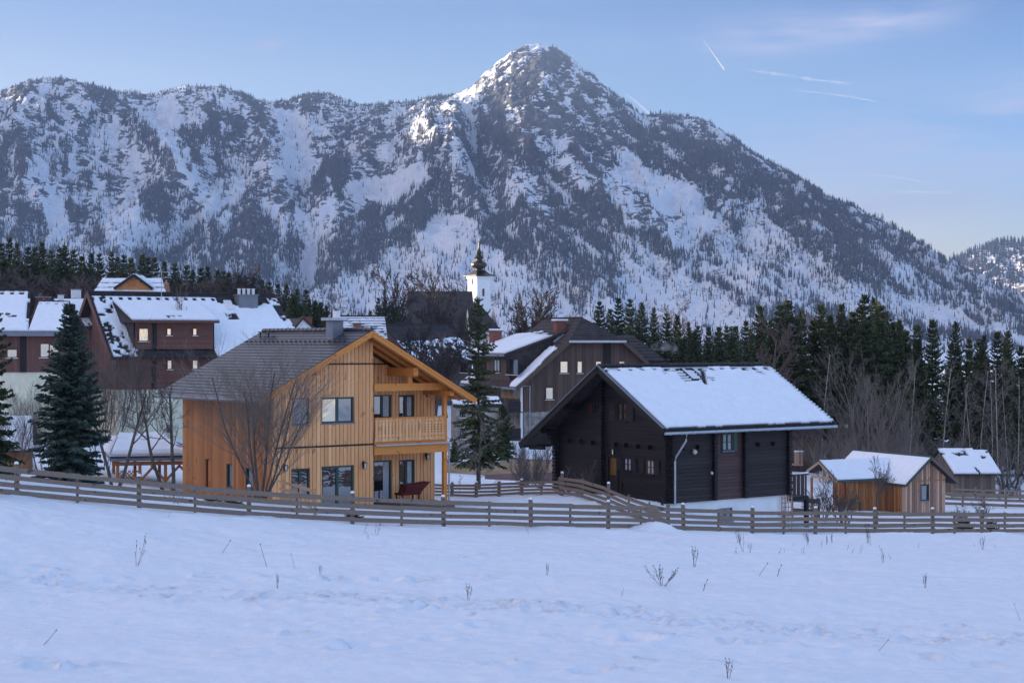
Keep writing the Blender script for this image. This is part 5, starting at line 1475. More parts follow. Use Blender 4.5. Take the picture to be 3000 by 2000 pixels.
# ---- brown house in the middle
def mid_house():
    fr = Frame('apartment_house', 'weathered brown half hipped house with patchy roof snow, brick chimneys and bright windows', 'house', 1535, 1290, 158, 20)
    R = fr.root
    zc = fr.Y(1600, 1205).z; zb = -2.0
    ze = fr.Y(1533, 1122, -.4).z
    hip0 = fr.Y(1672, 994, -.6); hip1 = fr.Y(1822, 992, -.6); top_ = fr.Y(1728, 930, 3.2)
    er = fr.Y(1878, 1055, -.6)
    xa = (hip0.x + hip1.x) / 2; W = 2 * xa; zh = hip0.z
    sl = (zh - ze) / (hip0.x + .5)
    L = 15.0
    za = top_.z
    rl = lambda x: ze + sl * (x + .5) - .2
    outline = [(0, rl(0)), (hip0.x, zh - .12), (hip1.x, zh - .12), (W, rl(0))]
    b = MB(); wall(b, mY(0), outline, zc, [], 'v', .24, .025, .03); b.build('gable_wall', m_greybrown, R)
    b = MB(); wall(b, mY(0.06), [(0, zc), (W, zc)], zb, [], 'v', 60, 0, 0); b.build('ground_floor', m_stone, R)
    b = MB(); wall(b, mX(0, -1), [(.13, rl(0)), (L, rl(0))], zb, [], 'v', .24, .025, .03); b.build('side_wall', m_greybrown, R)
    b = MB(); wall(b, mX(W, 1), [(.13, rl(0)), (L, rl(0))], zb, [], 'v', .24, .025, .03); wall(b, mY(L, 1), outline, zb, [], 'v', .24, .025, .03); b.build('rear_wall', m_greybrown, R)
    # half-hipped roof
    xl, xr = -1.0, W + 1.0; zl = ze - .5 * sl; y0 = -.7; yr = 3.0; y1 = L + .7
    H0 = (hip0.x, y0, zh); H1 = (hip1.x, y0, zh); A0 = (xa, yr, za); A1 = (xa, y1 - 3, za)
    rb = MB()
    for (E0, E1, A, B, C) in (((xl, y0, zl), (xl, y1, zl), A1, A0, H0), ((xr, y1, zl), (xr, y0, zl), A0, A1, H1)):
        pass
    n = 18
    def side(xe, hx, flip):
        # verge runs from the eave to the half hip, then the hip line to the ridge
        t1 = (zh - zl) / (za - zl)
        for i in range(n):
            q = []
            for t in (i / n, (i + 1) / n):
                z = zl + (za - zl) * t; x = xe + (xa - xe) * t
                yf = y0 if t <= t1 else y0 + (yr - y0) * (t - t1) / (1 - t1)
                yb_ = y1 - 3 * t
                q.append(((x, yf, z), (x, yb_, z)))
            (a, b_), (d, c) = q
            up = Vector((0, 0, .05))
            rb.poly([Vector(a) + up, Vector(b_) + up, c, d]); rb.poly([a, b_, Vector(b_) + up, Vector(a) + up])
            rb.poly([Vector(a) - Vector((0, 0, .2)), Vector(b_) - Vector((0, 0, .2)), Vector(c) - Vector((0, 0, .2)), Vector(d) - Vector((0, 0, .2))])
            rb.poly([Vector(a) - Vector((0, 0, .2)), Vector(d) - Vector((0, 0, .2)), d, Vector(a) + up])
    side(xl, hip0.x, 0); side(xr, hip1.x, 1)
    slope(rb, (hip0.x - .3, y0 - .2, zh - .12), (hip1.x + .3, y0 - .2, zh - .12), A0, A0, 10, .05, .12)
    slope(rb, (xl, y1, zl), (xr, y1, zl), A1, A1, 8, .05, .12)
    rb.bar(A0, A1, .3, .16)
    roof = rb.build('roof', m_brownroof, R)
    b = MB(); b.bar((hip0.x - .3, y0 - .24, zh - .2), (hip1.x + .3, y0 - .24, zh - .2), .12, .2); b.build('gutter', m_zinc, R)
    for xe, hx in ((xl, hip0.x), (xr, hip1.x)):
        b = MB(); b.bar((xe, y0 - .04, zl - .12), (hx, y0 - .04, zh - .12), .08, .35); b.build('bargeboard', m_greybrown, R)
    # snow patches on the left slope
    E0 = (xl, y0 + .1, zl); E1 = (xl, y1, zl); TT = .92
    R0 = (xl + (xa - xl) * TT, y0 + .1 , zl + (za - zl) * TT); R1 = (R0[0], y1 - 3, R0[2])
    # dormer along the left slope
    dy0 = 2.9; dy1 = 12.6; zdt = fr.hit(1450, 1034, 0, -.4).z; zdb = fr.hit(1450, 1108, 0, -.2).z

    def keep(u, v, n, LU, LV):
        y = E0[1] + u * (E1[1] - E0[1])
        k = (v < .82) & ((v < .62) | (n < .52))
        k &= ~((y > dy0 - .3) & (y < dy1 + .3) & (v < .68))
        k &= ~((y < dy0) & (v > .60)) | ((y < dy0) & (v < .75) & (n < .45))
        k &= ~((y < dy0) & (np.abs((y - .2 - v * 2.2)) > 1.15 + (n - .5)))
        return k
    snow_sheet(roof, E0, E1, R1, R0, 110, 60, .13, .08, keep, 61)
    b = MB(); wall(b, mX(-.3, -1), [(dy0, zdt), (dy1, zdt)], zdb - .2, [], 'v', .24, .025, .03); d = b.build('dormer', m_greybrown, R)
    xz = lambda z: xl + (z - zl) / sl
    for yy, sg in ((dy0, -1), (dy1, 1)):
        b = MB(); P = [(-.3, zdb - .4), (-.9, zdt), (xa * .82, zl + (za - zl) * .78 + .1), (xz(zdb), zdb - .4)]
        b.poly([(p[0], yy, p[1]) for p in P]); b.poly([(p[0], yy + sg * .12, p[1]) for p in P]); b.build('dormer_cheek', m_brownroof, d)
    tz = zl + (za - zl) * .80 + .12; tx = xl + (xa - xl) * .80
    D0 = (-1.1, dy0 - .5, zdt - .05); D1 = (-1.1, dy1 + .4, zdt - .05); T1 = (tx, dy1 + .4, tz); T0 = (tx, dy0 - .5, tz)
    rb = MB(); slope(rb, D0, D1, T1, T0, 12, .04, .22); dro = rb.build('dormer_roof', m_brownroof, d)
    snow_sheet(dro, D0, D1, T1, T0, 90, 44, .15, .05, lambda u, v, n, a, b_: (v < .86 - .35 * np.clip(np.abs(u - .62) - .1, 0, 1) - .30 * (n - .5)) & ~((np.abs(u - .62 - (v - .5) * .1) < .012) & (v > .3)) & ~((np.abs(u - .52) < .02) & (v > .55) & (n > .45)), 63)
    b = MB(); b.bar((-1.13, dy0 - .5, zdt - .17), (-1.13, dy1 + .4, zdt - .17), .1, .25); b.build('fascia', m_sheet, R)
    b = MB(); b.bar((xl - .05, y0, zl - .1), (xl - .05, y1, zl - .1), .14, .2); b.build('gutter', m_sheet, R)
    hx = lambda px, py, x=-.3: (fr.X(px, py, x).y, fr.X(px, py, x).z)
    for (x0_, y0_, x1_, y1_, gl) in ((1450, 1052, 1467, 1092, m_curtain), (1487, 1051, 1521, 1098, m_pane), (1352, 1060, 1372, 1092, m_pane), (1395, 1058, 1425, 1092, m_pane)):
        far_window(fr, mX(-.3, -1), hx(x0_, y0_), hx(x1_, y1_), 2, frame=m_shutter, glass=gl)
    # loggias on the left side
    for (yt_, yb_, rail0, rail1, gls) in ((1128, 1170, 1172, 1202, m_yellowpane), (1205, 1248, 1250, 1278, m_yellowpane)):
        a = fr.X(1470, yt_, 0); c = fr.X(1531, yb_, 0)
        b = MB(); mbox(b, mX(0, -1), c.y, a.y, c.z, a.z, .035, .06); lg = b.build('loggia', m_tan, R)
        b = MB(); mbox(b, mX(0, -1), c.y + .3, c.y + (a.y - c.y) * .4, c.z, a.z - .2, .07, .1); b.build('loggia_door', gls, lg)
        r = fr.X(1500, rail0, 0).z; q = fr.X(1500, rail1, 0).z
        b = MB(); b.box(-1.5, -1.4, c.y - .2, a.y + 1.0, q, r); b.box(-1.4, 0, c.y - .2, c.y - .1, q, r); b.build('balcony_railing', m_shutter, lg)
        b = MB(); b.box(-1.4, -.02, c.y - .1, a.y + 1.0, q - .15, q); b.build('balcony_floor', m_greybrown, lg)
        b = MB(); mbox(b, mX(0, -1), c.y - .25, c.y - .05, q, a.z + .1, .07, .25); b.build('loggia_post', m_white, lg)
    h = lambda px, py: (fr.Y(px, py).x, fr.Y(px, py).z)
    for (x0_, y0_, x1_, y1_) in ((1639, 1057, 1664, 1093), (1689, 1057, 1706, 1093), (1743, 1057, 1762, 1093), (1811, 1057, 1831, 1093), (1597, 1134, 1621, 1170)):
        far_window(fr, mY(0), h(x0_, y0_), h(x1_, y1_), 1)
    a = fr.Y(1767, 1050); b = MB(); mbox(b, mY(0), a.x, fr.Y(1789, 1050).x, fr.Y(1780, 1072).z, fr.Y(1780, 1004).z, .031, .12); b.build('corner_post', m_darktrim, R)
    b = MB(); p = fr.Y(1551, 1130); b.tube([(p.x - .7, -.12, p.z), (p.x, -.12, p.z), (p.x, -.12, zb + 1)], [.06] * 3, 6); b.build('downpipe', m_zinc, R)
    for (x0_, x1_, y0_, y1_, yy) in ((1625, 1655, 942, 985, 4.5), (1437, 1466, 970, 1010, 13.6)):
        c = fr.Y((x0_ + x1_) / 2, y0_, yy); hw = (x1_ - x0_) / 2 / F * (158 + yy)
        chimney(fr, c.x - hw, c.x + hw, yy - .5, yy + .5, fr.Y(0, y1_ + 25, yy).z, c.z, m_brick, m_sheet, .1, .14, snowcap=True)
    # lower wing on the right
    w0 = fr.Y(1835, 1000, 6); w1 = fr.Y(1925, 1055, 6)
    rb = MB(); slope(rb, (w0.x + .5, 4, w1.z), (w1.x, 4, w1.z), (w0.x + 2, 9, w0.z + .6), (w0.x, 9, w0.z + .6), 8, .05, .15); slope(rb, (w1.x, 4, w1.z), (w1.x, 14, w1.z), (w0.x + 2, 9, w0.z + .6), (w0.x + 2, 9, w0.z + .6), 8, .05, .15); rb.build('side_roof', m_brownroof, R)
    b = MB(); wall(b, mY(4.6), [(W + .1, w1.z), (w1.x - .6, w1.z)], zb, [], 'v', .24, .025, .03); wall(b, mX(w1.x - .6, 1), [(4.8, w1.z), (13, w1.z)], zb, [], 'v', .24, .025, .03); b.build('side_wing', m_greybrown, R)
    # stone side of the ground floor
    b = MB(); s0 = fr.X(1528, 1200, -.06).y; mbox(b, mX(0, -1), s0, L, zb, fr.X(1400, 1180, 0).z, .04, .12); b.build('stone_wall', m_stone, R)
    return fr


MH = mid_house()


def plain_house(name, label, px, py, D, deg, W, Dp, pe, pr, wm, rm, keepf=None, keepb=None, seed=70, ov=.6, ridge='x', zb=-4):
    """ridge along x (roof side to the front) with heights read at pixel rows pe (eave) and pr (ridge)"""
    fr = Frame(name, label, 'house', px, py, D, deg); R = fr.root
    ze = fr.Y(px, pe, 0).z; zr = fr.Y(px, pr, Dp / 2).z
    g = [(.13, ze), (Dp / 2, zr - .2), (Dp, ze)]
    b = MB(); wall(b, mY(0), [(0, ze), (W, ze)], zb, [], 'v', .3, .03, .02); wall(b, mX(0, -1), g, zb, [], 'v', .3, .03, .02); wall(b, mX(W, 1), g, zb, [], 'v', .3, .03, .02); b.build('wall', wm, R)
    rs_ = (zr - ze) / (Dp / 2); zo = ze - ov * rs_
    E0 = (-ov, -ov, zo); E1 = (W + ov, -ov, zo); R1 = (W + ov, Dp / 2, zr); R0 = (-ov, Dp / 2, zr)
    rb = MB(); slope(rb, E0, E1, R1, R0, 16, .06, .16); slope(rb, (W + ov, Dp + ov, zo), (-ov, Dp + ov, zo), R0, R1, 8, .06, .16); rb.bar((-ov, Dp / 2, zr + .04), (W + ov, Dp / 2, zr + .04), .28, .14); rf = rb.build('roof', rm, R)
    if keepf: snow_sheet(rf, E0, E1, R1, R0, 60, 44, .13, .06, keepf, seed)
    return fr, ze, zr


f1, ze1, zr1 = plain_house('house', 'house behind the honey coloured house with snow lying in rows on its dark roof', 1000, 1150, 190, 8, 4.6, 9, 985, 926, m_redbrownz, m_oldtile,
                           lambda u, v, n, a, b: ((v * 9 + .25 * n) % 1.0 < .70) & (v < .93) & ((n < .62) | ((v * 9) % 1.0 < .3)) & (u < .985), seed=71)
c = f1.Y(1046, 955, 2.0); chimney(f1, c.x - .4, c.x + .4, 1.6, 2.4, c.z - .8, f1.Y(1046, 947, 2).z, m_brick, m_sheet, .06, .06)
f2 = Frame('small_house', 'tiny white gable with a red brick chimney peeping over the honey coloured house', 'house', 872, 1100, 185, 30)
ap = f2.Y(886, 934); wl = f2.Y(876, 944); wr = f2.Y(902, 955)
b = MB(); wall(b, mY(0), [(wl.x - 1, wl.z - 1.2), (ap.x, ap.z), (wr.x + .6, wr.z - .3)], -3, [], 'v', 40, 0, 0); b.build('wall', m_white, f2.root)
b = MB(); b.bar((wl.x - 1.3, -.2, wl.z - 1.4), (ap.x, -.2, ap.z + .1), .1, .2); b.bar((wr.x + .9, -.2, wr.z - .4), (ap.x, -.2, ap.z + .1), .1, .2)
b.poly([(wl.x - 1.3, -.2, wl.z - 1.4), (ap.x, -.2, ap.z + .1), (ap.x, 7, ap.z + .1), (wl.x - 1.3, 7, wl.z - 1.4)]); b.poly([(wr.x + .9, -.2, wr.z - .4), (ap.x, -.2, ap.z + .1), (ap.x, 7, ap.z + .1), (wr.x + .9, 7, wr.z - .4)]); b.build('roof', m_oldtile, f2.root)
c = f2.Y(899, 930, .8); chimney(f2, c.x - .5, c.x + .5, .5, 1.3, c.z - 1.3, c.z, m_brick, m_brick, .08, .05)

f3, ze3, zr3 = plain_house('house', 'brown roofed house with broken snow patches half hidden behind bare trees below the church', 1212, 1110, 205, 52, 11, 9, 1046, 950, m_greybrown, m_brownroof,
                           lambda u, v, n, a, b: ((n < .47) & (v < .55)) | ((np.abs(v - .5 - .2 * (u - .5)) < .06) & (n < .6)), seed=73, zb=-6)


# ---- church
def church():
    fr = Frame('church', 'village church with a white tower under a dark onion dome and a brown steep roof', 'church', 1398, 1010, 400, 32)
    R = fr.root
    # tower: near edge at px 1398
    wl = fr.X(1370, 850, 0).y; wr = fr.Y(1437, 850, 0).x
    zt = fr.Y(1437, 810, 0).z
    b = MB(); b.box(0, wr, 0, wl, -3, zt); tw = b.build('tower', m_white, R)
    b = MB(); b.box(-.25, wr + .25, -.25, wl + .25, zt - .5, zt + .02); b.build('cornice', m_white, tw)
    c = (wr / 2, wl / 2); k = .56 * (wr + wl) / 2
    sc = 400 / F
    Zp = lambda py: (CY - py) * sc - fr.o.z + 1 * 0
    z805, z790 = Zp(806), Zp(789)
    b = MB(); e = .75
    lo = [(-e, -e, z805), (wr + e, -e, z805), (wr + e, wl + e, z805), (-e, wl + e, z805)]; q = .8
    hi = [(c[0] - q, c[1] - q, z790), (c[0] + q, c[1] - q, z790), (c[0] + q, c[1] + q, z790), (c[0] - q, c[1] + q, z790)]
    b.hexa([(x, y, z - .12) for x, y, z in lo] + lo)
    md = [tuple(Vector(a) * .45 + Vector(h) * .55 - Vector((0, 0, .18))) for a, h in zip(lo, hi)]
    b.hexa([(x, y, z + .001) for x, y, z in lo] + md); b.hexa(md + hi); b.build('tower_roof', m_copper, tw)
    u = lambda px: px * sc
    prof = [(u(9), Zp(791)), (u(9), Zp(787)), (u(13), Zp(786)), (u(18), Zp(782)), (u(21), Zp(776)), (u(20.5), Zp(771)), (u(17), Zp(767)), (u(12), Zp(765)), (u(9.5), Zp(764)), (u(8), Zp(760)), (u(8), Zp(758)),
            (u(12), Zp(756)), (u(12.5), Zp(753)), (u(10), Zp(749)), (u(7), Zp(746)), (u(6), Zp(743)), (u(8), Zp(740)), (u(7.5), Zp(737)), (u(5), Zp(733)), (u(3.2), Zp(728)), (u(2.2), Zp(720)), (u(1.4), Zp(711)), (u(1.0), Zp(706))]
    b = MB(); b.lathe([(r_ * 1.14, z_) for r_, z_ in prof], 16, c); b.build('onion_dome', m_copper, tw, smooth=False)
    b = MB(); b.lathe([(.02, Zp(707)), (.2, Zp(706)), (.22, Zp(704.5)), (.02, Zp(703))], 8, c); b.box(c[0] - .05, c[0] + .05, c[1] - .05, c[1] + .05, Zp(704), Zp(695)); b.box(c[0] - .32, c[0] + .32, c[1] - .04, c[1] + .04, Zp(699.5), Zp(698.3)); b.build('cross', m_copper, tw)

    def louvre(m, a, z0, z1, w):
        b = MB(); n = 10; pts = [(a - w, z0), (a + w, z0)] + [(a + w * math.cos(PI * i / n), z1 + w * math.sin(PI * i / n)) for i in range(n + 1)]
        b.poly([m(p, q_, .04) for p, q_ in pts]); o = b.build('louvre_window', m_darktrim, tw)
        b = MB()
        for i in range(7): z = z0 + (z1 - z0) * (i + .5) / 7; mbox(b, m, a - w * .9, a + w * .9, z - .1, z + .02, .05, .12)
        b.build('louvre', m_greyshed, o)
    p = fr.Y(1416, 830, 0); louvre(mY(0), p.x, fr.Y(0, 844, 0).z, fr.Y(0, 822, 0).z, u(3.6))
    p = fr.X(1384, 830, 0); louvre(mX(0, -1), p.y, fr.X(1384, 832, 0).z, fr.X(1384, 819, 0).z, u(2.4))
    # nave: steep brown roof to the left, ridge seen broadside
    f = lambda px, py, y: fr.Y(px, py, y)
    return fr


CH = church()


def nave(name, label, px0, px1, pr, pe, D, deg, Dp, parent=None, seed=80, zb=-6, hipr=0, wl=True):
    fr = Frame(name, label, 'church building', px0, 1010, D, deg); R = fr.root
    W = fr.Y(px1, 950).x; ze = fr.Y(px0, pe).z; zr = fr.Y((px0 + px1) / 2, pr, Dp / 2).z
    g = [(.13, ze), (Dp / 2, zr - .3), (Dp, ze)]
    b = MB(); wall(b, mY(0), [(0, ze), (W, ze)], zb, [], 'v', 60, 0, 0); wall(b, mX(0, -1), g, zb, [], 'v', 60, 0, 0); wall(b, mX(W, 1), g, zb, [], 'v', 60, 0, 0); b.build('wall', m_white, R)
    E0 = (-.6, -.7, ze - .7); E1 = (W + .6, -.7, ze - .7); R1 = (W - hipr, Dp / 2, zr); R0 = (-.2, Dp / 2, zr)
    rb = MB(); slope(rb, E0, E1, R1, R0, 18, .07, .2); slope(rb, (W + .6, Dp + .7, ze - .7), (-.6, Dp + .7, ze - .7), R0, R1, 8, .07, .2)
    if hipr: slope(rb, E1, (W + .6, Dp + .7, ze - .7), R1, R1, 10, .07, .2)
    rb.build('roof', m_brownroof, R)
    for k in range(3):
        x = W * (k + .5) / 3; b = MB(); mbox(b, mY(0), x - .6, x + .6, ze - 4.5, ze - 1.2, .01, .05); b.build('nave_window', m_pane, R)
    return fr


nave('nave', 'long church nave with white walls and a steep brown roof left of the tower', 1203, 1390, 853, 985, 392, 6, 13)
nave('sacristy', 'church side building with a steep dark hipped roof right below the tower', 1385, 1462, 893, 962, 388, 14, 10, hipr=3.2)


# ---- walls in the middle distance
def retaining_wall(label, pts, D, mat, th=.35, base=None, basemat=None):
    """pts: (px, py_top, py_bottom)"""
    P = [(at(px, a, D), at(px, b_, D)) for px, a, b_ in pts]
    o = P[0][1]; t = empty('retaining_wall', o); tag(t, label, 'wall')
    b = MB()
    for (a0, b0), (a1, b1) in zip(P[:-1], P[1:]):
        b.hexa([b0 - o - Vector((0, 0, .6)), b1 - o - Vector((0, 0, .6)), b1 - o + Vector((0, th, -.6)), b0 - o + Vector((0, th, -.6)), a0 - o, a1 - o, a1 - o + Vector((0, th, 0)), a0 - o + Vector((0, th, 0))])
    b.build('wall', mat, t)
    b = MB()
    for (a0, b0), (a1, b1) in zip(P[:-1], P[1:]):
        u = Vector((0, -.05, .003)); b.hexa([a0 - o + u, a1 - o + u, a1 - o + Vector((0, th + .05, .003)), a0 - o + Vector((0, th + .05, .003)), a0 - o + u + Vector((0, 0, .12)), a1 - o + u + Vector((0, 0, .12)), a1 - o + Vector((0, th + .05, .12)), a0 - o + Vector((0, th + .05, .12))])
    b.build('coping', m_tan if mat is not m_tan else m_stone, t)


retaining_wall('tan concrete garden wall behind the honey coloured house', [(1300, 1361, 1400), (1400, 1358, 1402), (1505, 1352, 1406)], 128, m_tan)
retaining_wall('pale tan boundary wall behind the rounded bush', [(1490, 1350, 1400), (1560, 1350, 1402), (1660, 1352, 1402)], 130, m_hutgrey)
retaining_wall('low reddish concrete wall standing in the snow in front of the tan walls', [(1420, 1391, 1400), (1480, 1387, 1408), (1560, 1384, 1413), (1660, 1384, 1416)], 122, m_pink)


# ---- gazebo with a snowed-up hip roof
def gazebo():
    fr = Frame('gazebo', 'open timber pavilion with thick snow on its hipped roof and a lattice panel', 'gazebo', 345, 1412, 90, 16)
    R = fr.root
    x1 = fr.Y(585, 1335).x; ze = fr.Y(460, 1334).z; Dp = 4.2
    xr0 = fr.Y(350, 1282, Dp / 2).x; xr1 = fr.Y(462, 1278, Dp / 2).x; zr = fr.Y(462, 1280, Dp / 2).z
    E = [(-.4, -.5, ze), (x1, -.5, ze), (x1, Dp + .5, ze), (-.4, Dp + .5, ze)]; A = (xr0, Dp / 2, zr); B = (xr1, Dp / 2, zr)
    rb = MB(); slope(rb, E[0], E[1], B, A, 10, .04, .1); slope(rb, E[1], E[2], B, B, 10, .04, .1); slope(rb, E[2], E[3], A, B, 10, .04, .1); slope(rb, E[3], E[0], A, A, 10, .04, .1)
    rf = rb.build('roof', m_tile, R)
    kf = lambda u, v, n, a, b_: (u < .985) & ~((u > .90) & (v < .5) & (u - .9 > (.5 - v) * .02))
    snow_sheet(rf, E[0], E[1], B, A, 60, 26, .30, .05, lambda u, v, n, a, b_: u < .86 + .12 * v, 91)
    snow_sheet(rf, E[1], E[2], B, B, 20, 16, .2, .05, lambda u, v, n, a, b_: v > .55, 92); snow_sheet(rf, E[3], E[0], A, A, 20, 16, .26, .05, None, 93); snow_sheet(rf, E[2], E[3], A, B, 30, 16, .26, .05, None, 94)
    b = MB()
    for a, c in zip(E, E[1:] + E[:1]): b.bar(Vector(a) + Vector((0, 0, -.16)), Vector(c) + Vector((0, 0, -.16)), .05, .16)
    b.build('fascia', m_sheet, R)
    xp = [fr.Y(p, 1380).x for p in (410, 485)] + [x1 - .35]
    zb = -.9
    for x in [0.0] + xp:
        for y in (0, Dp):
            b = MB(); b.box(x - .08, x + .08, y - .08, y + .08, zb, ze - .3); b.build('post', m_larchshade, R)
    for y in (0, Dp):
        b = MB(); b.box(-.3, x1 - .1, y - .09, y + .09, ze - .5, ze - .3); b.build('beam', m_larchshade, R)
    for x in (0, xp[-1]):
        b = MB(); b.box(x - .09, x + .09, .1, Dp - .1, ze - .5, ze - .3); b.build('beam', m_larchshade, R)
    for x, sg in ((xp[0], 1), (xp[1], -1), (xp[1], 1), (xp[2], -1)):
        b = MB(); b.bar((x, 0, ze - 1.35), (x + sg * .75, 0, ze - .52), .09, .13); b.build('brace', m_larchshade, R)
    # lattice
    b = MB(); x0, xe = .1, xp[0] - .1; z0, z1 = -.55, ze - .75; n = 9
    for i in range(-12, 26):
        s = .2
        for sg in (1, -1):
            # clip diagonal strip to the panel
            pts = []
            xa_ = x0 + i * s
            t0, t1 = 0, z1 - z0
            lo, hi = None, None
            xs0 = xa_; xs1 = xa_ + sg * (z1 - z0)
            ta, tb = 0.0, 1.0
            dx = xs1 - xs0
            if dx > 0: ta = max(ta, (x0 - xs0) / dx); tb = min(tb, (xe - xs0) / dx)
            else: ta = max(ta, (xe - xs0) / dx); tb = min(tb, (x0 - xs0) / dx)
            if tb - ta > .03:
                b.bar((xs0 + dx * ta, .02 * sg, z0 + (z1 - z0) * ta), (xs0 + dx * tb, .02 * sg, z0 + (z1 - z0) * tb), .03, .05)
    b.build('lattice', m_larchshade, R)
    b = MB()
    for i in range(7):
        x = x1 - .35 + .1 + i * .14; b.box(x, x + .12, Dp * .4, Dp * .4 + .03, zb, ze - .5)
    b.build('board_screen', m_greyshed, R)


gazebo()


def left_shed():
    fr = Frame('garden_shed', 'small wooden shed at the left edge under a snowy roof beside the big spruce', 'shed', -40, 1385, 84, 12)
    R = fr.root; W = fr.Y(74, 1345).x; ze = fr.Y(20, 1312).z; zr = fr.Y(20, 1222, 2.6).z
    b = MB(); wall(b, mY(0), [(0, ze), (W, ze)], -1, [], 'v', .16, .02, .02); wall(b, mX(W, 1), [(.12, ze), (2.6, zr - .2), (5.2, ze)], -1, [], 'v', .16, .02, .02); b.build('wall', m_hut, R)
    E0 = (-.5, -.5, ze - .1); E1 = (W + .4, -.5, ze - .1); R1 = (W + .2, 2.6, zr); R0 = (-.5, 2.6, zr)
    rb = MB(); slope(rb, E0, E1, R1, R0, 12, .03, .1); slope(rb, (W + .4, 5.7, ze - .1), (-.5, 5.7, ze - .1), R0, R1, 8, .03, .1); rf = rb.build('roof', m_oldtile, R)
    snow_sheet(rf, E0, E1, R1, R0, 40, 30, .2, .04, lambda u, v, n, a, b_: v < .97, 95)
    p = fr.Y(3, 1345); b = MB(); mbox(b, mY(0), p.x - .35, p.x + .25, -.8, ze - .3, .021, .05); b.build('door', m_shutter, R)


left_shed()


# ---- garden hut with two crossing snowy roofs
def garden_hut():
    fr = Frame('garden_hut', 'small brown board hut with L shaped snowy roof, green edging and open porch gable', 'hut', 2645, 1508, 110, 27)
    R = fr.root
    W = fr.Y(2768, 1480).x; OF = .45
    ap = fr.Y(2728, 1342, -OF); el = fr.Y(2655, 1421, -OF); er = fr.Y(2806, 1414, -OF)
    xa, za = ap.x, ap.z
    yb = fr.X(2500, 1321, xa).y
    sl = (za - el.z) / (xa - el.x); sr = (za - er.z) / (er.x - xa)
    rl = lambda x: za - sl * (xa - x) - .1; rr = lambda x: za - sr * (x - xa) - .1
    zb = -.8; L = yb - .3
    g = lambda px, py: (fr.Y(px, py).x, fr.Y(px, py).z)
    w0 = g(2697, 1420); w1 = g(2719, 1465); o = (w0[0], w1[0], w1[1], w0[1])
    top = [(0, rl(0)), (xa, za - .1), (W, rr(W))]
    zsp = fr.Y(2700, 1408).z
    b = MB(); wall(b, mY(0), top, zb, [o], 'v', .19, .05, .035); b.build('front_wall', m_hutgrey, R)
    b = MB(); mbox(b, mY(0), .05, W - .05, zsp - .03, zsp + .04, .036, .07); b.build('belt_board', m_hut, R)
    b = MB(); wall(b, mX(0, -1), [(.12, rl(0)), (L, rl(0))], zb, [], 'v', .19, .05, .035); b.build('side_wall', m_hut, R)
    b = MB(); wall(b, mX(W, 1), [(.12, rr(W)), (L, rr(W))], zb, [], 'v', .19, .05, .035); wall(b, mY(L, 1), top, zb, [], 'v', .19, .05, .035); b.build('rear_wall', m_hut, R)
    window(fr, mY(0), *o, cols=1, n=.02, fw=.06, casing=.04)
    rb = MB(); e_l = lambda y: (el.x, y, el.z); e_r = lambda y: (er.x, y, er.z); rd = lambda y: (xa, y, za)
    slope(rb, e_l(-OF), e_l(yb), rd(yb), rd(-OF), 14, .02, .08); slope(rb, e_r(yb), e_r(-OF), rd(-OF), rd(yb), 14, .02, .08); rf = rb.build('roof', m_oldtile, R)
    snow_sheet(rf, e_l(-OF), e_l(yb), rd(yb), rd(-OF), 50, 30, .12, .03, lambda u, v, n, a, b_: (v < .985) & (u > .008), 96); snow_sheet(rf, e_r(-OF), e_r(yb), rd(yb), rd(-OF), 30, 20, .1, .03, None, 97)
    b = MB(); b.bar((el.x, -OF - .03, el.z + .02), (xa, -OF - .03, za + .02), .05, .16); b.build('verge_trim', m_roofgreen, R)
    b = MB(); b.bar((er.x, -OF - .03, er.z + .02), (xa, -OF - .03, za + .02), .05, .16); b.build('verge_trim', m_greyshed, R)
    b = MB(); b.bar((el.x - .02, -OF, el.z - .03), (el.x - .02, yb, el.z - .03), .08, .14); b.build('gutter', m_roofgreen, R)
    b = MB(); b.bar((xa, -OF, za + .1), (xa, yb, za + .1), .12, .08); b.build('ridge_cap', m_roofgreen, R)
    # porch wing: ridge along -x, open gable to the left
    yw = fr.hit(2400, 1352, 0, -4.2); xg = -4.2
    # find the gable plane where the ridge meets the line of the main roof
    ra = fr.X(2400, 1351, xg); e0 = fr.X(2453, 1408, xg); e1 = fr.X(2364, 1378, xg)
    ya, zz = ra.y, ra.z; ye0, ze0 = e0.y, e0.z; ye1, ze1 = e1.y, e1.z
    s0 = (zz - ze0) / (ya - ye0)
    xm = xa - (za - zz) / sl
    ze1 = min(ze1, zz - .4); 
    rb = MB(); slope(rb, (el.x - .1, ye0, ze0), (xg, ye0, ze0), (xg, ya, zz), (xm, ya, zz), 10, .02, .08); slope(rb, (xg, ye1, ze1), (el.x, ye1, ze1), (xm, ya, zz), (xg, ya, zz), 10, .02, .08)
    rf2 = rb.build('porch_roof', m_oldtile, R)
    snow_sheet(rf2, (xg, ye0, ze0), (el.x - .1, ye0, ze0), (xm, ya, zz), (xg, ya, zz), 40, 24, .12, .03, lambda u, v, n, a, b_: u > .01, 98); snow_sheet(rf2, (xg, ye1, ze1), (el.x, ye1, ze1), (xm, ya, zz), (xg, ya, zz), 30, 18, .1, .03, None, 99)
    for (ye, zE) in ((ye0, ze0), (ye1, ze1)):
        b = MB(); b.bar((xg - .03, ye, zE - .06), (xg - .03, ya, zz - .06), .05, .16); b.build('porch_bargeboard', m_hutgrey, R)
        b = MB(); b.bar((xg - .04, ye, zE + .05), (xg - .04, ya, zz + .05), .06, .06); b.build('porch_verge', m_roofgreen, R)
    b = MB(); b.bar((xg, ye0 - .03, ze0 - .04), (el.x - .1, ye0 - .03, ze0 - .04), .08, .14); b.build('gutter', m_roofgreen, R)
    yp0, yp1 = ye0 + .35, ye1 - .35
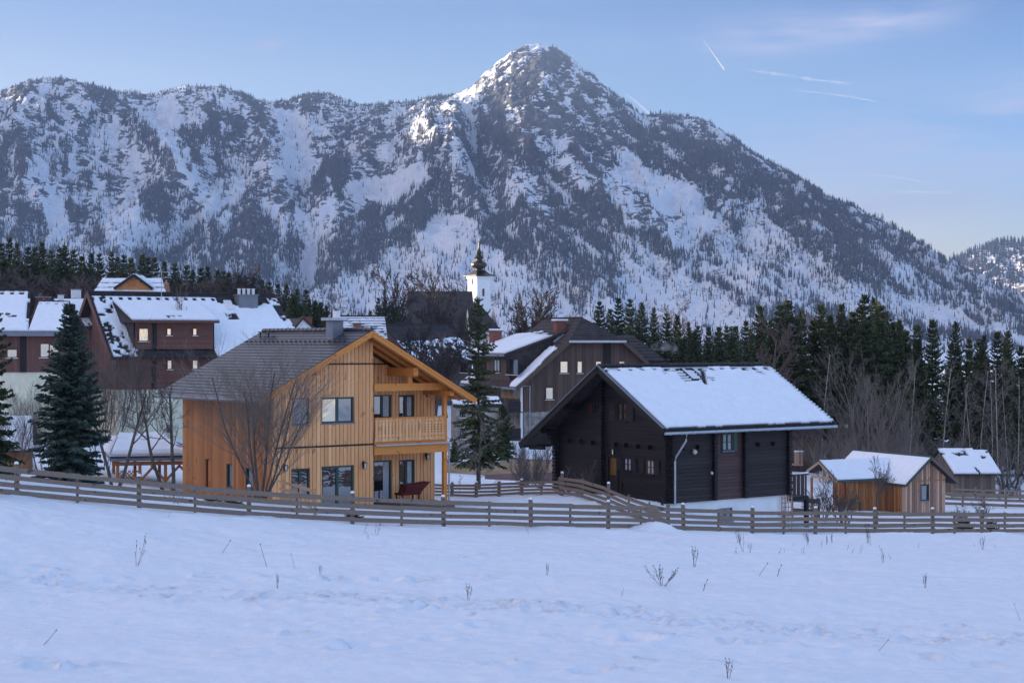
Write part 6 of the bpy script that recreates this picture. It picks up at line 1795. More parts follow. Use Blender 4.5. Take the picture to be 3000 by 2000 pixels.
    zt = ze0 + .08
    b = MB(); b.bar((xg + .12, yp0, zt), (xg + .12, yp1, zt), .12, .14); b.bar((xg + .12, (yp0 + yp1) / 2, zt), (xg + .12, (yp0 + yp1) / 2, zz - .1), .1, .1); b.bar((xg + .12, yp0 + .2, zt), (xg + .12, ya, zz - .2), .08, .1); b.build('truss', m_fencepale, R)
    for (x, y) in ((xg + .12, yp0), (xg + .12, yp1), (-1.4, yp1)):
        b = MB(); b.box(x - .06, x + .06, y - .06, y + .06, zb, zt - .07); b.build('porch_post', m_hut, R)
    b = MB(); wall(b, mY(yp0), [(xg + 1.2, zt - .05), (-.05, zt - .05)], zb, [], 'v', .19, .05, .03); b.build('porch_wall', m_hut, R)
    b = MB(); wall(b, mX(xg + .12, -1), [(yp0 + .08, .35), (yp1 - .08, .35)], zb, [], 'v', .16, .05, .03); b.build('porch_parapet', m_hutgrey, R)
    # shelf of green boards against the wall
    q0, q1 = fr.Y(2466, 1460, yp0 - .4), fr.Y(2518, 1470, yp0 - .4)
    b = MB(); b.box(q0.x, q1.x, yp0 - .6, yp0 - .04, q1.z - .02, q1.z + .05)
    for x in (q0.x + .04, q1.x - .04): b.box(x - .03, x + .03, yp0 - .55, yp0 - .45, zb, q1.z - .02)
    b.build('bench_shelf', m_roofgreen, R)
    d = fr.X(2575, 1490, 0); b = MB(); mbox(b, mX(0, -1), d.y - .35, d.y + .4, -.2, fr.X(2575, 1460, 0).z, .036, .07); b.build('door', m_hut, R)


garden_hut()


def far_shed():
    fr = Frame('hay_shed', 'grey board shed with a smooth snow roof at the edge of the wood', 'shed', 2793, 1455, 135, 4)
    R = fr.root; W = fr.Y(2916, 1420).x; ze = fr.Y(2850, 1381).z; zr = fr.Y(2820, 1315, 3.2).z
    gq = [(.12, ze), (3.2, zr - .15), (6.4, ze)]
    b = MB(); wall(b, mY(0), [(0, ze), (W, ze)], -1, [], 'v', .22, .03, .03); wall(b, mX(0, -1), gq, -1, [], 'v', .22, .03, .03); wall(b, mX(W, 1), gq, -1, [], 'v', .22, .03, .03); b.build('wall', m_greyshed, R)
    xl = fr.Y(2747, 1316, 3.2).x; xr = fr.Y(2888, 1316, 3.2).x
    E0 = (-.1, -.5, ze - .15); E1 = (W + .3, -.5, ze - .15); R1 = (xr, 3.2, zr); R0 = (xl, 3.2, zr)
    rb = MB(); slope(rb, E0, E1, R1, R0, 12, .03, .1); slope(rb, (W + .3, 6.9, ze - .15), (-.1, 6.9, ze - .15), R0, R1, 8, .03, .1); rf = rb.build('roof', m_oldtile, R)
    snow_sheet(rf, E0, E1, R1, R0, 50, 30, .13, .04, lambda u, v, n, a, b_: ~((np.abs(u - .53 - (.1 - v) * .1) < .022) & (v < .22)) & ~((n > .68) & (v > .5)) & ~((v > .93) & (u > .72)), 101)


far_shed()


f6, ze6, zr6 = plain_house('stone_house', 'grey rubble stone house with small paired windows behind the tall sparse spruce', 1336, 1345, 146, 6, 3.7, 6, 1186, 1166, m_stone, m_oldtile, lambda u, v, n, a, b: n < .56, seed=107, zb=-2, ov=.25)
for (x0_, y0_, x1_, y1_) in ((1347, 1203, 1363, 1222), (1382, 1204, 1398, 1222), (1348, 1262, 1364, 1285), (1384, 1262, 1400, 1285), (1350, 1312, 1364, 1332)):
    a_, c_ = f6.Y(x0_, y0_), f6.Y(x1_, y1_); far_window(f6, mY(0), (a_.x, a_.z), (c_.x, c_.z), 2, frame=m_shutter, glass=m_pane)

# ---- house at the back right, mostly hidden by the log house
f5, _, _ = plain_house('house', 'brown wooden house with a balcony glimpsed behind the right end of the log house', 2315, 1400, 150, 8, 2.6, 7, 1268, 1225, m_greybrown, m_brownroof, None, seed=105, zb=-3)
b = MB(); z0, z1 = f5.Y(0, 1383, -1.2).z, f5.Y(0, 1345, -1.2).z; x1 = f5.Y(2353, 1360, -1.2).x
for k in range(14): b.box(x1 * k / 14, x1 * (k + .7) / 14, -1.2, -1.16, z0, z1)
b.box(0, x1, -1.22, -.05, z0 - .15, z0); b.build('balcony_railing', m_hutgrey, f5.root)
b = MB(); b.box(0, x1, -1.25, -1.12, z1, z1 + .12); b.build('snow_cap', m_rsnow, f5.root)
# ------------------------------------------------------------------ trees
m_needle = m_leaf('spruce needles', (0.016, 0.026, 0.014), (0.10, 0.118, 0.045))
m_needleb = m_leaf('blue green spruce needles', (0.013, 0.027, 0.025), (0.080, 0.115, 0.088))
m_bark = m_plain('spruce bark', (0.075, 0.055, 0.045), 0.9, 0.1, 0.4, 5, mscale=(3, 3, .6))
m_twig = m_leaf('grey brown twigs', (0.085, 0.068, 0.060), (0.19, 0.15, 0.128))
m_twigp = m_leaf('purple brown twigs', (0.085, 0.060, 0.056), (0.18, 0.13, 0.115))
m_twigw = m_leaf('warm grey twigs', (0.12, 0.095, 0.078), (0.25, 0.20, 0.165))
m_twigl = m_leaf('pale bark', (0.11, 0.092, 0.080), (0.25, 0.215, 0.19))
m_twigf = m_leaf('frosted twigs', (0.40, 0.40, 0.43), (0.62, 0.62, 0.66))
m_trunkg = m_plain('lichen grey bark', (0.10, 0.088, 0.078), 0.9, 0.1, 0.45, 7, mscale=(2, 2, .5))
m_twigd = m_leaf('dark twigs', (0.028, 0.023, 0.021), (0.070, 0.056, 0.050))
m_birch = m_plain('birch bark', (0.38, 0.34, 0.30), 0.8, 0.2, 0.5, 4, mscale=(1, 1, 2.5))


def conifer(h, r, seed, whorls=34, per=7, twigs=14, base=0.06, wid=0.06, droop=0.35, mat=None, irregular=0.25, power=0.85, name='spruce_tree', trunk_r=None, dead=0.0):
    """tapered trunk and whorls of drooping branches hung with many small needle sprays"""
    R = np.random.RandomState(seed)
    root = empty(name)
    tr = trunk_r or h * 0.011
    b = MB(); b.tube([(0, 0, -0.5), (0, 0, h * .3), (0, 0, h * .7), (0, 0, h * .985)], [tr * 1.15, tr * .85, tr * .45, tr * .08], 7); b.build('trunk', m_bark, root, smooth=True)
    P, Dr, Ln, Wd = [], [], [], []
    lop = R.rand(8) * irregular
    for i in range(whorls):
        t = (i + R.rand() * .6) / whorls
        z = h * (base + (0.985 - base) * t)
        env = (1 - t) ** power * (0.9 + 0.1 * math.sin(9 * t + seed))
        n = max(3, int(round(per * (0.55 + 0.45 * (1 - t)))))
        a0 = R.rand() * 6.28
        for k in range(n):
            z = h * (base + (0.985 - base) * min(.985, max(0.0, t + (R.rand() - .5) * 1.8 / whorls * (1 - t))))
            a = a0 + 2 * PI * (k + (R.rand() - .5) * .7) / n
            L = r * env * (0.62 + 0.55 * R.rand()) * (1 - lop[int(a / 6.284 * 8) % 8]) + 0.03 * h * (1 - t) * .3 + .06
            if t < .25: L *= 0.75 + t
            el = math.radians(-14 + 48 * t + R.randn() * 6)
            m = max(4, int(twigs * (0.35 + 0.65 * L / r)))
            s = np.sqrt(np.linspace(0.06, 1, m)) if False else np.linspace(0.10, 1.0, m)
            x = L * s * math.cos(el); zz = z + L * (s * math.sin(el) - droop * s ** 2 * (1 - t) + 0.16 * s ** 4)
            bp = np.stack([math.cos(a) * x, math.sin(a) * x, zz], 1)
            for side in (-1, 1, 0):
                aa = a + side * (0.75 + 0.35 * R.rand(m))
                tl = (0.30 * L * (1.15 - 0.75 * s) + 0.035 * r) * (0.7 + 0.6 * R.rand(m)) * (0.8 if side == 0 else 1)
                d = np.stack([np.cos(aa), np.sin(aa), -0.22 - 0.55 * R.rand(m) * (1 - t) + (0.25 if t > .8 else 0) * np.ones(m)], 1)
                if side == 0: d[:, 2] -= 0.9 * (1 - t); 
                d /= np.linalg.norm(d, axis=1)[:, None]
                P.append(bp + (R.rand(m, 3) - .5) * 0.04 * r); Dr.append(d); Ln.append(tl); Wd.append(np.full(m, wid) * (0.7 + 0.6 * R.rand(m)))
    # leader
    P.append(np.array([[0, 0, h * .93]] * 6)); dd = R.randn(6, 3) * .25; dd[:, 2] = 1; dd /= np.linalg.norm(dd, axis=1)[:, None]; Dr.append(dd); Ln.append(np.full(6, h * .07)); Wd.append(np.full(6, wid))
    P, Dr, Ln, Wd = np.concatenate(P), np.concatenate(Dr), np.concatenate(Ln), np.concatenate(Wd)
    n = len(P)
    rv = R.randn(n, 3); sd = np.cross(Dr, rv); sd /= np.linalg.norm(sd, axis=1)[:, None] + 1e-9
    v = np.stack([P - sd * Wd[:, None] * .5, P + Dr * (Ln * .45)[:, None] + sd * Wd[:, None] * 0.9, P + Dr * Ln[:, None], P + Dr * (Ln * .45)[:, None] - sd * Wd[:, None] * .9], 1).reshape(-1, 3)
    f = np.arange(n * 4).reshape(n, 4)
    mesh_obj('crown', v, f, mat or m_needle, root)
    return root


class Tubes:
    def __init__(self): self.v = []; self.f = []; self.n = 0

    def add(self, pts, rad, k):
        pts = np.array(pts); m = len(pts)
        d = np.gradient(pts, axis=0); d /= np.linalg.norm(d, axis=1)[:, None] + 1e-9
        ref = np.array([0.3, 0.2, 1.0]) if abs(d[0, 2]) < .9 else np.array([1.0, .1, 0])
        s = np.cross(d, ref); s /= np.linalg.norm(s, axis=1)[:, None] + 1e-9; u = np.cross(s, d)
        a = np.arange(k) * 2 * PI / k
        ring = pts[:, None] + (s[:, None] * np.cos(a)[None, :, None] + u[:, None] * np.sin(a)[None, :, None]) * np.array(rad)[:, None, None]
        self.v.append(ring.reshape(-1, 3))
        i = self.n + np.arange(m - 1)[:, None] * k; j = np.arange(k)[None]
        self.f.append(np.stack([i + j, i + (j + 1) % k, i + k + (j + 1) % k, i + k + j], -1).reshape(-1, 4))
        self.n += m * k


def bare(h, seed, stems=1, lean=0.12, levels=4, kids=(6, 7, 6, 5), angle=(38, 40, 38, 36), ratio=(0.62, 0.55, 0.5, 0.45), up=0.10, wander=0.10, r0=None, minr=0.010, start=0.30, mat=None, tmat=None, name='bare_tree', stem_len=0.62, base_spread=0.1, bow=0.0):
    R = random.Random(seed); NR = np.random.RandomState(seed)
    root = empty(name); tk, cr = Tubes(), Tubes()
    r0 = r0 or h * 0.014

    def grow(p, d, L, r, lev):
        nseg = 5 if lev < 2 else 3
        pts = [p.copy()]; rad = [r]; q = p.copy(); d = d.copy(); dirs = [d.copy()]
        for i in range(nseg):
            d = d + NR.randn(3) * wander + np.array([0, 0, up * (1 + .3 * lev)]); d /= np.linalg.norm(d)
            q = q + d * L / nseg; pts.append(q.copy()); dirs.append(d.copy())
            rad.append(max(minr * .75, r * (1 - (0.55 if lev == 0 else 0.72) * (i + 1) / nseg)))
        (tk if lev == 0 else cr).add(pts, rad, 8 if lev == 0 else (4 if r > .03 else 3))
        if lev >= levels: return
        n = kids[min(lev, len(kids) - 1)]
        st = start if lev == 0 else 0.18
        for j in range(n):
            t = st + (1 - st) * (j + R.random() * .8) / n; t = min(t, 0.99)
            k = min(int(t * nseg), nseg - 1); ft = t * nseg - k
            bp = np.array(pts[k]) * (1 - ft) + np.array(pts[k + 1]) * ft; dd = dirs[k + 1]
            an = math.radians(angle[min(lev, len(angle) - 1)] * (0.65 + 0.7 * R.random()))
            ph = R.random() * 6.283
            s = np.cross(dd, NR.randn(3)); s /= np.linalg.norm(s) + 1e-9
            nd = dd * math.cos(an) + s * math.sin(an); nd /= np.linalg.norm(nd)
            rr = max(minr, (rad[k] * (1 - ft) + rad[k + 1] * ft) * (0.45 + .2 * R.random()))
            grow(bp, nd, L * ratio[min(lev, len(ratio) - 1)] * (0.65 + 0.6 * R.random()) * (1.1 - 0.45 * t), rr, lev + 1)
    for s in range(stems):
        a = 2 * PI * s / max(1, stems) + R.random(); ln = lean * (0.5 + R.random()) if stems > 1 else lean * (R.random() - .5)
        p = np.array([math.cos(a) * base_spread * (stems > 1), math.sin(a) * base_spread * (stems > 1), -0.3])
        d = np.array([math.cos(a) * ln + bow, math.sin(a) * ln, 1.0]); d /= np.linalg.norm(d)
        grow(p, d, h * stem_len * (0.85 + 0.3 * R.random()), r0 * (0.75 + 0.4 * R.random()), 0)
    # scale to the wanted height
    vv = np.concatenate(cr.v + tk.v); k = (h) / vv[:, 2].max()
    for T, nm, mm in ((tk, 'trunk', tmat or m_trunkg), (cr, 'crown', mat or m_twig)):
        if T.v:
            V = np.concatenate(T.v); V = V * np.array([1, 1, k])
            mesh_obj(nm, V, np.concatenate(T.f), mm, root, smooth=(nm == 'trunk'))
    root['h'] = h
    return root


PROTO_USED = {}


def place(proto, px, top, D, h0, label, cat, group=None, base=None, width=1.0, rot=None, seed=0, minh=1.0, dz=0.0):
    """a copy of a tree whose tip shows at (px, top) when it stands D metres away; its foot is on the ground there"""
    t = at(px, top, D) if top is not None else None
    x = (px - CX) / F * D; g = gz(x, D) if base is None else (CY - base) / F * D
    h = max(minh, t.z - g)
    k = h / h0
    o = proto if proto.name not in PROTO_USED else copy_tree(proto)
    PROTO_USED[proto.name] = 1
    o.location = (x, D, g - .05 + dz); o.rotation_euler = (0, 0, rot if rot is not None else (px * 0.37 + D * 0.11 + seed) % 6.28)
    o.scale = (k * width, k * width, k)
    tag(o, label, cat, group)
    return o


# -- single trees round the houses
s1 = conifer(7.6, 1.75, 3, 40, 10, 24, 0.01, 0.055, 0.30, m_needleb, 0.12, 0.72, 'blue_spruce')
place(s1, 205, 878, 72, 7.6, 'dense dark blue green spruce standing behind the left end of the fence', 'tree', base=1412, width=1.22)
s2 = conifer(8.2, 1.7, 8, 34, 8, 22, 0.08, 0.06, 0.32, m_needle, 0.3, 0.75, 'spruce_tree')
place(s2, -38, 800, 66, 8.2, 'spruce cut off by the left edge, its loose branches before the snowy roof', 'tree', rot=1.0)
s3 = conifer(11.5, 2.1, 12, 34, 6, 18, 0.12, 0.065, 0.42, m_needle, 0.45, 0.6, 'spruce_tree')
place(s3, 1402, 862, 104, 11.5, 'tall sparse spruce right behind the balcony end of the honey coloured house', 'tree')
s4 = conifer(5.5, 1.9, 14, 26, 8, 16, 0.02, 0.09, 0.35, m_needle, 0.3, 0.6, 'spruce_tree')
place(s4, 1474, 1185, 137, 5.5, 'bushy dark spruce behind the tan garden wall, right of the tall sparse one', 'tree')
place(copy_tree(s4), 1332, 1290, 136, 5.5, 'low dark spruce behind the tan garden wall, left of the tall sparse one', 'tree', width=1.5)
place(copy_tree(s4), 1425, 1262, 138, 5.5, 'low dark spruce behind the tan garden wall, hidden by the tall sparse one', 'tree', width=1.4)

b1 = bare(8.2, 21, 7, 0.34, 3, (16, 9, 5), (38, 32, 30), (0.52, 0.55, 0.5), 0.09, 0.05, 0.065, 0.0040, 0.20, m_twigw, m_trunkg, 'bare_tree', 0.80, 0.25)
place(b1, 765, 935, 73.5, 8.2, 'big many stemmed bare tree in front of the corner of the honey coloured house', 'tree', base=1440, rot=0.4)
b2 = bare(6.0, 33, 2, 0.25, 4, (6, 7, 6, 4), (40, 36, 34, 32), (0.7, 0.6, 0.5, 0.45), 0.09, 0.08, 0.09, 0.008, 0.35, m_twig, m_trunkg, 'bare_tree', 0.55, 0.12, 0.18)
place(b2, 338, 985, 80, 6.0, 'leaning bare tree with a fan of long twigs right of the blue green spruce', 'tree', base=1408, rot=0.0)
b3 = bare(4.6, 35, 1, 0.1, 4, (5, 5, 5, 4), (50, 45, 40, 36), (0.6, 0.55, 0.5, 0.45), 0.07, 0.13, 0.085, 0.008, 0.5, m_twig, m_trunkg, 'bare_tree', 0.72, 0.1, -0.10)
place(b3, 478, 1130, 82, 4.6, 'pruned bare fruit tree with a crooked trunk before the snow topped pavilion', 'tree', base=1418, rot=0.2)
b4 = bare(5.6, 37, 1, 0.1, 4, (7, 5, 5, 4), (46, 45, 40, 36), (0.45, 0.5, 0.5, 0.45), 0.09, 0.09, 0.085, 0.008, 0.35, m_twig, m_trunkg, 'bare_tree', 0.85, 0.1, -0.05)
place(b4, 508, 1045, 81, 5.6, 'upright bare tree at the right corner of the snow topped pavilion', 'tree', base=1420, rot=2.2)
b5 = bare(9.0, 39, 9, 0.30, 3, (10, 8, 5), (24, 26, 26), (0.55, 0.5, 0.45), 0.12, 0.06, 0.03, 0.0045, 0.2, m_twig, m_twig, 'bare_shrub', 0.7, 0.5)
place(b5, 300, 900, 97, 9.0, 'tall bare shrub of fine upright twigs before the red brown gable', 'shrub')
b6 = copy_tree(b5); place(b6, 30, 1120, 75, 9.0, 'dark tangled bare shrub below the branches at the left edge', 'shrub', rot=2.0, width=1.5); 
b7 = copy_tree(b5); place(b7, 130, 1090, 90, 9.0, 'bare twiggy shrub between the left spruce and the blue green spruce', 'shrub', rot=4.0, width=1.3)
b8 = bare(5.6, 43, 1, 0.05, 4, (10, 5, 5, 3), (58, 45, 40, 36), (0.40, 0.5, 0.5, 0.45), 0.05, 0.05, 0.06, 0.008, 0.25, m_twigl, m_trunkg, 'bare_tree', 0.95)
place(b8, 1406, 1165, 99, 5.6, 'slim bare tree growing before the tan garden wall', 'tree', base=1452)
b9 = bare(3.4, 45, 8, 0.42, 3, (9, 7, 4), (26, 28, 28), (0.55, 0.5, 0.45), 0.10, 0.06, 0.03, 0.008, 0.12, m_twigl, m_twigl, 'bare_shrub', 0.7, 0.16)
place(b9, 1552, 1265, 104, 3.4, 'rounded bare bush of many upright twigs left of the log house', 'shrub', base=1458)
b10 = bare(1.8, 47, 1, 0.05, 3, (5, 4, 3), (50, 45, 40), (0.4, 0.5, 0.5), 0.05, 0.06, 0.022, 0.007, 0.4, m_twig, m_trunkg, 'sapling', 0.95)
place(b10, 1349, 1385, 98, 1.8, 'slim sapling in the snow right of the balcony post', 'sapling', base=1450)
c10 = copy_tree(b10); place(c10, 1451, 1395, 98, 1.8, 'slim sapling in the snow right of the slim bare tree', 'sapling', base=1448)
b11 = bare(3.3, 51, 1, 0.05, 4, (8, 6, 5, 3), (55, 48, 42, 40), (0.75, 0.6, 0.5, 0.45), 0.12, 0.09, 0.055, 0.007, 0.45, m_twig, m_trunkg, 'fruit_tree', 0.62)
place(b11, 2570, 1330, 98, 3.3, 'small bare fruit tree before the snowy roof of the garden hut', 'tree', base=1518)
b12 = bare(1.6, 53, 6, 0.5, 3, (6, 5, 4), (40, 40, 36), (0.6, 0.5, 0.45), 0.08, 0.1, 0.03, 0.007, 0.15, m_twig, m_twig, 'bare_shrub', 0.7, 0.12)
place(b12, 2880, 1448, 103, 1.6, 'low bare bush in the snow right of the garden hut', 'shrub', base=1512)
for px, top, D, bs, lb in ((2405, 1400, 100, 1512, 'straggly bare bush growing before the porch parapet of the garden hut'), (2470, 1375, 99, 1518, 'thin bare bush before the brown side wall of the garden hut'), (2815, 1478, 100, 1520, 'snow dusted low bush left of the low bare bush'),
                           (2955, 1330, 140, 1460, 'bare shrub right of the grey shed'), (1690, 1340, 90, 1462, 'small bare bush against the front wall of the log house'), (520, 1440, 68, 1496, 'bare twigs of a rose bush seen through the left fence'), (655, 1440, 70, 1502, 'small bare bush seen through the fence left of the many stemmed tree')):
    place(copy_tree(b12), px, top, D, 1.6, lb, 'shrub', base=bs, seed=px)

# -- spruces in groups: six kinds, copied
kinds = [conifer(16, 2.6, 60, 46, 7, 13, 0.10, 0.13, 0.35, m_needle, 0.3, 0.62), conifer(16, 2.2, 61, 46, 7, 13, 0.14, 0.13, 0.40, m_needle, 0.35, 0.60), conifer(16, 3.0, 62, 44, 7, 13, 0.08, 0.14, 0.32, m_needle, 0.25, 0.7),
         conifer(16, 2.4, 63, 44, 6, 13, 0.2, 0.13, 0.42, m_needle, 0.4, 0.55), conifer(16, 3.4, 64, 42, 7, 13, 0.05, 0.15, 0.3, m_needle, 0.2, 0.8), conifer(16, 2.0, 65, 46, 6, 13, 0.2, 0.12, 0.38, m_needle, 0.4, 0.6)]
RR = random.Random(77)
RIGHT = [(2226, 888), (2258, 930), (2286, 884), (2310, 871), (2332, 925), (2349, 901), (2382, 930), (2406, 884), (2433, 915), (2465, 882), (2498, 905), (2518, 890), (2532, 853), (2563, 863), (2580, 885), (2594, 907), (2618, 935), (2636, 930), (2655, 960), (2687, 943), (2731, 928), (2800, 934), (2839, 984), (2869, 985), (2921, 963), (2953, 960), (2992, 1006), (3040, 985), (3085, 1000), (3130, 970), (3190, 990), (3250, 980), (3320, 1000)]
for i, (px, top) in enumerate(RIGHT):
    D = 158 + RR.random() * 16
    place(kinds[i % 4], px, top, D, 16, 'tall dark spruce in the row of spruces behind the log house and the huts', 'tree', 'tall spruces on the right', width=1.2 if px < 2660 else 1.05, seed=i)
for i in range(36):
    px = 2215 + 480 * RR.random() if i < 25 else 2640 + 360 * RR.random()
    place(kinds[RR.randrange(6)], px, 925 + RR.random() * 90 + (40 if px > 2650 else 0), 176 + RR.random() * 20, 16, 'tall dark spruce in the row of spruces behind the log house and the huts', 'tree', 'tall spruces on the right', width=1.2, seed=i)
MID = [(1756, 878), (1787, 900), (1813, 867), (1845, 870), (1880, 880), (1915, 896), (1953, 912), (1985, 918), (2018, 940), (2045, 950), (2077, 953), (2100, 966), (2128, 950), (2157, 950), (2186, 935), (2200, 960)]
for i, (px, top) in enumerate(MID):
    place(kinds[(2, 4, 0)[i % 3]], px, top, 235 + RR.random() * 20, 16, 'middle sized spruce in the dark row right of the half hipped brown house', 'tree', 'spruces behind the middle houses', width=1.15, seed=i)
for i in range(20):
    px = 1760 + 470 * RR.random()
    place(kinds[RR.randrange(6)], px, 950 + RR.random() * 50, 222 + RR.random() * 12, 16, 'middle sized spruce in the dark row right of the half hipped brown house', 'tree', 'spruces behind the middle houses', width=1.3, seed=i)
LEFT = [(-20, 712), (4, 707), (27, 689), (49, 707), (83, 718), (103, 718), (123, 704), (150, 728), (176, 720), (190, 713), (216, 727), (240, 745), (268, 736), (292, 738), (326, 731), (345, 748), (362, 742), (384, 749), (417, 740), (435, 747), (453, 749), (482, 762), (513, 767), (547, 771), (565, 785), (589, 780), (609, 776), (638, 785), (655, 790), (670, 794), (702, 800), (722, 806), (740, 808), (768, 815), (790, 822), (815, 828), (839, 828), (870, 842), (897, 845)]
for i, (px, top) in enumerate(LEFT):
    place(kinds[(4, 2, 0)[i % 3]], px, top, 305 + RR.random() * 30, 16, 'spruce on the skyline of the wooded hill behind the left houses', 'tree', 'spruces on the left hill', width=1.15, seed=i, minh=9)
for i in range(80):
    px = -20 + 930 * RR.random()
    top = np.interp(px, [0, 300, 600, 900], [745, 775, 815, 875]) + RR.random() * 55
    place(kinds[RR.randrange(6)], px, top, 268 + RR.random() * 30, 16, 'spruce standing lower in the wooded hill behind the left houses', 'tree', 'spruces lower on the left hill', width=1.3, seed=i, minh=9)
for i, (px, top, D) in enumerate(((1108, 868, 300), (1127, 842, 300), (1149, 880, 298), (1166, 905, 296), (1062, 915, 250), (1085, 905, 255), (940, 880, 240), (985, 900, 240), (1020, 915, 245))):
    place(kinds[(2, 1, 4)[i % 3]], px, top, D, 16, 'slim dark spruce in the gap between the honey coloured house and the church', 'tree', 'spruces left of the church', width=.95, seed=i)

for i in range(18):
    px = 838 + 180 * RR.random()
    place(kinds[(0, 2, 4, 5)[i % 4]], px, np.interp(px, [838, 1018], [848, 905]) + RR.random() * 40, 218 + RR.random() * 30, 16, 'dark spruce in the dip behind the honey coloured house chimney', 'tree', 'spruces behind the chimney', width=1.2, seed=i, minh=6)
# -- bare broadleaf trees in groups
bk = [bare(12, 81, 1, .1, 4, (8, 7, 6, 4), (48, 42, 40, 36), (.72, .58, .5, .45), .06, .10, .22, .034, .32, m_twigd, m_trunkg, 'bare_tree', .6),
      bare(12, 83, 2, .16, 4, (8, 7, 5, 4), (40, 40, 38, 36), (.62, .55, .5, .45), .08, .09, .17, .034, .35, m_twigd, m_trunkg, 'bare_tree', .66, .2),
      bare(12, 85, 1, .06, 4, (12, 6, 5, 4), (46, 40, 38, 36), (.42, .5, .5, .45), .07, .06, .13, .018, .28, m_twigp, m_trunkg, 'bare_tree', .9),
      bare(12, 87, 6, .34, 3, (9, 7, 5), (26, 28, 28), (.55, .5, .45), .10, .05, .075, .008, .2, m_twigl, m_twigl, 'bare_tree', .68, .4),
      bare(12, 89, 1, .03, 3, (16, 5, 4), (50, 42, 40), (.22, .5, .5), .06, .04, .075, .014, .35, m_twigl, m_birch, 'birch_tree', .96)]
for i, (px, top, D, k, w, lb) in enumerate(((1178, 768, 300, 0, .95, 'large bare tree left of the church nave'), (1310, 778, 305, 0, 1.1, 'broad bare tree standing before the nave and tower of the church'), (1378, 880, 280, 1, .8, 'smaller bare tree below the church tower'),
                                         (1548, 846, 260, 1, .95, 'bare tree behind the half hipped house, left of a pair'), (1592, 835, 262, 0, .95, 'bare tree behind the half hipped house, right of a pair'), (754, 762, 300, 1, .9, 'large bare tree rising over the wood behind the four pot chimney'),
                                         (2010, 868, 330, 2, 1.2, 'sunlit pinkish bare tree behind the middle spruces'), (2370, 905, 230, 2, 1.1, 'pinkish bare tree top between the tall spruces'), 
                                         (1235, 818, 425, 2, 1.4, 'sunlit golden bare tree behind the church nave'), (1350, 800, 430, 2, 1.4, 'sunlit golden bare tree behind the church tower'), (1165, 830, 420, 2, 1.2, 'sunlit golden bare tree behind the left end of the nave'),
                                         (1245, 940, 190, 1, 1.2, 'bare tree before the brown roof with broken snow'), (1310, 960, 185, 2, 1.4, 'bushy bare tree right of the brown roof with broken snow'), (1275, 985, 175, 1, 1.4, 'low bare tree before the garden of the middle houses'),
                                         (2236, 905, 150, 2, .9, 'bare larch with a pale trunk at the left end of the tall spruces'), (545, 800, 150.5, 2, .3, 'thin bare sapling before the roof of the long red brown house'))):
    place(bk[k], px, top, D, 12, lb, 'tree', width=w, seed=i)
for i in range(26):
    px = 600 + 270 * RR.random(); top = np.interp(px, [600, 870], [782, 850]) + RR.random() * 30
    place(bk[(2, 1, 2)[i % 3]], px, top, 296 + RR.random() * 40, 12, 'golden sunlit bare tree on the lower end of the wooded hill', 'tree', 'sunlit trees on the left hill', width=1.25, seed=i, minh=7)
for i in range(90):
    px = -20 + 920 * RR.random(); top = np.interp(px, [0, 300, 600, 900], [765, 790, 825, 870]) + RR.random() * 60
    place(bk[(1, 2, 2)[i % 3]], px, top, 245 + RR.random() * 22, 12, 'purple brown bare tree in the wood behind the left houses', 'tree', 'bare trees in the left wood', width=1.3, seed=i, minh=7)
# wood edge on the right: grey bushes and slim birches
for i, (px, top, D, w, lb) in enumerate(((2545, 1000, 146, 1.0, 'large grey bare tree with upright branches before the tall spruces'), (2640, 1120, 144, 1.0, 'lower grey bare tree right of the large upright one'), (2470, 1160, 146, .9, 'grey bare tree left of the large upright one'))):
    place(bk[3], px, top, D, 12, lb, 'tree', width=w, seed=i)
for i in range(11):
    px = 2335 + 660 * RR.random(); top = np.interp(px, [2335, 2450, 2600, 3000], [1265, 1235, 1215, 1190]) + RR.random() * 80
    place(bk[3], px, top, 140 + RR.random() * 14, 12, 'grey bare bush along the edge of the wood behind the huts', 'shrub', 'bare bushes along the wood edge', width=1.7, seed=i, minh=2.5)
for i, (px, top) in enumerate(((2404, 1000), (2660, 1040), (2757, 1040), (2818, 1090), (2868, 1050), (2905, 1080), (2928, 1040), (2955, 1100), (2980, 1070), (2850, 1110))):
    place(bk[4], px, top, 148 + RR.random() * 12, 12, 'slim pale stemmed bare tree among the spruces on the right', 'tree', 'slim pale stemmed trees on the right', width=.8, seed=i)
# -- smoke
ms, ts = newmat('smoke')
pvs = ts.n('ShaderNodeVolumePrincipled'); pvs.inputs['Color'].default_value = (.92, .92, .94, 1)
nzs = ts.noise(1.1, 5, .65)
mrs = ts.n('ShaderNodeMapRange', clamp=True); ts.l(nzs, mrs.inputs[0]); mrs.inputs[1].default_value = .45; mrs.inputs[2].default_value = .75; mrs.inputs[4].default_value = 1.1
ts.l(mrs.outputs[0], pvs.inputs['Density']); os_ = ts.n('ShaderNodeOutputMaterial'); ts.l(pvs.outputs[0], os_.inputs['Volume'])


def smoke(pts, D, radii, label):
    n, k = 26, 12; s = np.linspace(0, 1, n); kk = np.linspace(0, 1, len(pts))
    px = np.interp(s, kk, [p[0] for p in pts]); py = np.interp(s, kk, [p[1] for p in pts]); r = np.interp(s, kk, radii) / F * D * (.75 + .5 * vnoise(s * 9, s * 0, 5)); r[0] = r[-1] = .02
    o = at(pts[0][0], pts[0][1], D); b = MB()
    b.tube([at(x, y, D) - o for x, y in zip(px, py)], list(r), k); ob = b.build('smoke', ms); ob.location = o; q = bmesh.new(); q.from_mesh(ob.data); bmesh.ops.recalc_face_normals(q, faces=q.faces); q.to_mesh(ob.data); q.free(); tag(ob, label, 'smoke', kind='stuff')


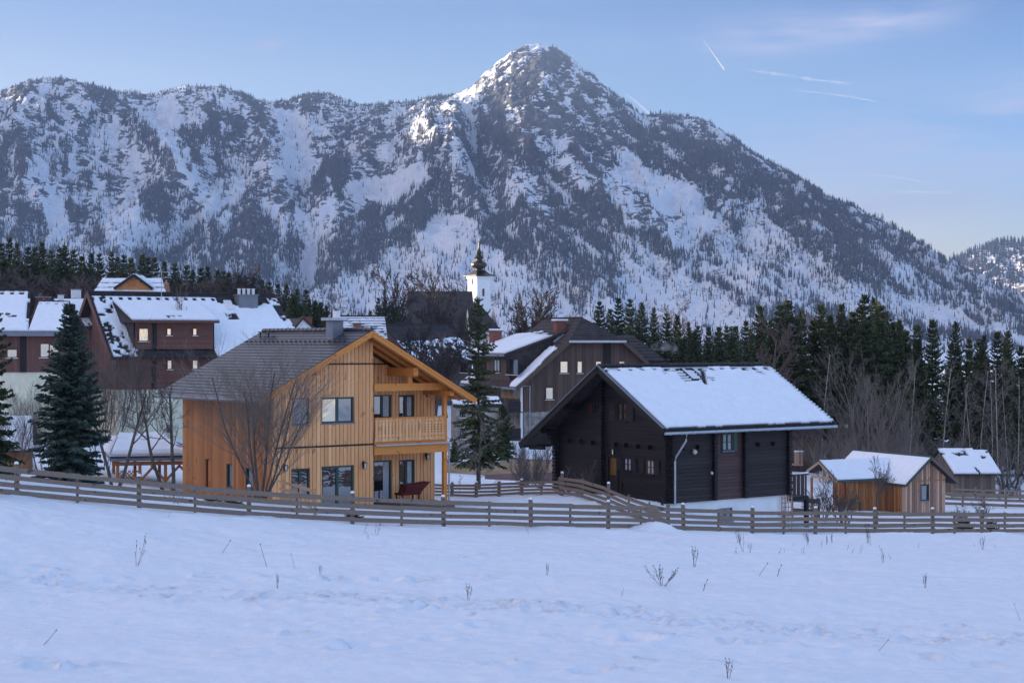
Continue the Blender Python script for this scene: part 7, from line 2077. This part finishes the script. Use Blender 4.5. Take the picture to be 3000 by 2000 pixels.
smoke([(1902, 1035), (1915, 1018), (1940, 1010), (1965, 1016), (1985, 1030)], 185, [5, 12, 18, 18, 8], 'white chimney smoke drifting before the dark spruces right of the brown house')
smoke([(1690, 880), (1686, 866), (1694, 852), (1688, 840)], 420, [4, 9, 9, 4], 'sunlit puff of smoke rising far behind the brown house')

# ------------------------------------------------------------------ fences
def find_D(px, py, lo=30.0, hi=400.0):
    """distance at which the sight line meets the ground"""
    k = (CY - py) / F; d = lo
    while d < hi:
        if gz((px - CX) / F * d, d) >= k * d: return d
        d += .25
    return hi


def fence(label, posts, D_of, hts, rail_h=0.15, post_h=1.2, thick=0.04, base=None, postw=0.13, thin=(), mat=None, pmat=None, caps=(), group=None, sag=0.02):
    """posts: pixel columns; D_of(px): distance; hts: rail heights above the ground"""
    mat = mat or m_fence; pmat = pmat or m_fencepost
    P = []
    for px in posts:
        D = D_of(px); x = (px - CX) / F * D; P.append(Vector((x, D, gz(x, D))))
    o = P[0].copy(); t = empty('fence', o); tag(t, label, 'fence', group)
    R = random.Random(int(posts[0]) + 5)
    for k, (a, px) in enumerate(zip(P, posts)):
        b = MB(); w = postw * (0.55 if px in thin else 1); hh = post_h * (0.9 if px in thin else 1)
        d = (P[min(k + 1, len(P) - 1)] - P[max(k - 1, 0)]); ang = math.atan2(d.y, d.x); q = a - o
        c, s = math.cos(ang), math.sin(ang); yo = 0.06
        lean = (R.random() - .5) * .05
        pt = lambda x, y, z: (q.x + c * x - s * (y + yo) + lean * z, q.y + s * x + c * (y + yo), q.z + z)
        b.hexa([pt(-w / 2, -w / 2 + .07, -.4), pt(w / 2, -w / 2 + .07, -.4), pt(w / 2, w / 2 + .07, -.4), pt(-w / 2, w / 2 + .07, -.4), pt(-w / 2, -w / 2 + .07, hh), pt(w / 2, -w / 2 + .07, hh), pt(w / 2, w / 2 + .07, hh + .03), pt(-w / 2, w / 2 + .07, hh + .03)])
        po = b.build('post', pmat, t)
        if px in caps:
            b = MB(); v = w * .62
            b.lathe([(v, hh + .032), (v * 1.05, hh + .07), (v * .7, hh + .11), (v * .1, hh + .125)], 8, (q.x - s * (yo + .07) + lean * hh, q.y + c * (yo + .07)))
            ob = b.build('snow_cap', m_rsnow, po); ob.location.z = q.z
    for a, c in zip(P[:-1], P[1:]):
        n = (c - a); n.z = 0; n.normalize(); s = Vector((n.y, -n.x, 0))
        if s.y > 0: s = -s
        for h in hts:
            b = MB(); j0 = (R.random() - .5) * sag * 2; j1 = (R.random() - .5) * sag * 2; rh = rail_h * (0.9 + .2 * R.random())
            p0 = a - o + Vector((0, 0, h + j0)) + s * (0.02 + R.random() * .02) - n * .05; p1 = c - o + Vector((0, 0, h + j1)) + s * (0.02 + R.random() * .02) + n * .05
            b.bar(p0, p1, thick, rh); b.build('rail', mat, t)
    return t


fd = lambda px: float(np.interp(px, [p[0] for p in FENCE], [p[2] for p in FENCE]))
LEFTP = [-70, 54, 230, 411, 575, 733, 874, 1036, 1180, 1304, 1438]
RIGHTP = [1438, 1560, 1675, 1787, 1883, 2007, 2109, 2208, 2300, 2393, 2482, 2568, 2654, 2737, 2801, 2881, 2948, 3060, 3170, 3290, 3420]
THIN = {230, 575, 874, 1180, 1438, 1675, 1883, 2109, 2300, 2482, 2654, 2801, 2948}
fence('long weathered four rail fence running across the whole field before the houses', LEFTP + RIGHTP[1:], fd, (0.17, 0.43, 0.69, 0.96), 0.175, 1.16, thin=THIN, caps=set(LEFTP + RIGHTP) - THIN)
fence('inner four rail fence descending from its corner post before the log house', [1640, 1700, 1775, 1835, 1895, 1950], lambda px: float(np.interp(px, [1640, 1950], [88, 77.2])), (0.17, 0.41, 0.65, 0.9), 0.15, 1.12, caps={1640, 1775}, thin={1700, 1835, 1895})
fence('low fence running left from the corner post towards the honey coloured house', [1262, 1320, 1390, 1457, 1523, 1581, 1636], lambda px: float(np.interp(px, [1262, 1640], [96, 88.3])), (0.12, 0.30, 0.48, 0.66), 0.12, 0.78, caps={1457, 1523, 1390, 1320}, thin={1581})
fence('dark three rail fence behind the garden hut on the right', [2758, 2822, 2884, 2948, 3030], lambda px: 122.0, (0.2, 0.55, 0.92), 0.2, 1.2)
fence('short rail fence before the grey shed farther up', [2790, 2860, 2930, 2990, 3060], lambda px: 131.0, (0.3, 0.8), 0.14, 1.0)
fence('short rail fence in the snow left of the garden hut', [2322, 2360, 2400], lambda px: 101.0, (0.4, 1.05), 0.3, 1.2)
fence('pale new piece of handrail fence leaning beside the glass door of the honey coloured house', [822, 872, 914], lambda px: float(np.interp(px, [822, 914], [76, 70])), (0.35, 0.7, 1.02), 0.12, 1.08, mat=m_fencepale, pmat=m_fencepale, postw=.1)

# trellis, recliner, low shrubs
def trellis():
    a = at(2287, 1550, 91.0); fr = LH
    o = fr.world((0.05, fr.X(2288, 1500, 0).y, -2.9)); t = empty('trellis', o, fr.a); tag(t, 'pale square lattice trellis standing against the white plinth of the log house', 'trellis')
    b = MB(); w = .75; h = 2.85
    for i in range(4): y = w * i / 3; b.box(0, .03, y - .025, y + .025, 0, h)
    for i in range(12): z = h * (i + .5) / 12; b.box(.031, .055, -.03, w + .03, z - .02, z + .02)
    b.build('lattice', m_hutgrey, t)


trellis()


def recliner():
    fr = HH; p = fr.Y(1170, 1472, -.1)
    o = fr.world((p.x + .15, -.1, hh_zf - 3.05)); t = empty('garden_lounger', o, fr.a); tag(t, 'dark red covered garden lounger on the terrace of the honey coloured house', 'lounger')
    b = MB(); b.hexa([(0, 0, .42), (1.15, 0, .42), (1.15, .65, .42), (0, .65, .42), (.0, 0, .52), (1.15, 0, .52), (1.15, .65, .52), (0, .65, .52)]); b.build('seat', m_redfabric, t)
    b = MB(); b.hexa([(.2, .02, .525), (1.15, .02, .525), (1.15, .63, .525), (.2, .63, .525), (.35, .02, .9), (1.75, .02, 1.02), (1.75, .63, 1.02), (.35, .63, .9)]); b.build('backrest', m_redfabric, t)
    for x in (.08, 1.05):
        for y in (.05, .58): b = MB(); b.box(x - .03, x + .03, y - .03, y + .03, 0, .42); b.build('leg', m_shutter, t)


recliner()
dw = conifer(.75, .55, 95, 12, 9, 14, 0.0, .05, .2, m_needle, .1, .5, 'dwarf_conifer')
place(dw, 2822, 1516, 88, .75, 'low round dwarf conifer with a snow cap behind the right fence', 'shrub', width=1.2, minh=.6)
place(copy_tree(dw), 2905, 1522, 88, .75, 'smaller dwarf conifer right of the snow capped one', 'shrub', width=.9, minh=.5)
for px, D, lb in ((2822, 88, 'snow'),):
    pass
for i, (px, py, D, lb) in enumerate(((620, 1452, 71, 'flat dark juniper in the garden left of the many stemmed tree'), (680, 1454, 71.5, 'flat dark juniper close to the foot of the many stemmed tree'), (1035, 1530, 70, 'low dark evergreen by the glass door behind the fence'))):
    o = copy_tree(dw); x = (px - CX) / F * D; o.location = (x, D, gz(x, D) - .05); o.scale = (1.5, 1.0, .35); tag(o, lb, 'shrub')

# ------------------------------------------------------------------ dry stalks in the snow
m_stalk = m_plain('dry stalks', (0.035, 0.028, 0.024), .9, .1, .4, 20)


def weed(seed, stems, h, lean, spread, heads=True, thick=.007, branch=0):
    R = random.Random(seed); root = empty('dry_weed'); b = MB()
    for s in range(stems):
        a = R.random() * 6.28; ln = lean + spread * (R.random() - .5) * 2; hh = h * (.6 + .5 * R.random())
        p = [Vector((0.05 * R.random() * stems * .3, 0.05 * R.random(), -.05))]
        d = Vector((ln, (R.random() - .5) * spread, 1)).normalized()
        for k in range(4):
            d = (d + Vector(((R.random() - .5) * .25, (R.random() - .5) * .25, .03))).normalized(); p.append(p[-1] + d * hh / 4)
            if branch and k > 0:
                for _ in range(branch):
                    e = (d + Vector((R.random() - .5, R.random() - .5, R.random() * .3)) * 1.0).normalized(); q = p[-1] + e * hh * .2
                    b.tube([p[-1], q], [thick * .7, thick * .5], 4); b.lathe([(.002, -.02), (.012, 0), (.010, .02), (.002, .03)], 5) if False else b.tube([q, q + e * .05], [thick * 1.9, thick * .8], 5)
        b.tube(p, [thick, thick, thick * .9, thick * .7, thick * .6], 5)
        if heads: b.tube([p[-1], p[-1] + d * .05], [thick * 2.4, thick * 1.5], 5)
    b.build('stem', m_stalk, root); return root


W1 = weed(1, 3, 1.0, .25, .35, branch=1); W2 = weed(2, 1, .9, .55, .1); W3 = weed(3, 8, .8, 0.0, 1.1, branch=2, thick=.006); W4 = weed(4, 4, .75, .05, .35, branch=1); W5 = weed(5, 2, .45, .1, .5); W6 = weed(6, 1, .9, -.35, .1); W7 = weed(7, 1, .8, 1.6, .1, thick=.009)
BIG = [(W1, 398, 1662, 85, 'branching dry stalks with dark heads in the snow, left part of the field'), (W2, 646, 1625, 75, 'single slanting dry stalk with a dark head, right of the branching stalks'), (W6, 782, 1662, 80, 'long bare stalk leaning left in the middle of the left field'),
       (W6, 866, 1668, 55, 'shorter stalk leaning left beside the long bare one'), (W3, 1935, 1722, 66, 'spreading dark dry plant, the largest in the snow field'), (W4, 2033, 1660, 65, 'upright dry plant of thin stems above the spreading one'),
       (W2, 2220, 1690, 75, 'pair of long slanting stalks in the right half of the field'), (W5, 2058, 1735, 40, 'short forked dry stalk below the upright plant'), (W7, 118, 1895, 45, 'fallen stalk with a dark head at the lower left'), (W4, 2132, 1998, 75, 'dry stalks cut by the bottom edge of the picture'),
       (W7, 2560, 1913, 40, 'small fallen stalk at the lower right'), (W6, 2990, 1820, 60, 'tall stalk at the right edge of the field'), (W5, 2275, 1692, 40, 'short dark stalk right of the slanting pair'), (W2, 490, 1516, 32, 'thin stalk near the left fence'), (W1, 1100, 1575, 45, 'thin dry stalks before the fence below the balcony')]
for i, (w, px, py, hp, lb) in enumerate(BIG):
    D = find_D(px, py); x = (px - CX) / F * D; o = w if w.name not in PROTO_USED else copy_tree(w); PROTO_USED[w.name] = 1
    hh = hp / F * D; k = hh / {W1: 1.0, W2: .85, W3: .75, W4: .75, W5: .45, W6: .85, W7: .5}[w]
    o.location = (x, D, gz(x, D)); o.scale = (k, k, k); tag(o, lb, 'dry plant')
RW = random.Random(12)
for i in range(40):
    px, py = (2130 + 820 * RW.random(), 1578 + 75 * RW.random() ** 1.3) if i < 28 else (RW.random() * 3000, 1560 + 260 * RW.random() ** 2)
    if py < np.interp(px, [0, 700, 3000], [1490, 1535, 1575]): py += 30
    D = find_D(px, py); x = (px - CX) / F * D; o = copy_tree(RW.choice([W4, W5, W1, W4]))
    k = (.25 + .45 * RW.random()) * (1.1 if i < 42 else .7); o.location = (x, D, gz(x, D)); o.scale = (k, k, k); o.rotation_euler.z = RW.random() * 6.28
    tag(o, 'small thin dry stalks sticking out of the snow field', 'dry plant', 'small dry stalks in the snow')

# ------------------------------------------------------------------ vapour trails high above
mt, tt_ = newmat('ice cloud')
g_ = tt_.n('ShaderNodeBsdfDiffuse'); g_.inputs['Color'].default_value = (.9, .9, .9, 1); t2 = tt_.n('ShaderNodeBsdfTranslucent'); t2.inputs['Color'].default_value = (.9, .9, .9, 1)
mx1 = tt_.n('ShaderNodeMixShader'); mx1.inputs[0].default_value = .5; tt_.l(g_.outputs[0], mx1.inputs[1]); tt_.l(t2.outputs[0], mx1.inputs[2])
tr_ = tt_.n('ShaderNodeBsdfTransparent'); mx2 = tt_.n('ShaderNodeMixShader')
fc = tt_.n('ShaderNodeAttribute', attribute_name='thick').outputs['Fac']
lw = tt_.n('ShaderNodeLayerWeight'); lw.inputs['Blend'].default_value = .5
edge = tt_.math('POWER', tt_.math('SUBTRACT', 1.0, lw.outputs['Facing']), 1.6)
tt_.l(tt_.math('MULTIPLY', fc, edge), mx2.inputs[0]); tt_.l(tr_.outputs[0], mx2.inputs[1]); tt_.l(mx1.outputs[0], mx2.inputs[2])
oo = tt_.n('ShaderNodeOutputMaterial'); tt_.l(mx2.outputs[0], oo.inputs['Surface'])


def contrail(pts, D, w0, w1, label, dens, puffy=0.0, seed=1):
    n = 90; k = 10; s = np.linspace(0, 1, n); kk = np.linspace(0, 1, len(pts))
    px = np.interp(s, kk, [p[0] for p in pts]); py = np.interp(s, kk, [p[1] for p in pts])
    o = at(pts[0][0], pts[0][1], D)
    c = np.stack([(px - CX) / F * D, np.full(n, D), (CY - py) / F * D], 1) - np.array(o)
    r = (w0 + (w1 - w0) * s) / F * D * (1 + puffy * (fbm(s * 22, s * 0, seed, 2) - .5) * 2) + 1
    a = np.arange(k) * 2 * PI / k
    ring = c[:, None] + np.stack([np.zeros(k), np.cos(a), np.sin(a)], 1)[None] * r[:, None, None]
    i = np.arange(n - 1)[:, None] * k; j = np.arange(k)[None]
    f = np.stack([i + j, i + (j + 1) % k, i + k + (j + 1) % k, i + k + j], -1).reshape(-1, 4)
    ob = mesh_obj('contrail', ring.reshape(-1, 3), f, mt, None, smooth=True); ob.location = o
    d = np.interp(s, [0, .12, .8, 1], dens) * (1 - puffy * .8 * vnoise(s * 26, s * 0, seed + 4))
    add_attr(ob, 'thick', np.repeat(d, k)); tag(ob, label, 'vapour trail')
    ob.visible_shadow = True


contrail([(2050, 104), (2085, 152), (2121, 204)], 46000, 1.2, 3.0, 'short bright straight vapour trail high in the sky right of the summit', (0, .10, .45, .6))
contrail([(1815, 262), (1860, 295), (1915, 345)], 60000, 2.0, 4.0, 'pale vapour trail vanishing behind the right shoulder of the mountain', (0, .08, .25, .3))
contrail([(2170, 203), (2290, 219), (2400, 236), (2510, 247)], 52000, 3.0, 8.0, 'broken puffy vapour trail in the upper right sky', (0, .10, .20, 0), 1.1, 9)
contrail([(2300, 265), (2380, 270), (2480, 282), (2568, 298)], 55000, 2.0, 3.5, 'thin vapour trail just below the broken puffy one', (0, .06, .17, .16), .7, 17)
contrail([(2430, 508), (2560, 512), (2640, 520), (2740, 542)], 60000, 2.0, 3.0, 'long faint bent vapour trail low in the right sky', (0, .06, .12, 0), .4, 5)
contrail([(2590, 561), (2700, 562), (2815, 565)], 60000, 1.5, 2.0, 'faint level vapour trail lowest in the right sky', (0, .1, .14, 0), .1, 7)
